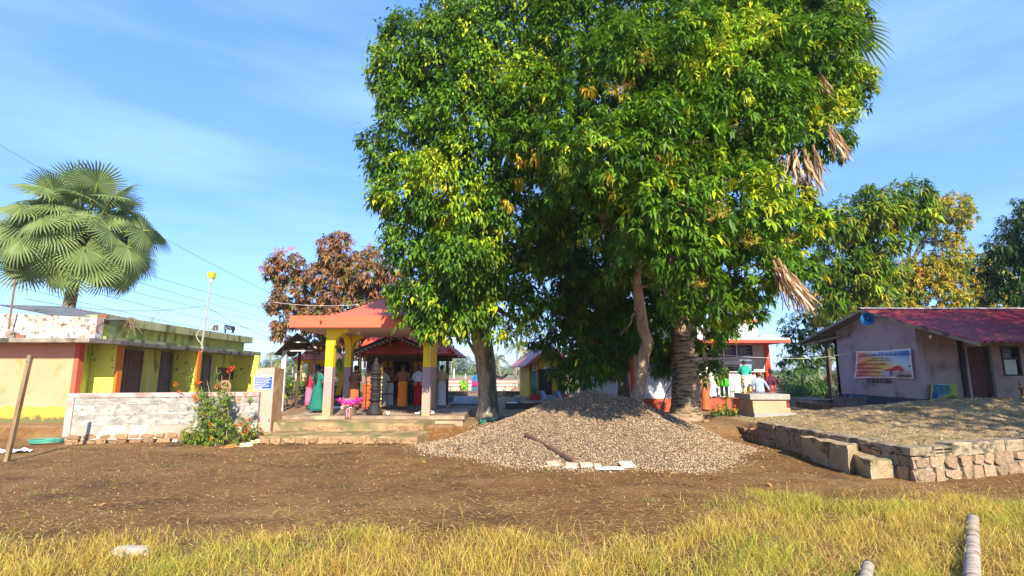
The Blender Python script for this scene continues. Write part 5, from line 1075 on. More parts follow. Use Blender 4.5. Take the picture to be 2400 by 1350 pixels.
RUB = [hull_mesh('rubble', M_CONC, seed=60 + i, flatfront=False) for i in range(3)]; BRK = [block_mesh('brick', mat('brown_brick', (.26, .11, .06), (.2, .1, .06), sc=5, rnd=.2, bump=.4), .06, i) for i in range(2)]
def bit(name, me, p, sc_, rz, label, cat, group=None):
    o = link(name, me, loc=p, rot=(random.uniform(-.1, .1), random.uniform(-.1, .1), rz), scale=sc_); return tag(o, label, cat, group)
bit('concrete_chunk', RUB[0], Vector((PY(30, 780, 16.95).x, 16.95, ZC + .26)), (.34, .25, .26), .2, 'grey concrete chunk lying on the canopy edge before the pink parapet', 'rubble')
bit('brick', BRK[0], Vector((PY(49, 790, 16.95).x, 16.95, ZC + .20)), (.22, .15, .12), .6, 'brown brick beside the grey concrete chunk on the canopy', 'brick')
for i, (px, py, w, lb) in enumerate(((222, 757, .30, 'lowest of the loose bricks piled where parapet and green roof slab meet'), (236, 752, .26, 'loose brick in the middle of the small pile on the roof corner'), (240, 740, .28, 'topmost loose brick leaning on the green roof slab corner'))):
    p = P(px, py, 18.0); bit('brick', BRK[i % 2], p, (w, .18, .13), .3 * i, lb, 'brick', 'loose bricks on the roof corner')
# ---- whitewashed block wall before the row of rooms
Wa, Wb = G(150, 1042, 0), G(600, 1031, 0)
t = thing('block_wall', 'whitewashed concrete block wall with pink coping on a rough stone footing', 'wall', (Wa.x, Wa.y, 0))
M_WW = mat('whitewash', (0.42, 0.405, 0.375), (0.35, 0.335, 0.31), sc=2.0, rough=.9, bump=.6, bsc=16, rnd=.05, dirt=[((0.24, 0.23, 0.21), 1.3, 0.51, .14), ((.16, .16, .145), 4, .62, .10)])
M_PINKP = mat('dusty_pink', (0.55, 0.36, 0.33), (0.47, 0.30, 0.28), sc=2, rough=.85, bump=.4, bsc=14, dirt=[((.28, .20, .16), 2.0, .58, .06)])
M_GPL = mat('grey_plaster', (.36, .32, .26), (.27, .24, .19), sc=2, rough=.95, bump=.5, bsc=14, dirt=[((.52, .49, .43), 1.8, .56, .06)])
dW = (Wb - Wa).normalized(); nW = Vector((dW.y, -dW.x, 0)); ztw = PY(300, 922, Wa.y).z
part(t, 'core', MB().slab((Wa - nW * .004)[:2], (Wb - nW * .004)[:2], .16, .1, ztw - .12, 1), M_GPL)
part(t, 'plaster_band', MB().slab((Wa + nW * .0)[:2], (Wb)[:2], .05, .24, .50, 1), M_GPL)
BLK = [block_mesh('block', M_WW, .02, i) for i in range(4)]
WT = ztw - .13; rows = [(.50, .50 + (WT - .5) * .36), (.50 + (WT - .5) * .36, .50 + (WT - .5) * .76), (.50 + (WT - .5) * .76, WT)]
for i, (z0, z1) in enumerate(rows):
    course(t, 'block', BLK, Wa + dW * (.12 if i != 1 else .12), Wb, z0, z1, .52, .58, depth=.16, off=.006, gap=.006, jit=.003, rot=.003, hj=.0)
part(t, 'coping', MB().slab((Wa + nW * .03 - dW * .05)[:2], (Wb + nW * .03)[:2], .26, WT + .002, ztw, 1), M_PINKP)
part(t, 'end_post', MB().slab((Wa + nW * .035 - dW * .06)[:2], (Wa + nW * .035 + dW * .12)[:2], .24, .22, WT, 1), M_PINKP)
for k, (z0, z1) in enumerate(((-.04, .13), (.12, .26))): course(t, 'stone', STONES, Wa, Wb + dW * .2, z0, z1, .24, .55, off=.06 - k * .02, hj=.4, rot=.2, gap=.0, jit=.03)
# pink notice pillar
Yp = 16.35; xa, xb = PY(597, 900, Yp).x, PY(641, 900, Yp).x; zt_ = PY(620, 862, Yp).z
t = thing('notice_pillar', 'stout peeling pink gate pillar carrying a blue notice', 'pillar', (xa, Yp, .2))
M_PKP = mat('peeling_pink', (0.58, 0.33, 0.27), (0.52, 0.29, 0.235), sc=1.5, rough=.85, bump=.35, bsc=10, dirt=[((0.50, 0.33, 0.22), 1.8, 0.60, .05), ((.30, .22, .16), 5, .66, .03)])
M_TANS = mat('tan_plaster', (.42, .27, .15), (.30, .19, .11), sc=3, rough=.9, bump=.4, bsc=12, dirt=[((.55, .42, .28), 2, .6, .05)])
part(t, 'shaft', MB().poly([(xa, Yp, .22), (xb, Yp, .22), (xb, Yp, zt_), (xa + .16, Yp, zt_), (xa + .12, Yp, zt_ - .05), (xa, Yp, zt_ - .06)], (0, .05, 0)), M_PKP)
part(t, 'shaft_side', MB().box(xa + .02, xb - .004, Yp + .05, Yp + .72, .22, zt_ - .02), M_TANS)
part(t, 'footing', MB().box(xa - .02, xb + .04, Yp + .02, Yp + .76, -.05, .22), M_STEP)
for x_, z_ in ((xb - .04, PY(0, 908, Yp).z), (xb - .06, PY(0, 985, Yp).z)): part(t, 'hole', MB().box(x_ - .02, x_ + .012, Yp - .003, Yp, z_ - .05, z_ + .04), M_BDK)
FONTS = {}
def text(t, body, size, loc, rot, m, name='lettering', width=None, ex=.002, align='LEFT'):
    cu = bpy.data.curves.new(name, 'FONT'); cu.body = body; cu.size = size; cu.extrude = ex; cu.align_x = align; cu.resolution_u = 2
    o = bpy.data.objects.new(name, cu); COL.objects.link(o); dg = bpy.context.evaluated_depsgraph_get(); me = bpy.data.meshes.new_from_object(o.evaluated_get(dg)); bpy.data.objects.remove(o); bpy.data.curves.remove(cu)
    me.materials.clear(); me.materials.append(m)
    if width and len(me.vertices):
        w = max(v.co.x for v in me.vertices) - min(v.co.x for v in me.vertices)
        if w > 0: me.transform(Matrix.Diagonal((width / w, 1, 1, 1)))
    return link(name, me, t, loc=loc, rot=rot)
M_BLUE = mat('sign_blue', (.02, .07, .42), (.025, .09, .5), sc=4, rough=.4); M_WHT = mat('white_paint', (.80, .80, .80), rough=.5)
sx0, sx1 = PY(596, 900, Yp).x, PY(640, 896, Yp).x; sz0, sz1 = PY(0, 912.5, Yp).z, PY(0, 881, Yp).z
t = thing('notice_board', 'small blue enamel notice with seven lines of white lettering on the pink pillar', 'sign', (sx0, Yp - .03, sz0))
lpart(t, 'white_border', MB().box(0, sx1 - sx0, 0, .02, 0, sz1 - sz0), M_WHT); lpart(t, 'panel', MB().box(.018, sx1 - sx0 - .018, -.004, .01, .018, sz1 - sz0 - .018), M_BLUE)
lines = ['ക്ഷേത്രത്തിൽ പ്രവേശിക്കുന്നവർ', 'പാദരക്ഷകൾ പുറത്ത് സൂക്ഷിക്കുക', 'ക്ഷേത്ര പരിസരം ശുചിയായി', 'സൂക്ഷിക്കേണ്ടത് നമ്മുടെ', 'കടമയാണ് ഭക്തജനങ്ങൾ', 'ശ്രദ്ധിക്കുമല്ലോ എന്ന്', 'ക്ഷേത്ര ഭരണസമിതി']
hh = (sz1 - sz0 - .04) / 7; wds = [.86, .95, .80, .88, .70, .82, .45]
for i, l_ in enumerate(lines): text(t, l_, hh * .95, (.028, -.006, sz1 - sz0 - .018 - hh * (i + .78)), (PI / 2, 0, 0), M_WHT, width=(sx1 - sx0 - .05) * wds[i])

# ---- white building with the offering counter
YB = 23.4; VZ = .92
t = thing('counter_building', 'white temple building with red plinth, red edged roof slab and an open counter', 'building', (X(1600, YB), YB, TERR))
M_WB = mat('bluish_white', (.56, .61, .66), (.6, .64, .68), sc=1.0, rough=.7, bump=.1, dirt=[((.5, .5, .48), 2.5, .64, .05)]); M_GW = mat('grey_wall', (.42, .42, .42), (.48, .48, .47), sc=1.2, rough=.8)
xL, xR = X(1378, YB), X(1806, YB)
part(t, 'veranda', MB().box(xL, xR, YB - 1.3, YB + .0, TERR - .1, VZ).box(X(1548, YB) , X(1592, YB), YB - 1.7, YB - 1.3, TERR - .1, VZ - .22), M_REDP)
part(t, 'low_wall', MB().box(xL, xR - .9, YB, YB + .2, VZ - .3, 2.02), M_WB)
part(t, 'low_wall', MB().box(xL, X(1596, YB - 1.0), YB - 1.15, YB - 1.0, VZ, 2.0), M_WB)
part(t, 'wall', MB().box(X(1766, YB), X(1794, YB), YB - .003, YB + .2, 2.022, 3.52).box(xL, xL + 2.2, YB + .001, YB + .2, 2.022, 3.52).box(xL, xR, YB + 3, YB + 3.2, .4, 3.52), M_GW)
part(t, 'red_column', MB().hexa([(X(1793, YB), YB - .06, VZ - .3), (X(1806, YB), YB - .06, VZ - .3), (X(1806, YB), YB + .2, VZ - .3), (X(1793, YB), YB + .2, VZ - .3), (X(1793, YB), YB - .06, 3.52), (X(1803, YB), YB - .06, 3.52), (X(1803, YB), YB + .2, 3.52), (X(1793, YB), YB + .2, 3.52)]), mat('scarlet_paint', (.70, .06, .02), rough=.55))
part(t, 'red_column', MB().box(X(1477, YB - 1.2), X(1486, YB - 1.2), YB - 1.2, YB - 1.0, VZ, 3.5), mat('scarlet_paint', (.7, .06, .02)))
part(t, 'red_column', MB().box(X(1568, YB) - .06, X(1568, YB) + .06, YB - .3, YB - .2, 2.0, 3.5), mat('scarlet_paint', (.7, .06, .02)))
zr_ = Zp(803, YB - 1.7)
part(t, 'roof_slab', MB().box(xL - .4, X(1856, YB - 1.7), YB - 1.7, YB + 3.8, zr_ + .12, zr_ + .2), mat('roof_white', (.7, .7, .7), (.6, .6, .6), sc=2, rough=.8))
part(t, 'roof_edge', MB().box(xL - .42, X(1856, YB - 1.7) + .02, YB - 1.72, YB + 3.82, zr_, zr_ + .12), mat('red_trim', (.55, .08, .05)))
part(t, 'parapet', MB().box(xL, X(1785, YB), YB + .2, YB + .4, zr_ + .2, Zp(757, YB + .3)).box(X(1785, YB) - .2, X(1785, YB), YB + .4, YB + 3, zr_ + .2, Zp(757, YB + .3)), M_WB)
part(t, 'parapet_cap', MB().box(X(1715, YB), X(1796, YB), YB + .1, YB + 3.1, Zp(756, YB + .3), Zp(749, YB + .3)), mat('salmon_trim', (.7, .2, .12), rough=.7))
part(t, 'parapet_ramp', MB().poly([(X(1770, YB), YB - .6, zr_ + .2), (X(1835, YB), YB - .6, zr_ + .2), (X(1800, YB), YB - .6, zr_ + .38), (X(1775, YB), YB - .6, zr_ + .40)], (0, .8, 0)), mat('roof_white', (.7, .7, .7)))
part(t, 'room_shade_sheet', MB().box(X(1596, YB), X(1770, YB), YB + 1.6, YB + 1.65, 2.0, 3.5), mat('room_shade', (.05, .05, .06), rough=.9))  # dark sheet behind the counter: the unlit room's shade as plain colour
part(t, 'lintel', MB().box(X(1596, YB), X(1766, YB), YB, YB + .15, Zp(843, YB), Zp(838, YB)).box(X(1596, YB), X(1766, YB), YB, YB + .15, Zp(853, YB), Zp(846, YB)), M_WB)
M_BAR = mat('grille_bar', (.62, .62, .62), rough=.4, metal=.3)
for y_ in (845, 849, 854, 858): part(t, 'shutter_bar', MB().box(X(1640, YB), X(1770, YB), YB - .05, YB - .03, Zp(y_, YB) - .012, Zp(y_, YB) + .012), M_BAR)
for px in (1510, 1522, 1534, 1546): part(t, 'grille_bar', MB().box(X(px, YB) - .012, X(px, YB) + .012, YB + .02, YB + .04, 2.02, 3.4), M_BAR)
for py in (862, 852, 842): part(t, 'grille_bar', MB().box(X(1500, YB), X(1566, YB), YB + .01, YB + .03, Zp(py, YB) - .012, Zp(py, YB) + .012), M_BAR)
part(t, 'window', MB().box(X(1392, YB - 1.17), X(1420, YB - 1.17), YB - 1.17, YB - 1.15, Zp(884, YB), Zp(868, YB)), mat('smoked_pane', (.18, .2, .22), rough=.3))
part(t, 'counter_top', MB().box(X(1596, YB), X(1770, YB), YB - .12, YB + .3, 2.02, 2.06), M_GW)
M_NAVY = mat('navy_board', (.02, .03, .10), (.03, .04, .13), sc=4, rough=.5)
for i, (a_, b_, lb) in enumerate(((1682, 1697, 'narrow navy notice board partly behind leaves over the counter'), (1699, 1727, 'middle navy notice board with pale lettering over the counter'), (1730, 1766, 'widest navy notice board with pale lettering next to the grey wall'))):
    t2 = thing('price_board', lb, 'notice board', (X(a_, YB - .1), YB - .1, Zp(837, YB)), group='navy boards over the counter'); w_ = X(b_, YB - .1) - X(a_, YB - .1); h_ = Zp(809, YB) - Zp(837, YB)
    lpart(t2, 'panel', MB().box(0, w_, 0, .03, 0, h_), M_NAVY); lpart(t2, 'frame', MB().box(-.02, 0, -.01, .04, -.02, h_ + .02).box(w_, w_ + .02, -.01, .04, -.02, h_ + .02).box(0, w_, -.01, .04, -.02, 0).box(0, w_, -.01, .04, h_, h_ + .02), M_BAR)
    for k in range(6): text(t2, ['വഴിപാട് വിവരം', 'പുഷ്പാഞ്ജലി 20', 'നെയ്‌വിളക്ക് 30', 'അർച്ചന 15', 'പായസം 50', 'മാല 40'][k], h_ * .13, (w_ * .08, -.006, h_ * (.83 - .145 * k)), (PI / 2, 0, 0), mat('board_ink', (.55, .62, .75), rough=.6), width=w_ * (.7 if k % 2 else .5))

# ---- pedestal with lamp
fy = 17.6; x0, x1 = PY(1769, 980, fy).x, PY(1866, 980, fy).x; M_PED = mat('tan_pedestal', (.42, .27, .17), (.48, .32, .21), sc=1.6, rough=.8, bump=.15, dirt=[((.4, .24, .14), 2, .62, .08)]); M_PEDG = mat('grey_granite', (.26, .25, .23), (.34, .33, .30), sc=6, rough=.7, bump=.2)
t = thing('lamp_pedestal', 'square stepped pedestal of tan plaster with a grey cap and grey base', 'pedestal', (x0, fy, TERR))
zb0, zb1, zc0, zc1 = PY(0, 992, fy).z, PY(0, 968, fy).z, PY(0, 936, fy + .2).z, PY(0, 924, fy + .1).z
part(t, 'base', MB().box(x0, x1, fy, fy + 1.35, .3, zb1), M_PEDG); part(t, 'plinth', MB().box(x0 + .02, x1 - .13, fy + .08, fy + 1.27, zb1, zb1 + .16), M_PED)
part(t, 'body', MB().box(x0 + .03, x1 - .22, fy + .13, fy + 1.22, zb1 + .16, zc0), M_PED); part(t, 'cap', MB().box(x0 - .08, x1 - .12, fy + .05, fy + 1.32, zc0, zc1), M_PEDG)
LAMP = [(.0, 0), (.11, 0), (.11, .03), (.05, .07), (.03, .12), (.05, .16), (.03, .2), (.03, .42), (.10, .45), (.10, .47), (.03, .49), (.025, .56), (.07, .585), (.07, .60), (.02, .62), (.03, .66), (.008, .76)]
def oil_lamp(label, loc, h, group=None, m=M_GOLD):
    k = h / .76; t = thing('oil_lamp', label, 'oil lamp', loc, group=group); lpart(t, 'base', MB().lathe([(r * k * 1.15, z * k) for r, z in LAMP[:7]], n=12), m, True); lpart(t, 'stem', MB().lathe([(r * k * 1.15, z * k) for r, z in LAMP[6:]], n=12), m, True); return t
oil_lamp('tall brass oil lamp with pointed finial standing on the tan pedestal', (PY(1744, 920, fy + 1.0).x, fy + 1.0, zc1), .62)
t = thing('vessel', 'round brass vessel beside the lamp on the tan pedestal', 'vessel', (PY(1758, 920, fy + .9).x, fy + .9, zc1)); lpart(t, 'bowl', MB().lathe([(.06, 0), (.10, .03), (.12, .10), (.09, .16), (.10, .19), (.11, .20)], n=14), M_GOLD, True); lpart(t, 'lid', MB().ball((0, 0, .2), (.09, .09, .05)), M_GOLD, True)

# ---- hut with the red roof
HX = 14.75; EY, EZ = 16.2, 2.97; RY, RZ = 21.6, 4.66; BY, BZ = 26.8, 3.47; GXW = 15.5; FY = 19.7
t = thing('hut', 'mauve walled hut with a corrugated red roof and open grey gable eaves', 'hut', (GXW, FY, TERR))
M_MVW = mat('mauve_wall', (.38, .30, .335), (.42, .34, .37), sc=.8, rough=.85, bump=.2, bsc=8, dirt=[((.22, .17, .17), 1.2, .62, .08)]); M_TPW = mat('taupe_wall', (.33, .265, .255), (.38, .31, .295), sc=.9, rough=.85, bump=.2, bsc=8, dirt=[((.18, .14, .13), 1.4, .6, .08)]); M_NVY = mat('navy_band', (.035, .05, .09), (.05, .065, .11), sc=2, rough=.8, dirt=[((.08, .07, .05), 2, .62, .06)])
def roofz(y): return RZ + (EZ - RZ) * (RY - y) / (RY - EY) if y < RY else RZ + (BZ - RZ) * (y - RY) / (BY - RY)
BWY = PX(1960, 860, GXW).y
part(t, 'gable_wall', MB().poly([(GXW, FY, 1.03), (GXW, BWY, 1.03), (GXW, BWY, roofz(BWY) - .03), (GXW, RY, RZ - .03), (GXW, FY, roofz(FY) - .03)], (.2, 0, 0)), M_MVW)
part(t, 'navy_band', MB().box(GXW - .006, GXW + .2, FY - .006, BWY, .2, 1.03), M_NVY)
wx = [GXW + .2, PY(2268, 870, FY).x, PY(2325, 870, FY).x, PY(2350, 860, FY).x, PY(2394, 860, FY).x, 27]
wz0, wz1 = PY(0, 881, FY).z, PY(0, 812, FY).z; ft = roofz(FY) - .04
part(t, 'front_wall', MB().box(wx[0], wx[1], FY, FY + .2, .5, ft).box(wx[2], wx[3], FY, FY + .2, .5, ft).box(wx[3], wx[4], FY, FY + .2, .5, wz0).box(wx[3], wx[4], FY, FY + .2, wz1, ft).box(wx[4], wx[5], FY, FY + .2, .5, ft).box(wx[1], wx[2], FY, FY + .2, 3.0, ft), M_TPW)
part(t, 'back_wall', MB().box(GXW, 27, BWY - .2, BWY - .001, .3, roofz(BWY) - .05), M_TPW)
d_ = part(t, 'door', MB().box(wx[1] + .1, wx[2] - .05, FY + .12, FY + .16, .9, 3.0), mat('dark_red_door', (.06, .018, .015), (.09, .025, .02), sc=3, rough=.6)); part(d_, 'door_frame', MB().box(wx[2] - .05, wx[2] + .05, FY - .03, FY + .12, .9, 3.05), mat('green_frame', (.10, .12, .10), rough=.7)); part(d_, 'door_frame', MB().box(wx[1] - .02, wx[1] + .06, FY - .02, FY + .12, .9, 3.05), M_MVW)
xpst = PY(2256, 870, FY).x; part(t, 'wall_post', MB().box(xpst - .07, xpst + .07, FY - .10, FY - .001, .5, ft), mat('black_post', (.018, .02, .022), rough=.7))
w_ = part(t, 'window', MB().box(wx[3] + .05, wx[4] - .05, FY + .12, FY + .14, wz0 + .05, wz1 - .05), mat('dark_glass', (.02, .02, .025), rough=.15)); M_WF = mat('window_frame', (.045, .035, .05), rough=.6)
part(w_, 'window_frame', MB().box(wx[3], wx[3] + .06, FY - .03, FY + .15, wz0, wz1).box(wx[4] - .06, wx[4], FY - .03, FY + .15, wz0, wz1).box(wx[3] + .06, wx[4] - .06, FY - .029, FY + .15, wz0, wz0 + .05).box(wx[3] + .06, wx[4] - .06, FY - .029, FY + .15, wz1 - .05, wz1), M_WF)
zm = PY(0, 840, FY).z; part(w_, 'window_bar', MB().box(wx[3] + .06, wx[4] - .06, FY - .02, FY + .1, zm - .03, zm + .03).box(wx[3] + .06, wx[4] - .06, FY + .0, FY + .05, (zm + wz1) / 2 - .012, (zm + wz1) / 2 + .012), M_WF)
part(w_, 'paper_pane', MB().box(wx[3] + .09, wx[4] - .16, FY + .02, FY + .04, wz0 + .06, zm - .05), mat('pale_pane', (.42, .55, .50), (.55, .62, .62), sc=3, rough=.4))
M_RSH = mat('red_roof_sheet', (.30, .03, .05), (.25, .026, .045), sc=1.0, rough=.42, spec=.4, bump=.03, dirt=[((.5, .12, .06), 1.2, .62, .08)]); M_ASB = mat('asbestos_sheet', (.16, .14, .13), (.22, .20, .18), sc=2, rough=.85, bump=.2)
for k in range(11):
    xa = HX + k * 1.06; xb = xa + 1.06
    corr_sheet('roof_sheet', t, (xa, EY, EZ), (xb, EY, EZ), (xb, RY, RZ), (xa, RY, RZ), .265, .05, M_RSH)
    corr_sheet('roof_sheet', t, (xb, BY, BZ), (xa, BY, BZ), (xa, RY, RZ), (xb, RY, RZ), .265, .05, M_ASB)
part(t, 'ridge_cap', MB().add([(HX - .03, RY - .22, RZ - .005), (HX - .03, RY, RZ + .075), (HX - .03, RY + .22, RZ - .005), (26.5, RY - .22, RZ - .005), (26.5, RY, RZ + .075), (26.5, RY + .22, RZ - .005)], [(0, 3, 4, 1), (1, 4, 5, 2)]), mat('ridge_grey', (.38, .33, .31), rough=.6))
for a_, b_ in (((HX + .02, EY + .05, EZ - .06), (HX + .02, RY, RZ - .06)), ((HX + .02, RY, RZ - .062), (HX + .02, BY - .05, BZ - .06))): part(t, 'rafter', MB().beam(a_, b_, .05, .1), M_CONC)
for y_ in (24.9, 26.3): part(t, 'purlin', MB().beam((HX, y_, roofz(y_) - .09), (20, y_, roofz(y_) - .09), .08, .09), M_CONC)
part(t, 'strut', MB().beam((GXW - .05, BWY - 1.2, roofz(BWY - 1.2) - .5), (HX + .1, 26.3, BZ - .1), .06, .1), M_CONC)
pp = PX(1940, 860, GXW - .2); part(t, 'veranda_post', MB().tube([(pp.x, pp.y, TERR - .1), (pp.x, pp.y, roofz(pp.y) - .1)], .06, 8), mat('rust_post', (.10, .05, .03), (.14, .07, .04), sc=5))
part(t, 'veranda_kerb', MB().box(14.1, GXW - .01, BWY - .6, 26.6, TERR - .1, .75), M_CONC)
# banner
bx = GXW - .05; c4 = [PX(2003, 887, bx), PX(2144, 888, bx), PX(2136, 816, bx), PX(2010, 823, bx)]
bm_ = bpy.data.materials.new('banner_print'); bm_.use_nodes = True; N2, L2 = bm_.node_tree.nodes, bm_.node_tree.links; b2 = N2['Principled BSDF']; b2.inputs['Roughness'].default_value = .45
at = N2.new('ShaderNodeAttribute'); at.attribute_name = 'tint'; L2.new(at.outputs['Color'], b2.inputs['Base Color'])
t = thing('banner', 'printed cloth banner in orange and blue with blue lettering tied to the mauve gable wall', 'banner', c4[0])
nu, nv = 60, 30; V = []; C = []
def bcol(u, v):
    o = np.array((.85, .20, .05)); ye = np.array((.80, .55, .08)); bl2 = np.array((.03, .25, .68)); pk = np.array((.78, .14, .16)); wh = np.array((.55, .72, .78))
    c = pk * (1 - v) + o * v if u < .25 else None
    base = (pk * max(0, 1 - v * 1.6) + o * min(1, v * 1.6)); k = sstep(.08, .5, u + .15 * (v - .5)); c = base * (1 - k) + ye * k
    k = sstep(.42, .8, u + (v - .55) * .9); c = c * (1 - k) + wh * k; k = sstep(.85, 1.25, u * .6 + v * .75); c = c * (1 - k) + bl2 * k
    if v < .32 and u > .45:
        k = sstep(.45, .6, u) * sstep(.34, .2, v); g_ = np.array((.42, .36, .33)); c = c * (1 - k) + g_ * k
    if u < .022 or u > .978 or v < .04 or v > .96: c = np.array((.80, .72, .70))
    return c
for j in range(nv + 1):
    for i in range(nu + 1):
        u, v = i / nu, j / nv; p = (c4[0].lerp(c4[1], u)).lerp(c4[3].lerp(c4[2], u), v); s_ = -.035 * math.sin(PI * u) * (1 if v > .5 else -1) * abs(v - .5) * 2
        p = p + Vector((-.03 + .018 * math.sin(u * 9 + v * 4) + .012 * math.sin((u - v) * 17) * max(0, 1 - u), 0, s_)); V.append(p - c4[0]); C.append(bcol(u, v))
F = [(j * (nu + 1) + i, j * (nu + 1) + i + 1, (j + 1) * (nu + 1) + i + 1, (j + 1) * (nu + 1) + i) for j in range(nv) for i in range(nu)]
link('cloth', npmesh('cloth', np.array([v[:] for v in V]), np.array(F), bm_, np.array(C), smooth=True), t)
def bpos(u, v): return (c4[0].lerp(c4[1], u)).lerp(c4[3].lerp(c4[2], u), v) - c4[0] + Vector((-.075, 0, 0))
W_ = (c4[1] - c4[0]).length; H_ = c4[3].z - c4[0].z; brot = (PI / 2, 0, -PI / 2); INKB = mat('ink_blue', (.03, .05, .42), rough=.5); INKR = mat('ink_maroon', (.28, .02, .08), rough=.5); INKD = mat('ink_dark', (.04, .03, .06), rough=.5); INKW = mat('ink_halo', (.75, .75, .85), rough=.5)
for (s_, sz, u, v, m_, wd) in (('പുല്ലേലിൽ ശ്രീ ദേവി ക്ഷേത്രം', .20, .07, .78, INKB, .86), ('ക്ഷേത്ര ട്രസ്റ്റ് രജിസ്റ്റർ നമ്പർ', .07, .33, .69, INKD, .30), ('തിരുവനന്തപുരം ജില്ല ദേവസ്വം', .07, .25, .62, INKD, .42), ('ക്ഷേത്ര പുനരുദ്ധാരണ', .15, .06, .48, INKR, .50), ('പ്രതിഷ്ഠാദിന മഹോത്സവ', .14, .06, .34, INKR, .44), ('സമർപ്പണവും പൊങ്കാലയും', .13, .06, .21, INKR, .42), ('എല്ലാ ഭക്തജനങ്ങൾക്കും സ്വാഗതം', .07, .06, .09, INKD, .48)):
    text(t, s_, sz, bpos(u, v), brot, m_, width=W_ * wd)
# the picture of the temple printed on it: flat shapes of ink
def ink(pts, m_, dx=-.072): part(t, 'print', MB().poly([c4[0] + bpos(u, v) + Vector((dx + .075, 0, 0)) for u, v in pts], (-.002, 0, 0)), m_)
ink([(.53, .30), (.66, .33), (.74, .42), (.80, .44), (.86, .34), (.83, .26), (.66, .25)], mat('ink_red', (.55, .03, .04), rough=.5)); ink([(.53, .10), (.66, .10), (.66, .26), (.53, .27)], mat('ink_lilac', (.45, .42, .55), rough=.5)); ink([(.74, .05), (.97, .05), (.97, .13), (.80, .15)], mat('ink_brown', (.12, .06, .05), rough=.5)); ink([(.70, .20), (.83, .24), (.81, .30), (.71, .26)], mat('ink_cream', (.7, .66, .55), rough=.5))
ink([(.94, .42), (.97, .45), (.99, .41), (.96, .39)], mat('ink_green', (.03, .14, .08), rough=.5))
# signboard leaning on the wall
sb = [PY(2180, 940, FY - .3), PY(2246, 940, FY - .3), PY(2243, 900, FY - .15), PY(2182, 900, FY - .15)]
t = thing('sign_board', 'small painted board in green, blue and yellow leaning by the hut wall', 'sign', sb[0])
def sbp(u, v, o_=0): return sb[0].lerp(sb[1], u).lerp(sb[3].lerp(sb[2], u), v) + Vector((0, -.01 - o_, 0))
def sq_(name, pts, m_, o_): part(t, name, MB().poly([sbp(u, v, o_) for u, v in pts], (0, .008, 0)), m_)
sq_('board', [(0, 0), (1, 0), (1, 1), (0, 1)], mat('board_yellow', (.42, .42, .07), (.34, .38, .08), sc=4, rough=.5), 0); sq_('blue_field', [(.03, .04), (.12, .04), (.3, .2), (.5, .36), (.62, .38), (.7, .98), (.10, .98)], mat('board_blue', (.05, .16, .32), (.08, .25, .33), sc=5, rough=.5), .006)
text(t, '598', .46, sbp(.14, .42, .018) - sb[0], (PI / 2, 0, 0), mat('board_green', (.02, .24, .17), rough=.5), width=.62, ex=.004); text(t, 'ശ്രീജ', .20, sbp(.62, .10, .018) - sb[0], (PI / 2, 0, 0), mat('ink_dgreen', (.02, .08, .02), rough=.5), width=.36, ex=.003)
sq_('white_line', [(.0, .0), (1, .0), (1, .05), (0, .05)], M_WHT, .012); sq_('white_line', [(.25, .97), (.62, .97), (.62, 1.0), (.25, 1.0)], M_WHT, .013); sq_('round_mark', [(.16 + .11 * math.cos(a), .34 + .22 * math.sin(a)) for a in [k * PI / 7 for k in range(14)]], mat('board_navy', (.03, .06, .25), rough=.5), .012)
# ventilator under the banner
vp = PX(2060, 893, GXW - .012); solo('ventilator', MB().box(GXW - .02, GXW - .001, PX(2090, 893, GXW).y, PX(2030, 893, GXW).y, PX(2060, 898, GXW).z, PX(2060, 889, GXW).z), mat('vent_grey', (.2, .17, .16), (.03, .03, .03), sc=6), 'dark slatted ventilator opening just below the banner', 'ventilator')
# horn loudspeaker
hp = P(2033, 746, 20.6); t = thing('loudspeaker', 'blue horn loudspeaker fixed under the ridge of the red roof', 'loudspeaker', hp)
hd = Vector((-.55, -.8, -.15)).normalized()
def along(k): return tuple(hd * k)
M_HB = mat('horn_blue', (.02, .16, .42), (.02, .12, .34), sc=3, rough=.4); lpart(t, 'horn', MB().tube([along(-.15), along(0), along(.12), along(.24), along(.3)], [.05, .07, .12, .21, .25], 20, cap=False), M_HB, True)
lpart(t, 'rim', MB().tube([along(.29), along(.31)], [.26, .26], 20, cap=False), mat('horn_rim', (.02, .10, .26), rough=.4)); lpart(t, 'inner_bell', MB().tube([along(.02), along(.14)], [.03, .05], 10), mat('horn_light', (.05, .3, .55), rough=.4), True); lpart(t, 'driver', MB().tube([along(-.35), along(-.15)], [.1, .1], 10), mat('dark_metal', (.04, .04, .045), rough=.5)); lpart(t, 'bracket', MB().beam(along(-.3), (GXW - hp.x + .1, .3, .1), .04, .04), mat('dark_metal', (.04, .04, .045)))
bp_ = PY(2181, 789, FY - 1.2); t = thing('light_bulb', 'bare white bulb hanging under the red roof eave', 'light bulb', bp_); lpart(t, 'bulb', MB().ball((0, 0, 0), (.05, .05, .075)), mat('milk_glass', (.8, .78, .7)), True); lpart(t, 'cord', MB().tube([(0, 0, .06), (.02, 0, roofz(FY - 1.2) - bp_.z)], .008, 5), M_WF)
# lamp stand at the far end of the wall
oil_lamp('dark tarnished lamp standing by the hut wall at the photo edge', Vector((PY(2397, 935, FY - .5).x, FY - .5, 1.0)), .75)
# ================================================================== SMALLER THINGS
def gz(x, y): return float(ground_h(x, y))
def onground(px, py):
    z = 0.0
    for _ in range(8): p = G(px, py, z); z = gz(p.x, p.y)
    p.z = z; return p
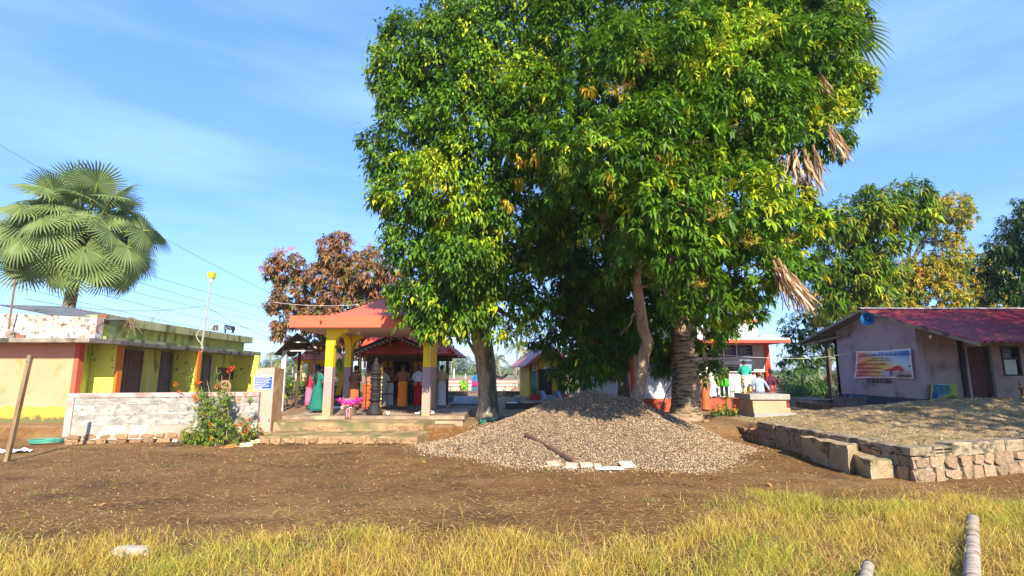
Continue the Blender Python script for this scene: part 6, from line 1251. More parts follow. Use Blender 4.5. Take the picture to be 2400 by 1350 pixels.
# leaning timber post with its shadow on the ground
b0 = onground(15, 1082); tp_ = P(72, 832, 12.3)
t = thing('timber_post', 'weathered square timber post leaning before the peach wall', 'post', b0); part(t, 'shaft', MB().beam(b0 - Vector((0, 0, .1)), tp_, .085, .085), mat('weathered_timber', (.16, .10, .05), (.28, .20, .11), sc=3, stretch=(2, 2, .4), rough=.85, bump=.4, bsc=12, dirt=[((.5, .5, .5), 1.2, .63, .05)]))
part(t, 'nail', MB().tube([tp_ - Vector((0, .07, .15)), tp_ - Vector((0, .1, .15))], .008, 5), M_BDK)
# light pole
tp_ = P(495, 662, 24.5); b0 = Vector((P(462, 905, 24.3).x, P(462, 905, 24.3).y, TERR))
t = thing('lamp_pole', 'thin bent steel pole with a yellow lamp on top rising by the lime rooms', 'lamp post', b0); kink = P(470, 830, 24.4)
part(t, 'pole', MB().tube([b0, kink, tp_], [.05, .045, .032], 8), mat('pole_steel', (.42, .38, .34), (.3, .27, .24), sc=4, rough=.5)); hd_ = P(496, 650, 24.5)
part(t, 'lamp_body', MB().tube([tp_, tp_ + Vector((.02, 0, .22))], [.07, .11], 8), M_PIPE); part(t, 'lamp_shade', MB().box(hd_.x - .14, hd_.x + .14, hd_.y - .12, hd_.y + .12, hd_.z - .02, hd_.z + .24), mat('lamp_yellow', (.80, .62, .02), rough=.4))
mb = MB(); pts = []
for k in range(9): pts.append(P(472 - 10 * math.sin(k * .9) - k * 1.1, 770 + k * 9, 24.2))
part(t, 'cable', mb.tube(pts, .012, 5), M_PIPE)
# overhead wires
M_WIRE = mat('wire', (.10, .10, .11), rough=.6)
def wire(label, a, b_, sag, r=.014, m=M_WIRE, group='power lines over the row of rooms', name='power_line', cat='wire'):
    mb = MB(); mb.tube([a.lerp(b_, k / 14) - Vector((0, 0, sag * 4 * (k / 14) * (1 - k / 14))) for k in range(15)], r, 5); solo(name, mb, m, label, cat, group=group)
for i, (a, b_, lb) in enumerate((((-30, 322, 30), (660, 700, 48), 'uppermost power line, running down from the sky past the lamp head'), ((-30, 520, 30), (700, 742, 48), 'second power line from the top, crossing behind the lamp pole'), ((-30, 545, 30), (700, 765, 48), 'third power line, just under the second one'), ((-30, 590, 30), (690, 768, 48), 'fourth power line, meeting the pole cable'), ((-30, 620, 30), (700, 790, 48), 'fifth power line, above the roof lantern'), ((-30, 655, 30), (700, 808, 48), 'lowest power line, skimming the green roof slab'))):
    wire(lb, P(*a), P(*b_), .3)
wire('drooping cable from the lamp pole down to the tin shed', P(480, 716, 24.4), P(655, 800, 26), .15, .012, group=None, name='cable'); wire('slack cable from the lamp pole up over the peach room roof', P(480, 716, 24.4), P(60, 700, 19), .35, .010, group=None, name='cable')
wire('white cord strung from the leaves over the counter to the printed banner', P(1655, 828, 15.5), P(1900, 840, 17.0), .05, .0045, mat('white_cord', (.72, .70, .66)), None, 'cord', 'cord'); wire('white cord end tied to the upper corner of the banner', P(1905, 840, 17.0), PX(2010, 823, bx), .03, .0045, mat('white_cord', (.72, .7, .66)), None, 'cord', 'cord')
wire('thin white wire slanting over the reddish tree to the pavilion roof', P(640, 708, 17.5), Vector((-5.2, 17.2, 4.3)), .08, .005, mat('white_cord', (.72, .7, .66)), None, 'wire', 'wire')
# lantern and bits on the green roof
lp_ = P(538, 783, 27.5); t = thing('flood_light', 'black square flood light standing on the green roof slab', 'flood light', Vector((lp_.x, lp_.y, zt1 - .04)))
zz = t.location.z; part(t, 'housing', MB().hexa([(lp_.x - .22, lp_.y - .2, zz + .18), (lp_.x + .22, lp_.y - .2, zz + .12), (lp_.x + .22, lp_.y + .1, zz + .12), (lp_.x - .22, lp_.y + .1, zz + .18), (lp_.x - .20, lp_.y - .2, zz + .42), (lp_.x + .22, lp_.y - .2, zz + .34), (lp_.x + .22, lp_.y + .1, zz + .34), (lp_.x - .2, lp_.y + .1, zz + .42)]), mat('dark_metal', (.04, .04, .045)))
part(t, 'lens', MB().box(lp_.x - .15, lp_.x + .14, lp_.y - .215, lp_.y - .202, zz + .2, zz + .33), mat('lens_glass', (.35, .38, .4), rough=.15)); part(t, 'bracket', MB().box(lp_.x + .15, lp_.x + .24, lp_.y - .1, lp_.y, zz - .02, zz + .2).box(lp_.x - .24, lp_.x - .2, lp_.y - .1, lp_.y, zz - .02, zz + .2), M_WF)
p = P(498, 783, 25.5); solo('rubble', MB().hexa([(p.x - .14, p.y, zt1 - .06), (p.x + .16, p.y, zt1 - .06), (p.x + .16, p.y + .2, zt1 - .06), (p.x - .14, p.y + .2, zt1 - .06), (p.x - .05, p.y, zt1 + .14), (p.x + .14, p.y, zt1 + .22), (p.x + .14, p.y + .2, zt1 + .2), (p.x - .05, p.y + .2, zt1 + .1)]), M_CONC, 'slanting grey concrete lump on the green roof near the lamp pole', 'rubble')
# dry creeper over the roof slab edge, twiggy weed
def twigs(name, label, base, spread, n, col, up=1.0, r=.006, cat='plant'):
    mb = MB()
    for i in range(n):
        p = Vector(base) + Vector((random.uniform(-.1, .1), random.uniform(-.1, .1), 0)); pts = [p]; d = Vector((random.uniform(-1, 1) * spread, random.uniform(-.3, .3), random.uniform(.2, 1) * up))
        for k in range(5): pts.append(pts[-1] + d * .18 + Vector((random.uniform(-.05, .05), random.uniform(-.05, .05), random.uniform(-.05, .05))))
        mb.tube(pts, r, 4, cap=False)
        for k in (2, 3, 4): mb.tube([pts[k], pts[k] + Vector((random.uniform(-.2, .2), 0, random.uniform(-.02, .16)))], r * .7, 3, cap=False)
    return solo(name, mb, mat(name + '_stalk', col, rough=.9), label, cat)
c = P(350, 752, 22.3); twigs('weed', 'leafless twiggy weed sprouting on the green roof slab against the sky', (c.x, c.y, zt1 - .03), 1.3, 16, (.30, .30, .22))
c = P(300, 770, 19.9); twigs('dry_creeper', 'dry brown creeper hanging over the edge of the green roof slab', (u1.x + .25, c.y, zt1), 1.0, 26, (.22, .16, .08), up=-1.0)
# plastic chair behind the wall
cpos = P(533, 905, 25.0); t = thing('plastic_chair', 'pink brown plastic chair with a rounded slatted back seen over the block wall', 'chair', Vector((cpos.x, cpos.y, ZF)))
M_PLC = mat('pink_plastic', (.55, .26, .20), (.6, .3, .23), sc=2, rough=.35); zz = ZF; cx, cy = cpos.x, cpos.y
part(t, 'seat', MB().box(cx - .24, cx + .24, cy - .22, cy + .22, zz + .42, zz + .46), M_PLC)
zc_ = PY(0, 914, cy).z; zb_ = zz + .46; zt2 = P(533, 893, 25).z
part(t, 'back_frame', MB().tube([(cx - .24, cy - .2, zb_), (cx - .26, cy - .22, zt2 - .18), (cx - .16, cy - .24, zt2 - .03), (cx, cy - .25, zt2), (cx + .16, cy - .24, zt2 - .03), (cx + .26, cy - .22, zt2 - .18), (cx + .24, cy - .2, zb_)], .03, 6), M_PLC, True)
for dx in (-.16, -.08, 0, .08, .16): part(t, 'back_slat', MB().tube([(cx + dx, cy - .2, zb_), (cx + dx, cy - .235, zt2 - .05)], .018, 5), M_PLC)
for sx_ in (-1, 1):
    for sy_ in (-1, 1): part(t, 'leg', MB().tube([(cx + sx_ * .22, cy + sy_ * .2, zz), (cx + sx_ * .2, cy + sy_ * .18, zz + .43)], .025, 6), M_PLC)

# --- the flowering bush in front of the block wall
bb = onground(505, 1040)
t = thing('flowering_bush', 'leafy green bush with small orange and red flower heads against the whitewashed wall', 'bush', bb)
def fol(t, name, blobs, dens, K, ln, wd, pal, probs, **kw):
    p_, d_ = cluster_points(blobs, dens, inner=.45, back=.8, seed=random.random() * 9, lump=.2); kind = kw.pop('kind', None); o = crown(t, name, leaf_mesh(name, p_, d_, K, ln, wd, pal, probs, **kw))
    if kind: o['kind'] = kind
    return o
s_ = bb.y / 1.035
bs = [blob(465, 1020, s_, 34, .8), blob(505, 1010, s_, 40), blob(552, 1015, s_, 34), blob(580, 1005, s_ + .1, 24), blob(505, 965, s_ + .15, 32), blob(480, 940, s_ + .15, 22), blob(530, 935, s_ + .1, 20), blob(470, 925, s_ + .1, 14), blob(455, 905, s_, 10), blob(520, 905, s_ + .1, 14), blob(490, 985, s_, 34), blob(437, 1030, s_, 14), blob(585, 935, s_ + .1, 8)]
BUSHG = [(.18, .27, .03), (.11, .20, .022), (.32, .36, .03), (.05, .11, .02)]
fol(t, 'foliage', bs, 95, 8, .065, .034, BUSHG, [.35, .3, .2, .15], droop=.1, spread=1.1, upmix=.5, stem=.05, kind='stuff')
mb = MB()
for (x0_, y0_, x1_, y1_) in ((490, 1040, 448, 862), (500, 1040, 470, 900), (510, 1040, 485, 890), (520, 1040, 520, 880), (530, 1040, 540, 868), (540, 1040, 587, 925), (515, 1040, 508, 860), (550, 1040, 598, 985), (495, 1040, 440, 1000)):
    a_ = P(x0_, y0_, s_ + .05); b_ = P(x1_, y1_, s_ + .12); limb(mb, a_, b_, .012, .006, sag=.03, n=5, seg=5, wig=.04)
part(t, 'stems', mb, PALEBARK)
for (x_, y_, c_) in ((448, 866, 0), (508, 862, 0),): 
    fol(t, 'sprig', [blob(x_, y_ + 18, s_ + .1, 6, 3)], 160, 6, .05, .025, BUSHG, [.35, .3, .2, .15], droop=.1, stem=.03, kind='stuff')
FLW = [(536, 866, 6, 1), (545, 862, 5, 1), (411, 900, 5, 0), (467, 896, 4, 0), (509, 906, 5, 0), (455, 928, 5, 0), (460, 935, 4, 0), (476, 972, 5, 0), (489, 995, 5, 1), (576, 922, 5, 0), (560, 935, 4, 0), (557, 998, 5, 1), (570, 993, 5, 1), (580, 984, 4, 2), (588, 982, 4, 2), (578, 1007, 5, 1), (584, 996, 4, 2), (497, 1028, 4, 0), (420, 917, 3, 0)]
FC = [(.80, .20, .03), (.82, .12, .02), (.75, .03, .08)]
for x_, y_, r_, c_ in FLW:
    p_, d_ = cluster_points([blob(x_, y_, s_ - .28 if y_ > 900 else s_, r_)], 900, inner=.3, back=1); p_, d_ = p_[:(9 if c_ == 2 else 18)], d_[:(9 if c_ == 2 else 18)]
    if len(p_): crown(t, 'flower_head', leaf_mesh('flower_head', p_, d_, 4, .035, .022, [FC[c_]], [1.0], droop=0, stem=.01, m=LEAF))
# --- shoes and sandals
def shoe(label, px, py, rz, col, kind='clog', s=1.0, z=None, cat=None, group=None):
    p = onground(px, py) if z is None else G(px, py, z); t = thing({'clog': 'clog', 'flip': 'flip_flop'}[kind], label, cat or ('clog' if kind == 'clog' else 'flip-flop'), p, rz, group); m = mat('rubber_%02d%02d' % (int(col[0] * 99), int(col[1] * 99)), col, rough=.6)
    sole = [(.045 * s * math.cos(a) * (1.15 if math.sin(a) > 0 else .85), .13 * s * math.sin(a)) for a in [k * PI / 8 for k in range(16)]]
    lpart(t, 'sole', MB().poly([(x, y, 0) for x, y in sole], (0, 0, .025 * s)), m)
    if kind == 'clog':
        lpart(t, 'upper', MB().ball((0, .045 * s, .03 * s), (.05 * s, .085 * s, .055 * s), 10, 6), m, True); lpart(t, 'heel_strap', MB().tube([(-.045 * s, -.0, .05 * s), (-.04 * s, -.09 * s, .05 * s), (0, -.12 * s, .055 * s), (.04 * s, -.09 * s, .05 * s), (.045 * s, 0, .05 * s)], .012 * s, 5), m, True)
    else:
        for sx_ in (-1, 1): lpart(t, 'strap', MB().tube([(0, .08 * s, .03 * s), (sx_ * .03 * s, .03 * s, .065 * s), (sx_ * .042 * s, -.02 * s, .025 * s)], .008 * s, 5), m)
    return t
shoe('nearer cream clog on the soil by the step corner', 577, 1046, -1.2, (.72, .62, .38), s=1.35); shoe('farther cream clog showing its open heel by the step stones', 599, 1038, -.6, (.72, .62, .38), s=1.3)
shoe('orange brown flip-flop lying nearest under the bush', 532, 1050, -1.2, (.42, .18, .05), 'flip', 1.3); shoe('orange brown flip-flop just behind its mate under the bush', 544, 1047, -1.3, (.40, .20, .07), 'flip', 1.3)
shoe('black sandal at the bush edge beside the orange flip-flops', 548, 1041, -.9, (.03, .02, .02), 'flip', 1.3); shoe('dark sandal under the right skirt of the bush', 512, 1043, -1.0, (.05, .04, .04), 'flip', 1.2)
shoe('dark brown sandal left of the bush by the wall stones', 398, 1048, -1.0, (.07, .035, .03), 'flip', 1.3); shoe('dark brown sandal between the left sandal and the bush', 412, 1047, -.8, (.08, .04, .03), 'flip', 1.3)
for i, (px, py, lb) in enumerate(((984, 969, 'white sandal left of the near pavilion pillar on the platform'), (1012, 969, 'white sandal right of the near pavilion pillar on the platform'), (909, 971, 'small pale sandal on the platform near the stone lamp'))): shoe(lb, px, py, -1.1 + i * .7, (.70, .70, .72), 'flip', 1.4, z=PZ)
b0 = onground(411, 1037); t = thing('bottle', 'small crushed white plastic bottle at the foot of the wall by the bush', 'bottle', b0); lpart(t, 'body', MB().tube([(-.08, 0, .04), (.06, 0, .045)], .035, 8), M_WHT, True); lpart(t, 'cap', MB().tube([(.06, 0, .045), (.1, 0, .045)], .016, 6), M_BLUE)
# --- hoses
M_HOSE = mat('green_hose', (.06, .30, .22), (.08, .34, .25), sc=5, rough=.4)
hc = onground(108, 1040); mb = MB(); pts = []
for k in range(60):
    a = k * .31; r = .42 + .02 * math.sin(k); pts.append((hc.x + r * math.cos(a), hc.y + r * .75 * math.sin(a), hc.z + .03 + .0018 * k))
pts += [(hc.x + .42, hc.y + .1, hc.z + .15), (hc.x + .5, hc.y + .5, hc.z + .22), (hc.x + .75, hc.y + .9, hc.z + .3)]
solo('garden_hose', mb.tube(pts, .018, 6), M_HOSE, 'coil of green garden hose at the corner of the peach wall', 'hose', smooth=True)
pts = []
for (px, py) in ((1135, 985), (1128, 990), (1122, 993), (1135, 978), (1150, 974), (1170, 973), (1160, 981), (1135, 990), (1127, 993), (1150, 988), (1180, 978), (1205, 969), (1232, 962), (1262, 950)):
    p = onground(px, py) if px < 1195 else None
    if p is None:
        p = P(px, py, 16.4); 
    h, r = pile_h(np.array(p.x), np.array(p.y)); p.z = max(gz(p.x, p.y) + .03, gz(p.x, p.y) + float(h) * (1 if r < 1 else 0) + .0) + .03; pts.append(p)
solo('garden_hose', MB().tube(pts, .03, 6), M_HOSE, 'green hose trailing from the broad tree foot onto the gravel heap', 'hose', smooth=True)
# --- plastic sheet, stones and pieces lying about
p = onground(22, 1062); V = []; F = []; n = 12
for j in range(6):
    for i in range(n): V.append((p.x + (i / (n - 1) - .6) * 1.0, p.y + (j / 5 - .5) * .38 + (i / n) * .1, p.z + .06 + .03 * math.sin(i * 1.9 + j) + .02 * math.sin(j * 3 + i * .7)))
for j in range(5):
    for i in range(n - 1): F.append((j * n + i, j * n + i + 1, (j + 1) * n + i + 1, (j + 1) * n + i))
solo('plastic_sheet', MB().add(V, F), mat('white_plastic_film', (.66, .64, .66), rough=.3), 'crumpled white plastic sheet on the soil behind the leaning post', 'plastic sheet')
p = onground(310, 1300); t = link('concrete_slab_piece', hull_mesh('slab_piece', mat('pale_concrete', (.42, .36, .32), (.5, .45, .4), sc=5, bump=.6, bsc=18), n=18, sq=.6, seed=5, flatfront=False), loc=p + Vector((0, 0, .03)), rot=(0, .05, .14), scale=(.46, .13, .12)); tag(t, 'broken pale concrete slab piece lying in the near grass', 'concrete piece')
# rusty rod lying on the gravel
def onpile(px, py, lift=.0):
    s = 6.0
    for k in range(400):
        p = P(px, py, s); h, r = pile_h(np.array(p.x), np.array(p.y)); z = gz(p.x, p.y) + (float(h) if r < 1 else 0)
        if p.z < z: break
        s += .03
    p.z += lift; return p
a_, b_ = onpile(1233, 1022, .05), onpile(1345, 1086, .06)
solo('stake', MB().beam(a_, b_, .085, .07), mat('brown_stake', (.13, .075, .05), (.18, .11, .07), sc=5, rough=.8, bump=.3), 'brown wooden stake lying slanted on the front of the gravel heap', 'stake')
M_TSH = mat('tile_shard', (.55, .30, .20), (.62, .42, .32), sc=5, rough=.8, dirt=[((.7, .6, .52), 3, .55, .05)])
for i, (px, py, w, d_, rz, lb) in enumerate(((1300, 1094, .36, .22, .3, 'leftmost pinkish broken tile at the foot of the gravel'), (1340, 1098, .26, .18, -.3, 'broken tile touching the lower end of the stake'), (1375, 1097, .28, .10, .15, 'narrow broken tile right of the stake end'), (1402, 1100, .16, .10, .0, 'smallest broken tile in the row at the gravel foot'), (1470, 1096, .34, .24, .25, 'ribbed white and red broken tile at the right end of the row'))):
    p = onground(px, py); t = thing('broken_tile', lb, 'broken tile', p + Vector((0, 0, .035)), rz, 'broken tiles at the gravel foot'); lpart(t, 'slab', MB().hexa([(-w / 2, -d_ / 2, -.02), (w / 2, -d_ * .4, -.02), (w * .45, d_ / 2, .05), (-w * .5, d_ * .4, .06), (-w / 2, -d_ / 2, .0), (w / 2, -d_ * .4, .0), (w * .45, d_ / 2, .07), (-w * .5, d_ * .4, .08)]), M_TSH)
    if i == 4:
        for k in range(5): lpart(t, 'rib', MB().beam((-w * .35 + k * w * .18, -d_ * .4, .01), (-w * .35 + k * w * .18, d_ * .4, .085), .02, .012), M_WHT)
p = onground(1430, 1104); solo('plastic_sheet', MB().add([(p.x - .3, p.y, p.z + .02), (p.x + .3, p.y - .05, p.z + .03), (p.x + .28, p.y + .1, p.z + .07), (p.x - .05, p.y + .12, p.z + .08), (p.x - .28, p.y + .09, p.z + .03)], [(0, 1, 2, 3, 4)]), mat('clear_film', (.5, .47, .46), rough=.25), 'scrap of clear plastic between the broken tiles at the gravel foot', 'plastic sheet')
# palm logs in the grass
LOGM = mat('palm_log', (.24, .20, .165), (.42, .37, .32), sc=2.0, stretch=(1, 5, 1), rough=.9, bump=.8, bsc=10, dirt=[((.18, .12, .08), 2.2, .60, .05)])
a_, b_ = G(2280, 1216, .07), G(2277, 1395, .07); solo('palm_log', ring_trunk([a_, a_.lerp(b_, .5), b_], [.066, .072, .07], 14, .04), LOGM, 'long pale ringed palm log lying in the grass pointing at the camera', 'log', smooth=True)
a_, b_ = G(2035, 1325, .08), G(2015, 1420, .06); solo('palm_log', ring_trunk([a_, b_], [.055, .055], 12, .04), LOGM, 'end of a second grey log poking from the grass at the lower edge', 'log', smooth=True)
# fallen leaves
n = 700; X_ = rng.uniform(-9, 12, n); Y_ = rng.uniform(7, 18, n); h_, r_ = pile_h(X_, Y_); Z_ = ground_h(X_, Y_) + np.where(r_ < 1, h_, 0) + .03
k = rng.random(n) < np.clip(.25 + .6 * (r_ < 1.4), 0, 1); D_ = rng.normal(0, 1, (n, 3)); D_[:, 2] = 0; pts_ = np.stack([X_, Y_, Z_], 1)[k]
o = link('leaf_litter', leaf_mesh('leaf_litter', pts_, D_[k], 1, .13, .045, [(.42, .22, .07), (.30, .14, .05), (.48, .36, .08), (.20, .12, .05)], [.35, .25, .2, .2], droop=0, spread=.1, upmix=0, tipbend=.1, m=DRYLEAF)); tag(o, 'fallen brown mango leaves scattered over soil and gravel', 'leaves', kind='stuff')

# --- pot of pink flowers on the step
p = G(820, 982, .52); t = thing('steel_pot', 'shiny steel pot tied with pink ribbon on the steps', 'pot', p); M_STL = mat('steel', (.62, .60, .60), rough=.25, metal=1.0)
lpart(t, 'body', MB().lathe([(.195, 0), (.205, .03), (.205, .36), (.22, .38), (.215, .40), (.19, .39), (.18, .2)], n=20), M_STL, True); M_PNK = mat('pink_ribbon', (.75, .25, .35), rough=.5)
for sx_ in (-1, 1): lpart(t, 'ribbon', MB().tube([(sx_ * .015, -.21, .36), (sx_ * .05, -.225, .28), (sx_ * .03, -.225, .15), (sx_ * .045, -.22, .08)], .018, 5), M_PNK)
t2 = thing('flower_bunch', 'bunch of magenta and cream lotus flowers standing in the steel pot', 'flowers', p + Vector((0, 0, .40)))
for k in range(13):
    a = k * 2.4; r = .05 + .085 * math.sqrt(k); c = np.array([r * math.cos(a), r * math.sin(a) * .8, .10 + .05 * math.sin(k * 1.7)]) + np.array(t2.location[:]); cream = k in (1, 4, 6, 9)
    D_ = np.tile(np.array([[math.cos(a) * .5, math.sin(a) * .5, 1.0]]), (3, 1)); me = leaf_mesh('lotus_head', np.tile(c, (3, 1)) + rng.normal(0, .012, (3, 3)), D_, 9, .19, .06, [(.85, .66, .50), (.88, .5, .55)] if cream else [(.75, .05, .45), (.85, .12, .55)], [.5, .5], droop=.15, spread=.75, upmix=.3, stem=.03, tipbend=.1); crown(t2, 'lotus_head', me)
    
# --- stone lamp of tiers, brass lamps, iron rack
p = G(877, 972, PZ); t = thing('stone_lamp', 'black stone lamp column of many stacked tiers beside the steel pot', 'stone lamp', p); M_BST = mat('black_stone', (.016, .015, .017), (.03, .028, .03), sc=8, rough=.7, bump=.3)
k = 1.0; lpart(t, 'base', MB().lathe([(.27, 0), (.27, .08), (.22, .12), (.24, .22), (.17, .32), (.14, .40)], n=16), M_BST, True)
z_ = .40
for i in range(7): q_ = (1.12, .86, 1.0, .8, 1.08)[i % 5]; lpart(t, 'tier', MB().lathe([(.13, z_ - .02), (.15, z_ + .04), (.19 * q_ - .005 * i, z_ + .075), (.205 * q_ - .005 * i, z_ + .085), (.205 * q_ - .005 * i, z_ + .11), (.16, z_ + .115), (.14, z_ + .15), (.165, z_ + .16), (.13, z_ + .18)], n=16), M_BST); z_ += .178
lpart(t, 'finial', MB().lathe([(.10, z_ - .02), (.12, z_ + .05), (.05, z_ + .12), (.06, z_ + .17), (.01, z_ + .27)], n=12), M_BST, True)
mb = MB()
p = G(892, 966, PZ) ; t = thing('tall_brass_lamp', 'tall slim brass lamp with tiers next to the black stone lamp', 'oil lamp', p); k_ = [(.10, 0), (.11, .04), (.05, .10), (.04, .16), (.06, .2), (.03, .26)]
lpart(t, 'base', MB().lathe(k_, n=12), M_GOLD, True); zz = .26; pr = []
for i in range(9): pr += [(.028, zz), (.055 if i % 2 else .04, zz + .05), (.03, zz + .09)]; zz += .125
pr += [(.10, zz), (.10, zz + .02), (.03, zz + .05), (.04, zz + .09), (.055, zz + .12), (.02, zz + .2), (.005, zz + .36)]; lpart(t, 'stem', MB().lathe(pr, n=12), M_GOLD, True)
oil_lamp('brass lamp tip rising behind the black stone lamp', G(876, 960, PZ) + Vector((0, .9, 0)), 1.75)
p = G(912, 958, PZ); t = thing('lamp_rack', 'black iron rack for oil lamps in front of the shrine steps', 'rack', p)
for dx in (-.28, .28):
    for dy in (0, .3): lpart(t, 'leg', MB().box(dx - .015, dx + .015, dy - .015, dy + .015, 0, .55), M_BDK)
lpart(t, 'shelf', MB().box(-.42, .42, -.06, .36, .55, .58), M_BDK); lpart(t, 'rail', MB().box(-.28, .28, -.01, .01, .10, .12), M_BDK)
# iron rings rack left of the stone lamp
p = G(855, 968, PZ); t = thing('lamp_rack', 'thin tiered iron lamp stand left of the black stone lamp', 'rack', p)
for i in range(5): lpart(t, 'arm', MB().box(-.38, .30, -.01, .01, .28 + i * .26, .295 + i * .26), M_BDK)
lpart(t, 'upright', MB().tube([(0, 0, 0), (0, 0, 1.5)], .015, 6), M_BDK)
for a in (0, 2.1, 4.2): lpart(t, 'foot', MB().tube([(0, 0, .18), (.22 * math.cos(a), .22 * math.sin(a), 0)], .012, 5), M_BDK)
p = G(782, 957, PZ); solo('folded_cloth', MB().box(p.x - .42, p.x + .42, p.y - .1, p.y + .12, PZ, PZ + .05).box(p.x - .3, p.x + .35, p.y - .06, p.y + .1, PZ + .05, PZ + .075), mat('white_cloth', (.72, .71, .70), rough=.9), 'white folded cloth lying on the platform between the near and far pillars', 'cloth')
yy = 21.6; x0, x1 = PY(772, 940, yy).x, PY(806, 940, yy).x; solo('dark_step', MB().box(x0, x1, yy, yy + .5, PZ - .02, PZ + .26), mat('dark_stone', (.07, .06, .055)), 'low dark stone block behind the white folded cloth', 'step')
# yellow cloth and banana leaf hung by the far pillar
q = P(797, 872, 22.3); mb = MB(); V, F = [], []
for j in range(9):
    for i in range(7): V.append((q.x - .12 + i * .04 + .05 * math.sin(j * .5), q.y + .04 * math.sin(i * 2.4), q.z + .3 - j * .16))
for j in range(8):
    for i in range(6): F.append((j * 7 + i, j * 7 + i + 1, j * 7 + i + 8, j * 7 + i + 7))
solo('yellow_cloth', mb.add(V, F), M_CURT, 'long yellow cloth hanging just left of the far pavilion pillar', 'cloth', smooth=True)
pb = P(797, 845, 22.0); o = link('hanging_leaves', leaf_mesh('hanging_leaves', np.array([pb[:]] * 4) + rng.normal(0, .05, (4, 3)), np.array([[0, -.3, -1]] * 4), 6, .4, .16, [(.18, .34, .04), (.35, .30, .12)], [.6, .4], droop=.6)); tag(o, 'bright green leaf bunch tied above the hanging yellow cloth', 'leaves')

# --- yard things between the trunks
M_DST = mat('dark_slab', (.075, .065, .055), (.12, .105, .09), sc=3, rough=.85, bump=.4, dirt=[((.2, .16, .11), 2, .6, .06)])
ya = 34.5; solo('low_wall', MB().box(PY(1040, 925, ya).x, PY(1095, 925, ya).x, ya, ya + .5, .3, PY(0, 918, ya).z), M_DST, 'low dark stone bench wall beyond the pavilion, left of the broad trunk', 'low wall')
solo('low_wall', MB().box(PY(1165, 925, ya).x, PY(1228, 925, ya).x, ya, ya + .5, .3, PY(0, 917.5, ya).z), M_DST, 'low dark stone bench wall between the broad trunk and the small shrine', 'low wall')
M_GSL = mat('granite_slab', (.14, .125, .11), (.20, .18, .16), sc=4, rough=.8, rnd=.12, bump=.3)
gsl = block_mesh('paving_slab', M_GSL, .02, 1); pv = thing('stone_path', 'path of long grey granite slabs leading towards the woman in blue', 'path', (G(1100, 935, TERR).x, G(1100, 940, TERR).y, TERR))
for k in range(5):
    a_ = G(1066 + k * 14, 950, TERR); b_ = G(1070 + k * 10.5, 931, TERR); c_ = (a_ + b_) / 2; d_ = b_ - a_; link('slab', gsl, pv, loc=Vector((c_.x, c_.y, TERR + .03)) - Vector(pv.location), rot=(0, 0, math.atan2(d_.y, d_.x) - PI / 2), scale=(.30, d_.length, .09))
yt = 23.6; t = thing('stone_trough', 'dark stone trough behind the gravel heap right of the broad trunk', 'trough', (PY(1225, 950, yt).x, yt, TERR)); x0, x1 = PY(1184, 950, yt).x, PY(1275, 950, yt).x; zt3 = PY(0, 945, yt).z
part(t, 'box', MB().box(x0, x1, yt, yt + .12, .3, zt3).box(x0, x1, yt + .7, yt + .82, .3, zt3).box(x0, x0 + .1, yt + .12, yt + .7, .3, zt3 - .004).box(x1 - .1, x1, yt + .12, yt + .7, .3, zt3 - .004).box(x0 + .1, x1 - .1, yt + .12, yt + .7, .3, .42), M_DST)
for i, (px, w, c_, lb) in enumerate(((1200, .45, (.7, .68, .66), 'white sheet lying on the rim of the dark stone trough'), (1240, .5, (.45, .2, .14), 'reddish board lying on the dark stone trough'))):
    x_ = PY(px, 945, yt).x; solo('board', MB().box(x_ - w / 2, x_ + w / 2, yt - .05, yt + .4, zt3 + .002, zt3 + .02), mat('board_%d' % i, c_, rough=.7), lb, 'board')
yk = 28.0; x0, x1 = PY(1205, 940, yk).x, PY(1219, 940, yk).x; solo('stone_block', MB().box(x0, x1, yk, yk + .3, .3, PY(0, 931, yk).z), mat('grey_granite', (.26, .25, .23)), 'pale grey stone block standing behind the dark trough', 'block')
ys = 20.9; x0, x1 = PY(1088, 965, ys).x, PY(1088, 965, ys).x; solo('stone_block', MB().box(PY(1090, 965, ys).x, PY(1102, 965, ys).x, ys, ys + .2, .3, .44), M_GSL, 'small flat grey stone on the shaded earth right of the platform', 'block')
# pale benches at the field edge
M_CRM = mat('cream_plaster', (.70, .58, .48), (.62, .48, .38), sc=1.2, rough=.85, dirt=[((.5, .36, .28), 1.4, .6, .08)])
yq = 45.0
for i, (xa_, xb_, lb) in enumerate(((1042, 1082, 'pale plastered parapet bench at the field edge, left of the bright green plant'), (1096, 1104, 'short end of a pale parapet bench just left of the woman in blue'), (1160, 1213, 'pale plastered parapet bench at the field edge, right of the broad trunk'))):
    t = thing('parapet_bench', lb, 'bench', (PY(xa_, 910, yq).x, yq, .25)); x0, x1 = PY(xa_, 905, yq).x, PY(xb_, 905, yq).x; z0_, z1_ = .2, PY(0, 893, yq).z
    part(t, 'back', MB().box(x0, x1, yq + .5, yq + .7, z0_, z1_), M_CRM); part(t, 'back_shadow_strip', MB().box(x0, x1, yq + .42, yq + .5, z1_ - .20, z1_ - .12), mat('bench_shadow', (.28, .16, .13), rough=.9)); part(t, 'seat', MB().box(x0, x1, yq, yq + .5, z0_, PY(0, 905, yq).z), M_CRM); part(t, 'seat_shadow_strip', MB().box(x0 + .01, x1 - .01, yq - .06, yq, PY(0, 906.5, yq).z, PY(0, 905, yq).z), mat('bench_shadow', (.28, .16, .13)))  # dark strips on back and seat: shadow lines put in as colour
for px, lb in ((1184, 'small brass lamp before the right pale bench'), (1056, 'small brass lamp before the left pale bench')): oil_lamp(lb, Vector((PY(px, 912, yq - .6).x, yq - .6, .23)), .7)
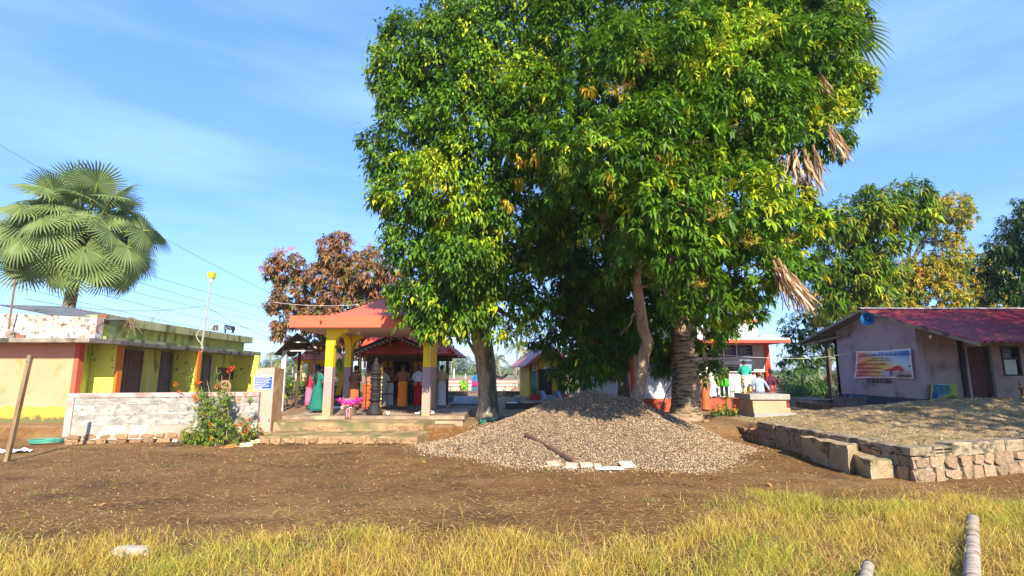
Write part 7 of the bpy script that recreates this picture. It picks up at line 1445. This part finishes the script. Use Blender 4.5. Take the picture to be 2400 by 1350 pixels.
t = thing('small_shrine_stone', 'small brown domed stone at the end of the right pale bench', 'stone', (PY(1208, 915, yq - .9).x, yq - .9, .22)); lpart(t, 'dome', MB().lathe([(.42, 0), (.40, .25), (.2, .4), (.06, .5), (.02, .8)], n=10), mat('brown_stone', (.2, .13, .1)), True)
# potted plants, hedges, shrubs
def shrub(label, name, blobs, dens, K, ln, wd, pal, probs, cat='shrub', stems=True, **kw):
    c0 = Vector(blobs[0][0]); g0 = Vector((c0.x, c0.y, gz(c0.x, c0.y))); t = thing(name, label, cat, g0); fol(t, 'foliage', blobs, dens, K, ln, wd, pal, probs, kind='stuff', **kw)
    if stems:
        mb = MB()
        for c, r in blobs: limb(mb, Vector((c[0], c[1], g0.z)), c, .03, .01, n=3, seg=5, wig=.03)
        part(t, 'stems', mb, DARKBARK)
    return t
HG = [(.09, .20, .025), (.14, .27, .03), (.06, .13, .02), (.22, .32, .04)]
shrub('bright green hedge behind the tin shed posts, next to the notice pillar', 'hedge', [blob(655, 908, 30, 16), blob(672, 905, 31, 18), blob(690, 903, 31, 18), blob(706, 900, 32, 17), blob(722, 900, 33, 14), blob(760, 902, 33, 12), blob(662, 892, 36, 12), blob(684, 890, 37, 12)], 10, 10, .22, .09, HG, [.35, .3, .15, .2], 'hedge', jit=.1)
shrub('yellow leaved croton plants at the foot of the notice pillar', 'croton', [blob(663, 920, 24, 10), blob(668, 905, 24.5, 8), blob(675, 912, 25, 8), blob(660, 932, 23.6, 8)], 30, 9, .16, .06, [(.5, .42, .05), (.42, .45, .06), (.6, .5, .2), (.16, .24, .04)], [.3, .3, .15, .25])
shrub('bright lime green plant in the gap between the pale benches', 'plant', [blob(1088, 905, 44, 7), blob(1085, 898, 44, 6)], 16, 9, .3, .14, [(.25, .50, .04), (.3, .55, .06)], [.5, .5])
shrub('dense green shrubs in the gap left of the hut veranda', 'shrub', [blob(1860, 905, 30, 26), blob(1885, 895, 31, 30), blob(1905, 905, 31, 24), blob(1845, 890, 32, 22), blob(1925, 912, 32, 16), blob(1875, 920, 29, 20), blob(1835, 920, 30, 14)], 9, 10, .24, .09, [(.07, .17, .04), (.05, .13, .03), (.12, .24, .05)], [.4, .3, .3], jit=.1)
shrub('tall dry yellow grass behind the hut post', 'dry_grass', [blob(1950, 905, 34, 26), blob(1965, 890, 36, 20), blob(1930, 925, 33, 14), blob(1970, 920, 33, 14)], 12, 14, .5, .04, [(.50, .40, .16), (.42, .36, .12), (.3, .3, .08)], [.4, .35, .25], 'dry grass', stems=False, droop=-.3, spread=.5, upmix=1.5)
shrub('low leafy plant with yellow flowers before the counter building plinth', 'flowering_plant', [blob(1690, 958, 17.8, 15), blob(1708, 960, 17.8, 14), blob(1675, 965, 17.9, 12), blob(1700, 930, 18, 9), blob(1720, 968, 17.6, 10), blob(1712, 915, 18, 5)], 45, 8, .09, .045, [(.11, .20, .03), (.2, .28, .04), (.07, .13, .02), (.62, .48, .03)], [.4, .25, .25, .1])
shrub('leafy sprigs with tiny stems on the gravel heap top', 'plant', [blob(1345, 905, 16.4, 14), blob(1395, 900, 16.6, 8)], 22, 8, .14, .05, GREEN, [.4, .3, .2, .1])
for i, (px, py, w, lb) in enumerate(((1708, 978, .2, 'upright brown stone under the yellow flowered plant'), (1690, 985, .26, 'flat pale stone left of the upright brown stone'), (1740, 990, .3, 'dark flat stone at the corner of the pedestal'), (1655, 990, .22, 'grey green stone at the foot of the palm trunk'))):
    p = G(px, py, TERR); o = link('stone', hull_mesh('yard_stone', M_STONE, seed=90 + i, flatfront=False), loc=p + Vector((0, 0, .05)), rot=(0, .1, i), scale=(w, w * .7, w * (.8 if i == 0 else .5))); tag(o, lb, 'stone')
for i, (px, s1_, y0_, y1_, lb) in enumerate(((687, 25, 897, 930, 'thin bamboo stake standing before the green hedge'), (693, 26, 905, 930, 'shorter bamboo stake beside the taller one'))):
    a_ = P(px, y0_, s1_); solo('bamboo_stake', MB().tube([(a_.x, a_.y, TERR), a_], .03, 6), mat('bamboo', (.45, .34, .12)), lb, 'stake')
# kerb wall going back towards the hut
a_, b_ = G(1868, 955, TERR), G(2010, 985, TERR); t = thing('kerb_wall', 'low dark kerb wall running before the hut towards the pedestal', 'kerb', (a_.x, a_.y, TERR)); part(t, 'kerb', MB().slab((a_.x, a_.y + .0), (14.3, 17.6), .3, .2, .66, 1), M_DST); 
solo('brick_stack', MB().box(14.35, 15.2, 22.4, 23.4, .35, .98), mat('grey_hollow_block', (.16, .14, .12), (.22, .2, .17), sc=3, rough=.9), 'grey block plinth at the rear corner of the hut', 'plinth')
V, F = [], []
for j in range(4):
    for i in range(8): V.append((14.35 + i * .1, 22.5 + j * .2, 1.0 + .05 * math.sin(i * 2 + j)))
for j in range(3):
    for i in range(7): F.append((j * 8 + i, j * 8 + i + 1, j * 8 + i + 9, j * 8 + i + 8))
solo('tarpaulin', MB().add(V, F), mat('blue_tarp', (.02, .06, .25), rough=.5), 'crumpled blue tarpaulin on the plinth behind the hut post', 'tarpaulin')
solo('black_pipe', MB().tube([P(1592, 872, 17.2), P(1575, 898, 17.0), P(1562, 922, 17.0), P(1553, 948, 16.9)], .02, 6), M_BDK, 'thin black pipe curving up left of the ringed palm trunk', 'pipe')
solo('red_cloth', MB().add([tuple(P(1466, 822, 21.0)), tuple(P(1488, 820, 21.0)), tuple(P(1486, 838, 20.9)), tuple(P(1478, 842, 21.0)), tuple(P(1470, 836, 21.1))], [(0, 1, 2, 3, 4)]), mat('scarlet_cloth', (.75, .04, .02), rough=.7), 'scarlet cloth glimpsed between the mango trunks', 'cloth')
# white field posts and a far fence of poles
for i, (px, s1_, h1, lb) in enumerate(((1064, 120, 26, 'thin white post standing alone in the far field left of the broad trunk'), (1878, 60, 34, 'white post in the shrubs left of the hut'), (1091, 110, 14, 'short white post in the far field'))):
    a_ = P(px, 890 - h1, s1_); solo('field_post', MB().tube([(a_.x, a_.y, .2), a_], s1_ * .0011, 5), M_WHT, lb, 'post')
# ================================================================== PEOPLE
SKIN = [mat('skin_%d' % i, c, c2, sc=6, rough=.55, spec=.35) for i, (c, c2) in enumerate((((.20, .085, .045), (.17, .07, .038)), ((.30, .13, .07), (.27, .12, .062)), ((.10, .045, .03), (.085, .04, .026))))]
HAIR = mat('black_hair', (.012, .010, .010), (.02, .016, .015), sc=20, rough=.45)
EYE = mat('eye_white', (.7, .68, .65), rough=.3); IRIS = mat('eye_dark', (.02, .012, .01), rough=.2)
def remesh(mb, name, m, vox=.017, extra=None):
    me = mb.mesh(name, m); o = bpy.data.objects.new('tmp', me); COL.objects.link(o); md = o.modifiers.new('r', 'REMESH'); md.mode = 'VOXEL'; md.voxel_size = vox
    sm_ = o.modifiers.new('s', 'SMOOTH'); sm_.factor = .6; sm_.iterations = 3
    dg = bpy.context.evaluated_depsgraph_get(); out = bpy.data.meshes.new_from_object(o.evaluated_get(dg)); bpy.data.objects.remove(o)
    if extra is not None:
        bm = bmesh.new(); bm.from_mesh(out); tmp = extra.mesh('x'); bm.from_mesh(tmp); bm.to_mesh(out); bm.free()
    out.materials.clear(); out.materials.append(m); out.polygons.foreach_set('use_smooth', [True] * len(out.polygons)); return out
def hand(mb, w, d, side):
    """palm and five bent fingers at the wrist w, pointing along d"""
    w = Vector(w); d = Vector(d).normalized(); s = d.cross(Vector((0, 1, 0)) if abs(d.y) < .8 else Vector((1, 0, 0))).normalized(); n = s.cross(d)
    c = w + d * .045; mb.ball(c, (.026, .026, .03), 8, 5); mb.tube([w, w + d * .085], [.026, .034], 8, sx=1.0)
    for k, (o, L_) in enumerate(((-.026, .062), (-.009, .072), (.009, .068), (.026, .055))):
        b = w + d * .08 + n * o; m1 = b + d * L_ * .55; mb.tube([b, m1, m1 + (d * .8 + s * .35 * side) * L_ * .5], [.0085, .008, .006], 5)
    b = w + d * .03 + n * .03; mb.tube([b, b + (d * .5 + n * .8) * .035, b + (d * .9 + n * .8) * .055], [.01, .009, .007], 5)
def person(label, pos, face=0.0, h=1.68, skin=0, sex='m', top=None, low=None, arms='down', hair='short', lean=0.0, shawl=None, head=(0, 0), bare=False, seated=False, wide=1.0, extra=None, cat='person'):
    """stands at pos, looking along +y turned by face; top/low = (kind, material)"""
    t = thing('person', label, cat, pos, face); k = h / 1.7; w = wide * (.92 if sex == 'f' else 1.0); t.scale = (k, k, k)
    ly = lambda z: math.sin(lean) * max(0, z - .95); zz = lambda z: z if z < .95 else .95 + (z - .95) * math.cos(lean)
    body = MB()
    rings = [(.80, .13, .10), (.90, .165 * w, .115), (.98, .155 * w, .11), (1.08, .135 * w, .098), (1.20, .152 * w, .108), (1.32, .172 * w, .108), (1.40, .165 * w, .085), (1.445, .10, .065), (1.47, .058, .056)]
    body.loft([(0, ly(z), zz(z), rx, ry) for z, rx, ry in rings], 16)
    hx, hy = head; hc = Vector((hx * .03, ly(1.6) + .012 + hy * .05, zz(1.595) - abs(hy) * .02))
    body.tube([(0, ly(1.42), zz(1.42)), (hc.x * .6, hc.y - .015, hc.z - .07)], [.056, .050], 10); body.ball(hc, (.077, .093, .112), 14, 10); body.ball(hc + Vector((0, .045, -.055)), (.048, .045, .048), 10, 6)
    body.ball(hc + Vector((0, .098, -.012)), (.016, .022, .024), 6, 5)
    for s in (-1, 1): body.ball(hc + Vector((s * .079, -.005, -.01)), (.014, .024, .032), 6, 5)
    ex = MB(); A = {}
    for s in (-1, 1):
        sh = Vector((s * .178 * w, ly(1.385), zz(1.385)))
        if arms == 'down': el, wr = sh + Vector((s * .045, -.03, -.29)), sh + Vector((s * .05, .03, -.53))
        elif arms == 'pray': el, wr = sh + Vector((s * .05, .04, -.27)), Vector((s * .03, ly(1.25) + .27, zz(1.22)))
        elif arms == 'fold': el, wr = sh + Vector((s * .06, .0, -.28)), Vector((-s * .05, ly(1.12) + .19, zz(1.10)))
        elif arms == 'reach': el, wr = (sh + Vector((s * .10, .20, -.16)), sh + Vector((s * .12, .44, -.10))) if s < 0 else (sh + Vector((s * .06, -.02, -.28)), sh + Vector((s * .05, .10, -.50)))
        elif arms == 'away': el, wr = (sh + Vector((s * .16, .02, -.23)), sh + Vector((s * .30, .06, -.44))) if s > 0 else (sh + Vector((s * .045, .08, -.28)), sh + Vector((s * .02, .28, -.36)))
        elif arms == 'hips': el, wr = sh + Vector((s * .20, -.04, -.20)), Vector((s * .19, ly(1.0) + .0, zz(1.02)))
        else: el, wr = sh + Vector((s * .05, .06, -.27)), sh + Vector((s * .0, .28, -.30))
        A[s] = (sh, el, wr); body.tube([sh - Vector((s * .03, 0, -.01)), sh.lerp(el, .4), el, el.lerp(wr, .35), wr], [.056, .047, .039, .038, .026], 10); hand(ex, wr, wr - el, s)
        if seated:
            hp, kn, an = Vector((s * .09, 0, .88)), Vector((s * .14, .36, .90)), Vector((s * .06, .20, .52))
        else: hp, kn, an = Vector((s * .088, 0, .90)), Vector((s * .095, .025, .49)), Vector((s * .10, -.01, .08))
        body.tube([hp, hp.lerp(kn, .5), kn, kn.lerp(an, .35), an], [.088, .078, .056, .054, .036], 10)
        body.tube([an, an + Vector((0, -.02, -.03))], [.037, .036], 8); body.ball(an + Vector((s * .01, .06, -.048)), (.044, .115, .03), 10, 5)
        for q in range(5): ex.ball(an + Vector((s * (.035 - q * .017), .175 - q * .008 * 1, -.055)), (.011, .018, .012), 5, 4)
    link('body', remesh(body, 'body', SKIN[skin], extra=ex), t)
    for s in (-1, 1):
        e = lpart(t, 'eye', MB().ball(hc + Vector((s * .030, .080, .008)), (.012, .010, .008), 6, 4), EYE); lpart(e, 'iris', MB().ball(hc + Vector((s * .030, .0885, .008)), (.005, .004, .006), 5, 4), IRIS)
    lpart(t, 'mouth', MB().tube([hc + Vector((-.02, .089, -.058)), hc + Vector((0, .096, -.060)), hc + Vector((.02, .089, -.058))], .005, 5), mat('lips', (.16, .04, .035), rough=.5))
    # hair
    hb = MB(); n, m_ = 14, 8; o = 0; V = []; F = []
    for i in range(m_ + 1):
        th = PI * .5 * i / m_ * 1.28
        for j in range(n):
            a = 2 * PI * j / n; front = max(0, math.sin(a)); tt = min(th, (PI * .5) * (1.28 - .62 * front)); V.append((hc.x + .086 * math.sin(tt) * math.cos(a), hc.y - .006 + .100 * math.sin(tt) * math.sin(a), hc.z + .012 + .114 * math.cos(tt)))
    for i in range(m_):
        for j in range(n): F.append((i * n + j, i * n + (j + 1) % n, (i + 1) * n + (j + 1) % n, (i + 1) * n + j))
    hb.add(V, F)
    if hair == 'long': hb.loft([(hc.x, hc.y - .075, hc.z + .02, .07, .035), (hc.x, hc.y - .10, hc.z - .12, .078, .04), (hc.x * .5, ly(1.3) - .13, zz(1.30), .085, .038), (0, ly(1.15) - .13, zz(1.13), .065, .03), (0, ly(1.0) - .12, zz(.98), .02, .012)][::-1], 12)
    if hair == 'plait': hb.loft([(hc.x, hc.y - .085, hc.z - .02, .05, .035), (0, ly(1.4) - .11, zz(1.40), .034, .03), (0, ly(1.25) - .14, zz(1.22), .032, .028), (0, ly(1.1) - .14, zz(1.05), .026, .022), (0, -.12, .90, .012, .01)][::-1], 10)
    if hair == 'bun': hb.ball(hc + Vector((0, -.11, .0)), (.045, .04, .045), 10, 6)
    if hair == 'cover': pass
    lpart(t, 'hair', hb, HAIR, True)
    ph = random.uniform(0, 6)
    if low:
        kind, m = low; L = []
        fo = lambda amp, nf: (lambda kk, a: amp * kk * math.sin(nf * a + ph + 2 * kk))
        if kind == 'dhoti': L = [(1.03, .152, .118), (.95, .178, .135), (.80, .185, .140), (.55, .178, .135), (.30, .182, .14), (.12, .195, .15), (.09, .198, .152)]; nm = 'dhoti'; f = fo(.05, 7)
        elif kind == 'half': L = [(1.03, .152, .118), (.95, .178, .135), (.80, .19, .145), (.62, .20, .15), (.52, .205, .155)]; nm = 'folded_dhoti'; f = fo(.05, 6)
        elif kind == 'skirt': L = [(1.06, .14, .11), (.95, .178, .135), (.75, .20, .155), (.45, .25, .20), (.2, .30, .24), (.09, .33, .27)]; nm = 'skirt'; f = fo(.09, 9)
        elif kind == 'kurta': L = [(1.08, .14, .108), (.95, .182, .135), (.75, .198, .15), (.52, .215, .16)]; nm = 'kurta_skirt'; f = fo(.04, 6)
        elif kind == 'sari': L = [(1.04, .15, .115), (.92, .182, .14), (.7, .18, .14), (.4, .18, .145), (.1, .21, .17)]; nm = 'sari'; f = fo(.05, 9)
        if L: lpart(t, nm, MB().loft([(0, ly(z) * .5, zz(z), rx * (w if z > .9 else 1), ry) for z, rx, ry in L][::-1], 28, fold=lambda kk, a: f(1 - kk, a)), m, True)
        if kind in ('dhoti', 'half'): lpart(t, 'waist_fold', MB().loft([(0, ly(1.0) * .5, zz(.985), .168 * w, .128), (0, ly(1.02) * .5, zz(1.01), .172 * w, .132), (0, ly(1.04) * .5, zz(1.045), .160 * w, .124)], 20), m, True)
        if kind in ('kurta', 'trousers'):
            m2 = extra or m
            for s in (-1, 1): lpart(t, 'trouser_leg', MB().tube([(s * .09, 0, .98 if kind == 'trousers' else .86), (s * .095, .01, .75), (s * .10, .02, .45), (s * .10, 0, .10)], [.105, .095, .075, .06], 12), m2, True)
            if kind == 'trousers': lpart(t, 'trouser_seat', MB().loft([(0, 0, .80, .16, .12), (0, 0, .92, .178, .13), (0, 0, 1.03, .155, .115)], 18), m2, True)
    if top:
        kind, m = top; sl_ = {'shirt': .55, 'blouse': .35, 'full': .97, 'tee': .5}[kind]; hem = {'shirt': .90, 'full': .88, 'blouse': 1.06, 'tee': .93}[kind]
        R_ = [(1.455, .075, .068), (1.43, .125, .088), (1.40, .180 * w, .100), (1.32, .186 * w, .122), (1.20, .170 * w, .124), (1.08, .160 * w, .116), (.98, .176 * w, .128), (hem, .186 * w, .134)]
        R_ = [r for r in R_ if r[0] >= hem]
        mb = MB().loft([(0, ly(z), zz(z), rx, ry) for z, rx, ry in R_][::-1], 24, fold=lambda kk, a: .02 * (1 - kk) * math.sin(6 * a + ph))
        for s in (-1, 1):
            sh, el, wr = A[s]; path = [sh - Vector((s * .05, 0, 0)), sh.lerp(el, .45), sh.lerp(el, min(1, sl_ * 1.7))] + ([el, el.lerp(wr, .9)] if sl_ > .9 else []); rr = [.066, .064, .060] + ([.052, .042] if sl_ > .9 else []); 
            if sl_ > .9: path = [path[0], path[1], el, el.lerp(wr, .5), el.lerp(wr, .92)]; rr = [.066, .06, .052, .047, .04]
            mb.tube(path, rr, 12)
        lpart(t, 'shirt' if kind != 'blouse' else 'blouse', mb, m, True)
        if kind in ('shirt', 'full'): lpart(t, 'collar', MB().loft([(0, ly(1.45), zz(1.445), .078, .072), (0, ly(1.47) + .004, zz(1.48), .064, .062)], 14), m, True)
    if shawl:
        lpart(t, 'shawl', MB().loft([(0, ly(1.0) - .03, zz(.88), .215 * w, .12), (0, ly(1.15) - .03, zz(1.12), .222 * w, .135), (0, ly(1.3) - .02, zz(1.3), .215 * w, .135), (0, ly(1.4), zz(1.405), .165 * w, .105), (0, ly(1.45), zz(1.46), .085, .075)], 20, fold=lambda kk, a: .05 * (1 - kk) * math.sin(7 * a + ph)), shawl, True)
    return t
cl = lambda n, c, c2=None, **k: mat(n, c, c2 or tuple(x * .85 for x in c), sc=k.pop('sc', 4), rough=.85, **k)
WHITE = cl('white_cotton', (.70, .70, .70)); OFFW = cl('grey_cotton', (.36, .38, .36)); SAFF = cl('saffron_cloth', (.72, .24, .03), (.66, .20, .03)); ORNG = cl('deep_orange_cloth', (.75, .11, .02)); RUSTC = cl('rust_cloth', (.36, .12, .045)); REDC = cl('red_cloth_dhoti', (.50, .01, .015))
CREAM = cl('cream_check', (.58, .46, .26), (.50, .38, .20), sc=30); FLOR = cl('floral_shirt', (.62, .68, .80), (.66, .72, .84), dirt=[((.04, .10, .35), 45, .60, .02)]); GREENC = cl('emerald_cloth', (.01, .16, .12), (.012, .13, .10)); PINKC = cl('rose_cloth', (.65, .16, .30)); CRIM = cl('crimson_cloth', (.55, .015, .06)); MAGC = cl('magenta_cloth', (.58, .02, .22)); BLUC = cl('sky_blue_cloth', (.02, .20, .48)); BLKC = cl('black_cloth', (.018, .018, .025)); LIMEC = cl('vivid_green_cloth', (.04, .55, .05)); TEALC = cl('teal_cloth', (.02, .36, .27)); SALM = cl('salmon_cloth', (.62, .16, .14)); LBLU = cl('light_blue_cloth', (.30, .38, .62)); MARN = cl('maroon_cloth', (.14, .025, .06)); MUST = cl('mustard_cloth', (.62, .32, .03)); GRNT = cl('jade_cloth', (.02, .40, .24)); STRP = cl('striped_cloth', (.08, .08, .09), (.5, .5, .48), sc=14, stretch=(.2, .2, 4)); DGRY = cl('charcoal_cloth', (.045, .045, .055)); VIOL = cl('violet_cloth', (.18, .08, .30))
def at(px, py, z): p = G(px, py, z); p.z = z; return p
# under and around the pavilion
person('woman in an emerald green gown with long loose hair, beside the near left pavilion pillar', at(741, 967, .60), face=-.35, h=1.66, skin=1, sex='f', top=('tee', GREENC), low=('skirt', GREENC), hair='long', arms='fold', head=(0, .3))
person('woman in crimson top and rose pink skirt just behind the woman in green', at(722, 955, .45), face=-.5, h=1.58, skin=1, sex='f', top=('shirt', CRIM), low=('sari', PINKC), hair='long', arms='fold')
person('dark haired woman in violet standing at the pillar behind the woman in green', at(753, 952, .60), face=-.2, h=1.68, skin=0, sex='f', top=('tee', VIOL), low=('sari', DGRY), hair='long')
person('small child in white crouching left of the woman in pink', at(707, 933, .40), face=-.2, h=.98, skin=1, top=('tee', cl('grey_tee', (.4, .38, .36))), low=('trousers', WHITE), hair='short', lean=.5)
person('woman facing the camera with a mustard shawl over a charcoal gown', at(788, 944, .60), face=PI - .3, h=1.42, skin=1, sex='f', top=('tee', WHITE), low=('skirt', DGRY), hair='short', arms='fold', shawl=MUST)
person('girl in a jade green top and black skirt behind the mustard shawl woman', at(799, 942, .60), face=-1.4, h=1.40, skin=0, sex='f', top=('shirt', GRNT), low=('skirt', BLKC), hair='bun', arms='pray')
person('bare backed man in a rust coloured dhoti at the far pavilion pillar', at(829, 960, PZ), face=-.1, h=1.66, skin=0, low=('dhoti', RUSTC), arms='fold', wide=1.05, head=(0, .5))
person('bare chested priest in deep orange bending towards the black stone lamp', at(858, 964, PZ), face=-.5, h=1.60, skin=1, low=('dhoti', ORNG), arms='reach', lean=.18)
person('man in grey shirt and pale dhoti between the brass lamp and the bare backed man', at(896, 957, PZ), face=.0, h=1.60, skin=0, top=('shirt', OFFW), low=('dhoti', OFFW), arms='pray')
person('slim bare backed man in a white dhoti before the yellow curtain', at(911, 955, PZ + .0), face=.1, h=1.58, skin=0, low=('dhoti', WHITE), arms='pray')
person('broad bare backed man in a long saffron dhoti at the centre of the shrine door', at(942, 958, PZ), face=.0, h=1.70, skin=0, low=('dhoti', SAFF), arms='fold', wide=1.10)
person('man in dark clothes standing in the doorway shade behind the saffron dhoti', at(963, 951, PZ), face=.1, h=1.66, skin=2, top=('shirt', DGRY), low=('trousers', BLKC), arms='pray')
person('man in white shirt with blue flowers and a red dhoti by the near pavilion pillar', at(979, 955, PZ), face=.05, h=1.66, skin=0, top=('shirt', FLOR), low=('dhoti', REDC), arms='down', wide=1.06)
person('man in cream checked shirt and white dhoti right of the near pavilion pillar', at(1034, 955, PZ), face=.15, h=1.68, skin=0, top=('shirt', CREAM), low=('dhoti', WHITE), arms='down')
person('woman in blue with a magenta dress and long plait walking beyond the broad trunk', at(1113, 921, TERR), face=.05, h=1.60, skin=1, sex='f', top=('full', BLUC), low=('kurta', MAGC), extra=BLUC, hair='plait', arms='down')
# by the counter
person('man with an orange dhoti half hidden behind the ringed palm trunk', at(1656, 965, TERR), face=.3, h=1.66, skin=1, top=('shirt', cl('tan_shirt', (.35, .2, .12))), low=('dhoti', RUSTC), arms='down')
person('man in white shirt and white dhoti beside the leaves at the counter', at(1670, 933, .93), face=.1, h=1.62, skin=0, top=('shirt', WHITE), low=('dhoti', WHITE))
person('woman in vivid green dress with a black shawl waiting at the counter', at(1699, 934, .93), face=-.15, h=1.62, skin=1, sex='f', top=('shirt', BLKC), low=('kurta', LIMEC), extra=BLKC, hair='plait', shawl=BLKC)
person('person in a striped shirt leaning over the counter', at(1733, 928, .93), face=.25, h=1.62, skin=2, top=('shirt', STRP), low=('trousers', DGRY), lean=.25, arms='reach')
person('grey haired man in a teal shirt bending at the counter', at(1750, 936, .93), face=-.4, h=1.60, skin=0, top=('shirt', TEALC), low=('half', WHITE), lean=.25, arms='hold')
person('person in salmon pink bending low beside the man in teal', at(1768, 930, .93), face=-.9, h=1.58, skin=1, sex='f', top=('shirt', SALM), low=('dhoti', WHITE), lean=.8, arms='hold')
person('man in a light blue shirt standing behind the tan pedestal', Vector((P(1780, 900, 20.5).x, P(1780, 900, 20.5).y, TERR)), face=.1, h=1.64, skin=0, top=('full', LBLU), low=('trousers', cl('tan_trousers', (.3, .22, .15))), lean=.12, arms='away', wide=1.1)
person('man in a maroon shirt reaching out beside the red column', Vector((P(1808, 900, 22).x, P(1808, 900, 22).y, TERR)), face=.2, h=1.74, skin=0, top=('full', MARN), low=('dhoti', SALM), arms='away', wide=1.05)
# far away by the flower field
for px, c_, lb in ((693, WHITE, 'tiny person in white in the far flower field left of the shed post'), (700, CRIM, 'tiny person in red in the far flower field at the shed post'), (711, cl('yellow_blouse', (.7, .55, .2)), 'tiny person in yellow in the far flower field right of the shed post')):
    person(lb, Vector((P(px, 885, 85).x, P(px, 885, 85).y, .23)), face=.4, h=1.6, skin=1, top=('shirt', c_), low=('dhoti', c_))
# ================================================================== AIR
hz = MB().box(-1600, 1600, -75, 2560, -1.2, 24.0); o = link('haze', hz.mesh('haze')); o['kind'] = 'stuff'
hm = bpy.data.materials.new('haze'); hm.use_nodes = True; hn = hm.node_tree.nodes
for n in list(hn): hn.remove(n)
ho = hn.new('ShaderNodeOutputMaterial'); hv = hn.new('ShaderNodeVolumePrincipled'); hv.inputs['Color'].default_value = (0.82, 0.90, 1.0, 1); hv.inputs['Density'].default_value = 0.0004; hv.inputs['Anisotropy'].default_value = 0.0
hm.node_tree.links.new(hv.outputs['Volume'], ho.inputs['Volume']); o.data.materials.append(hm)
scene.cycles.volume_bounces = 0
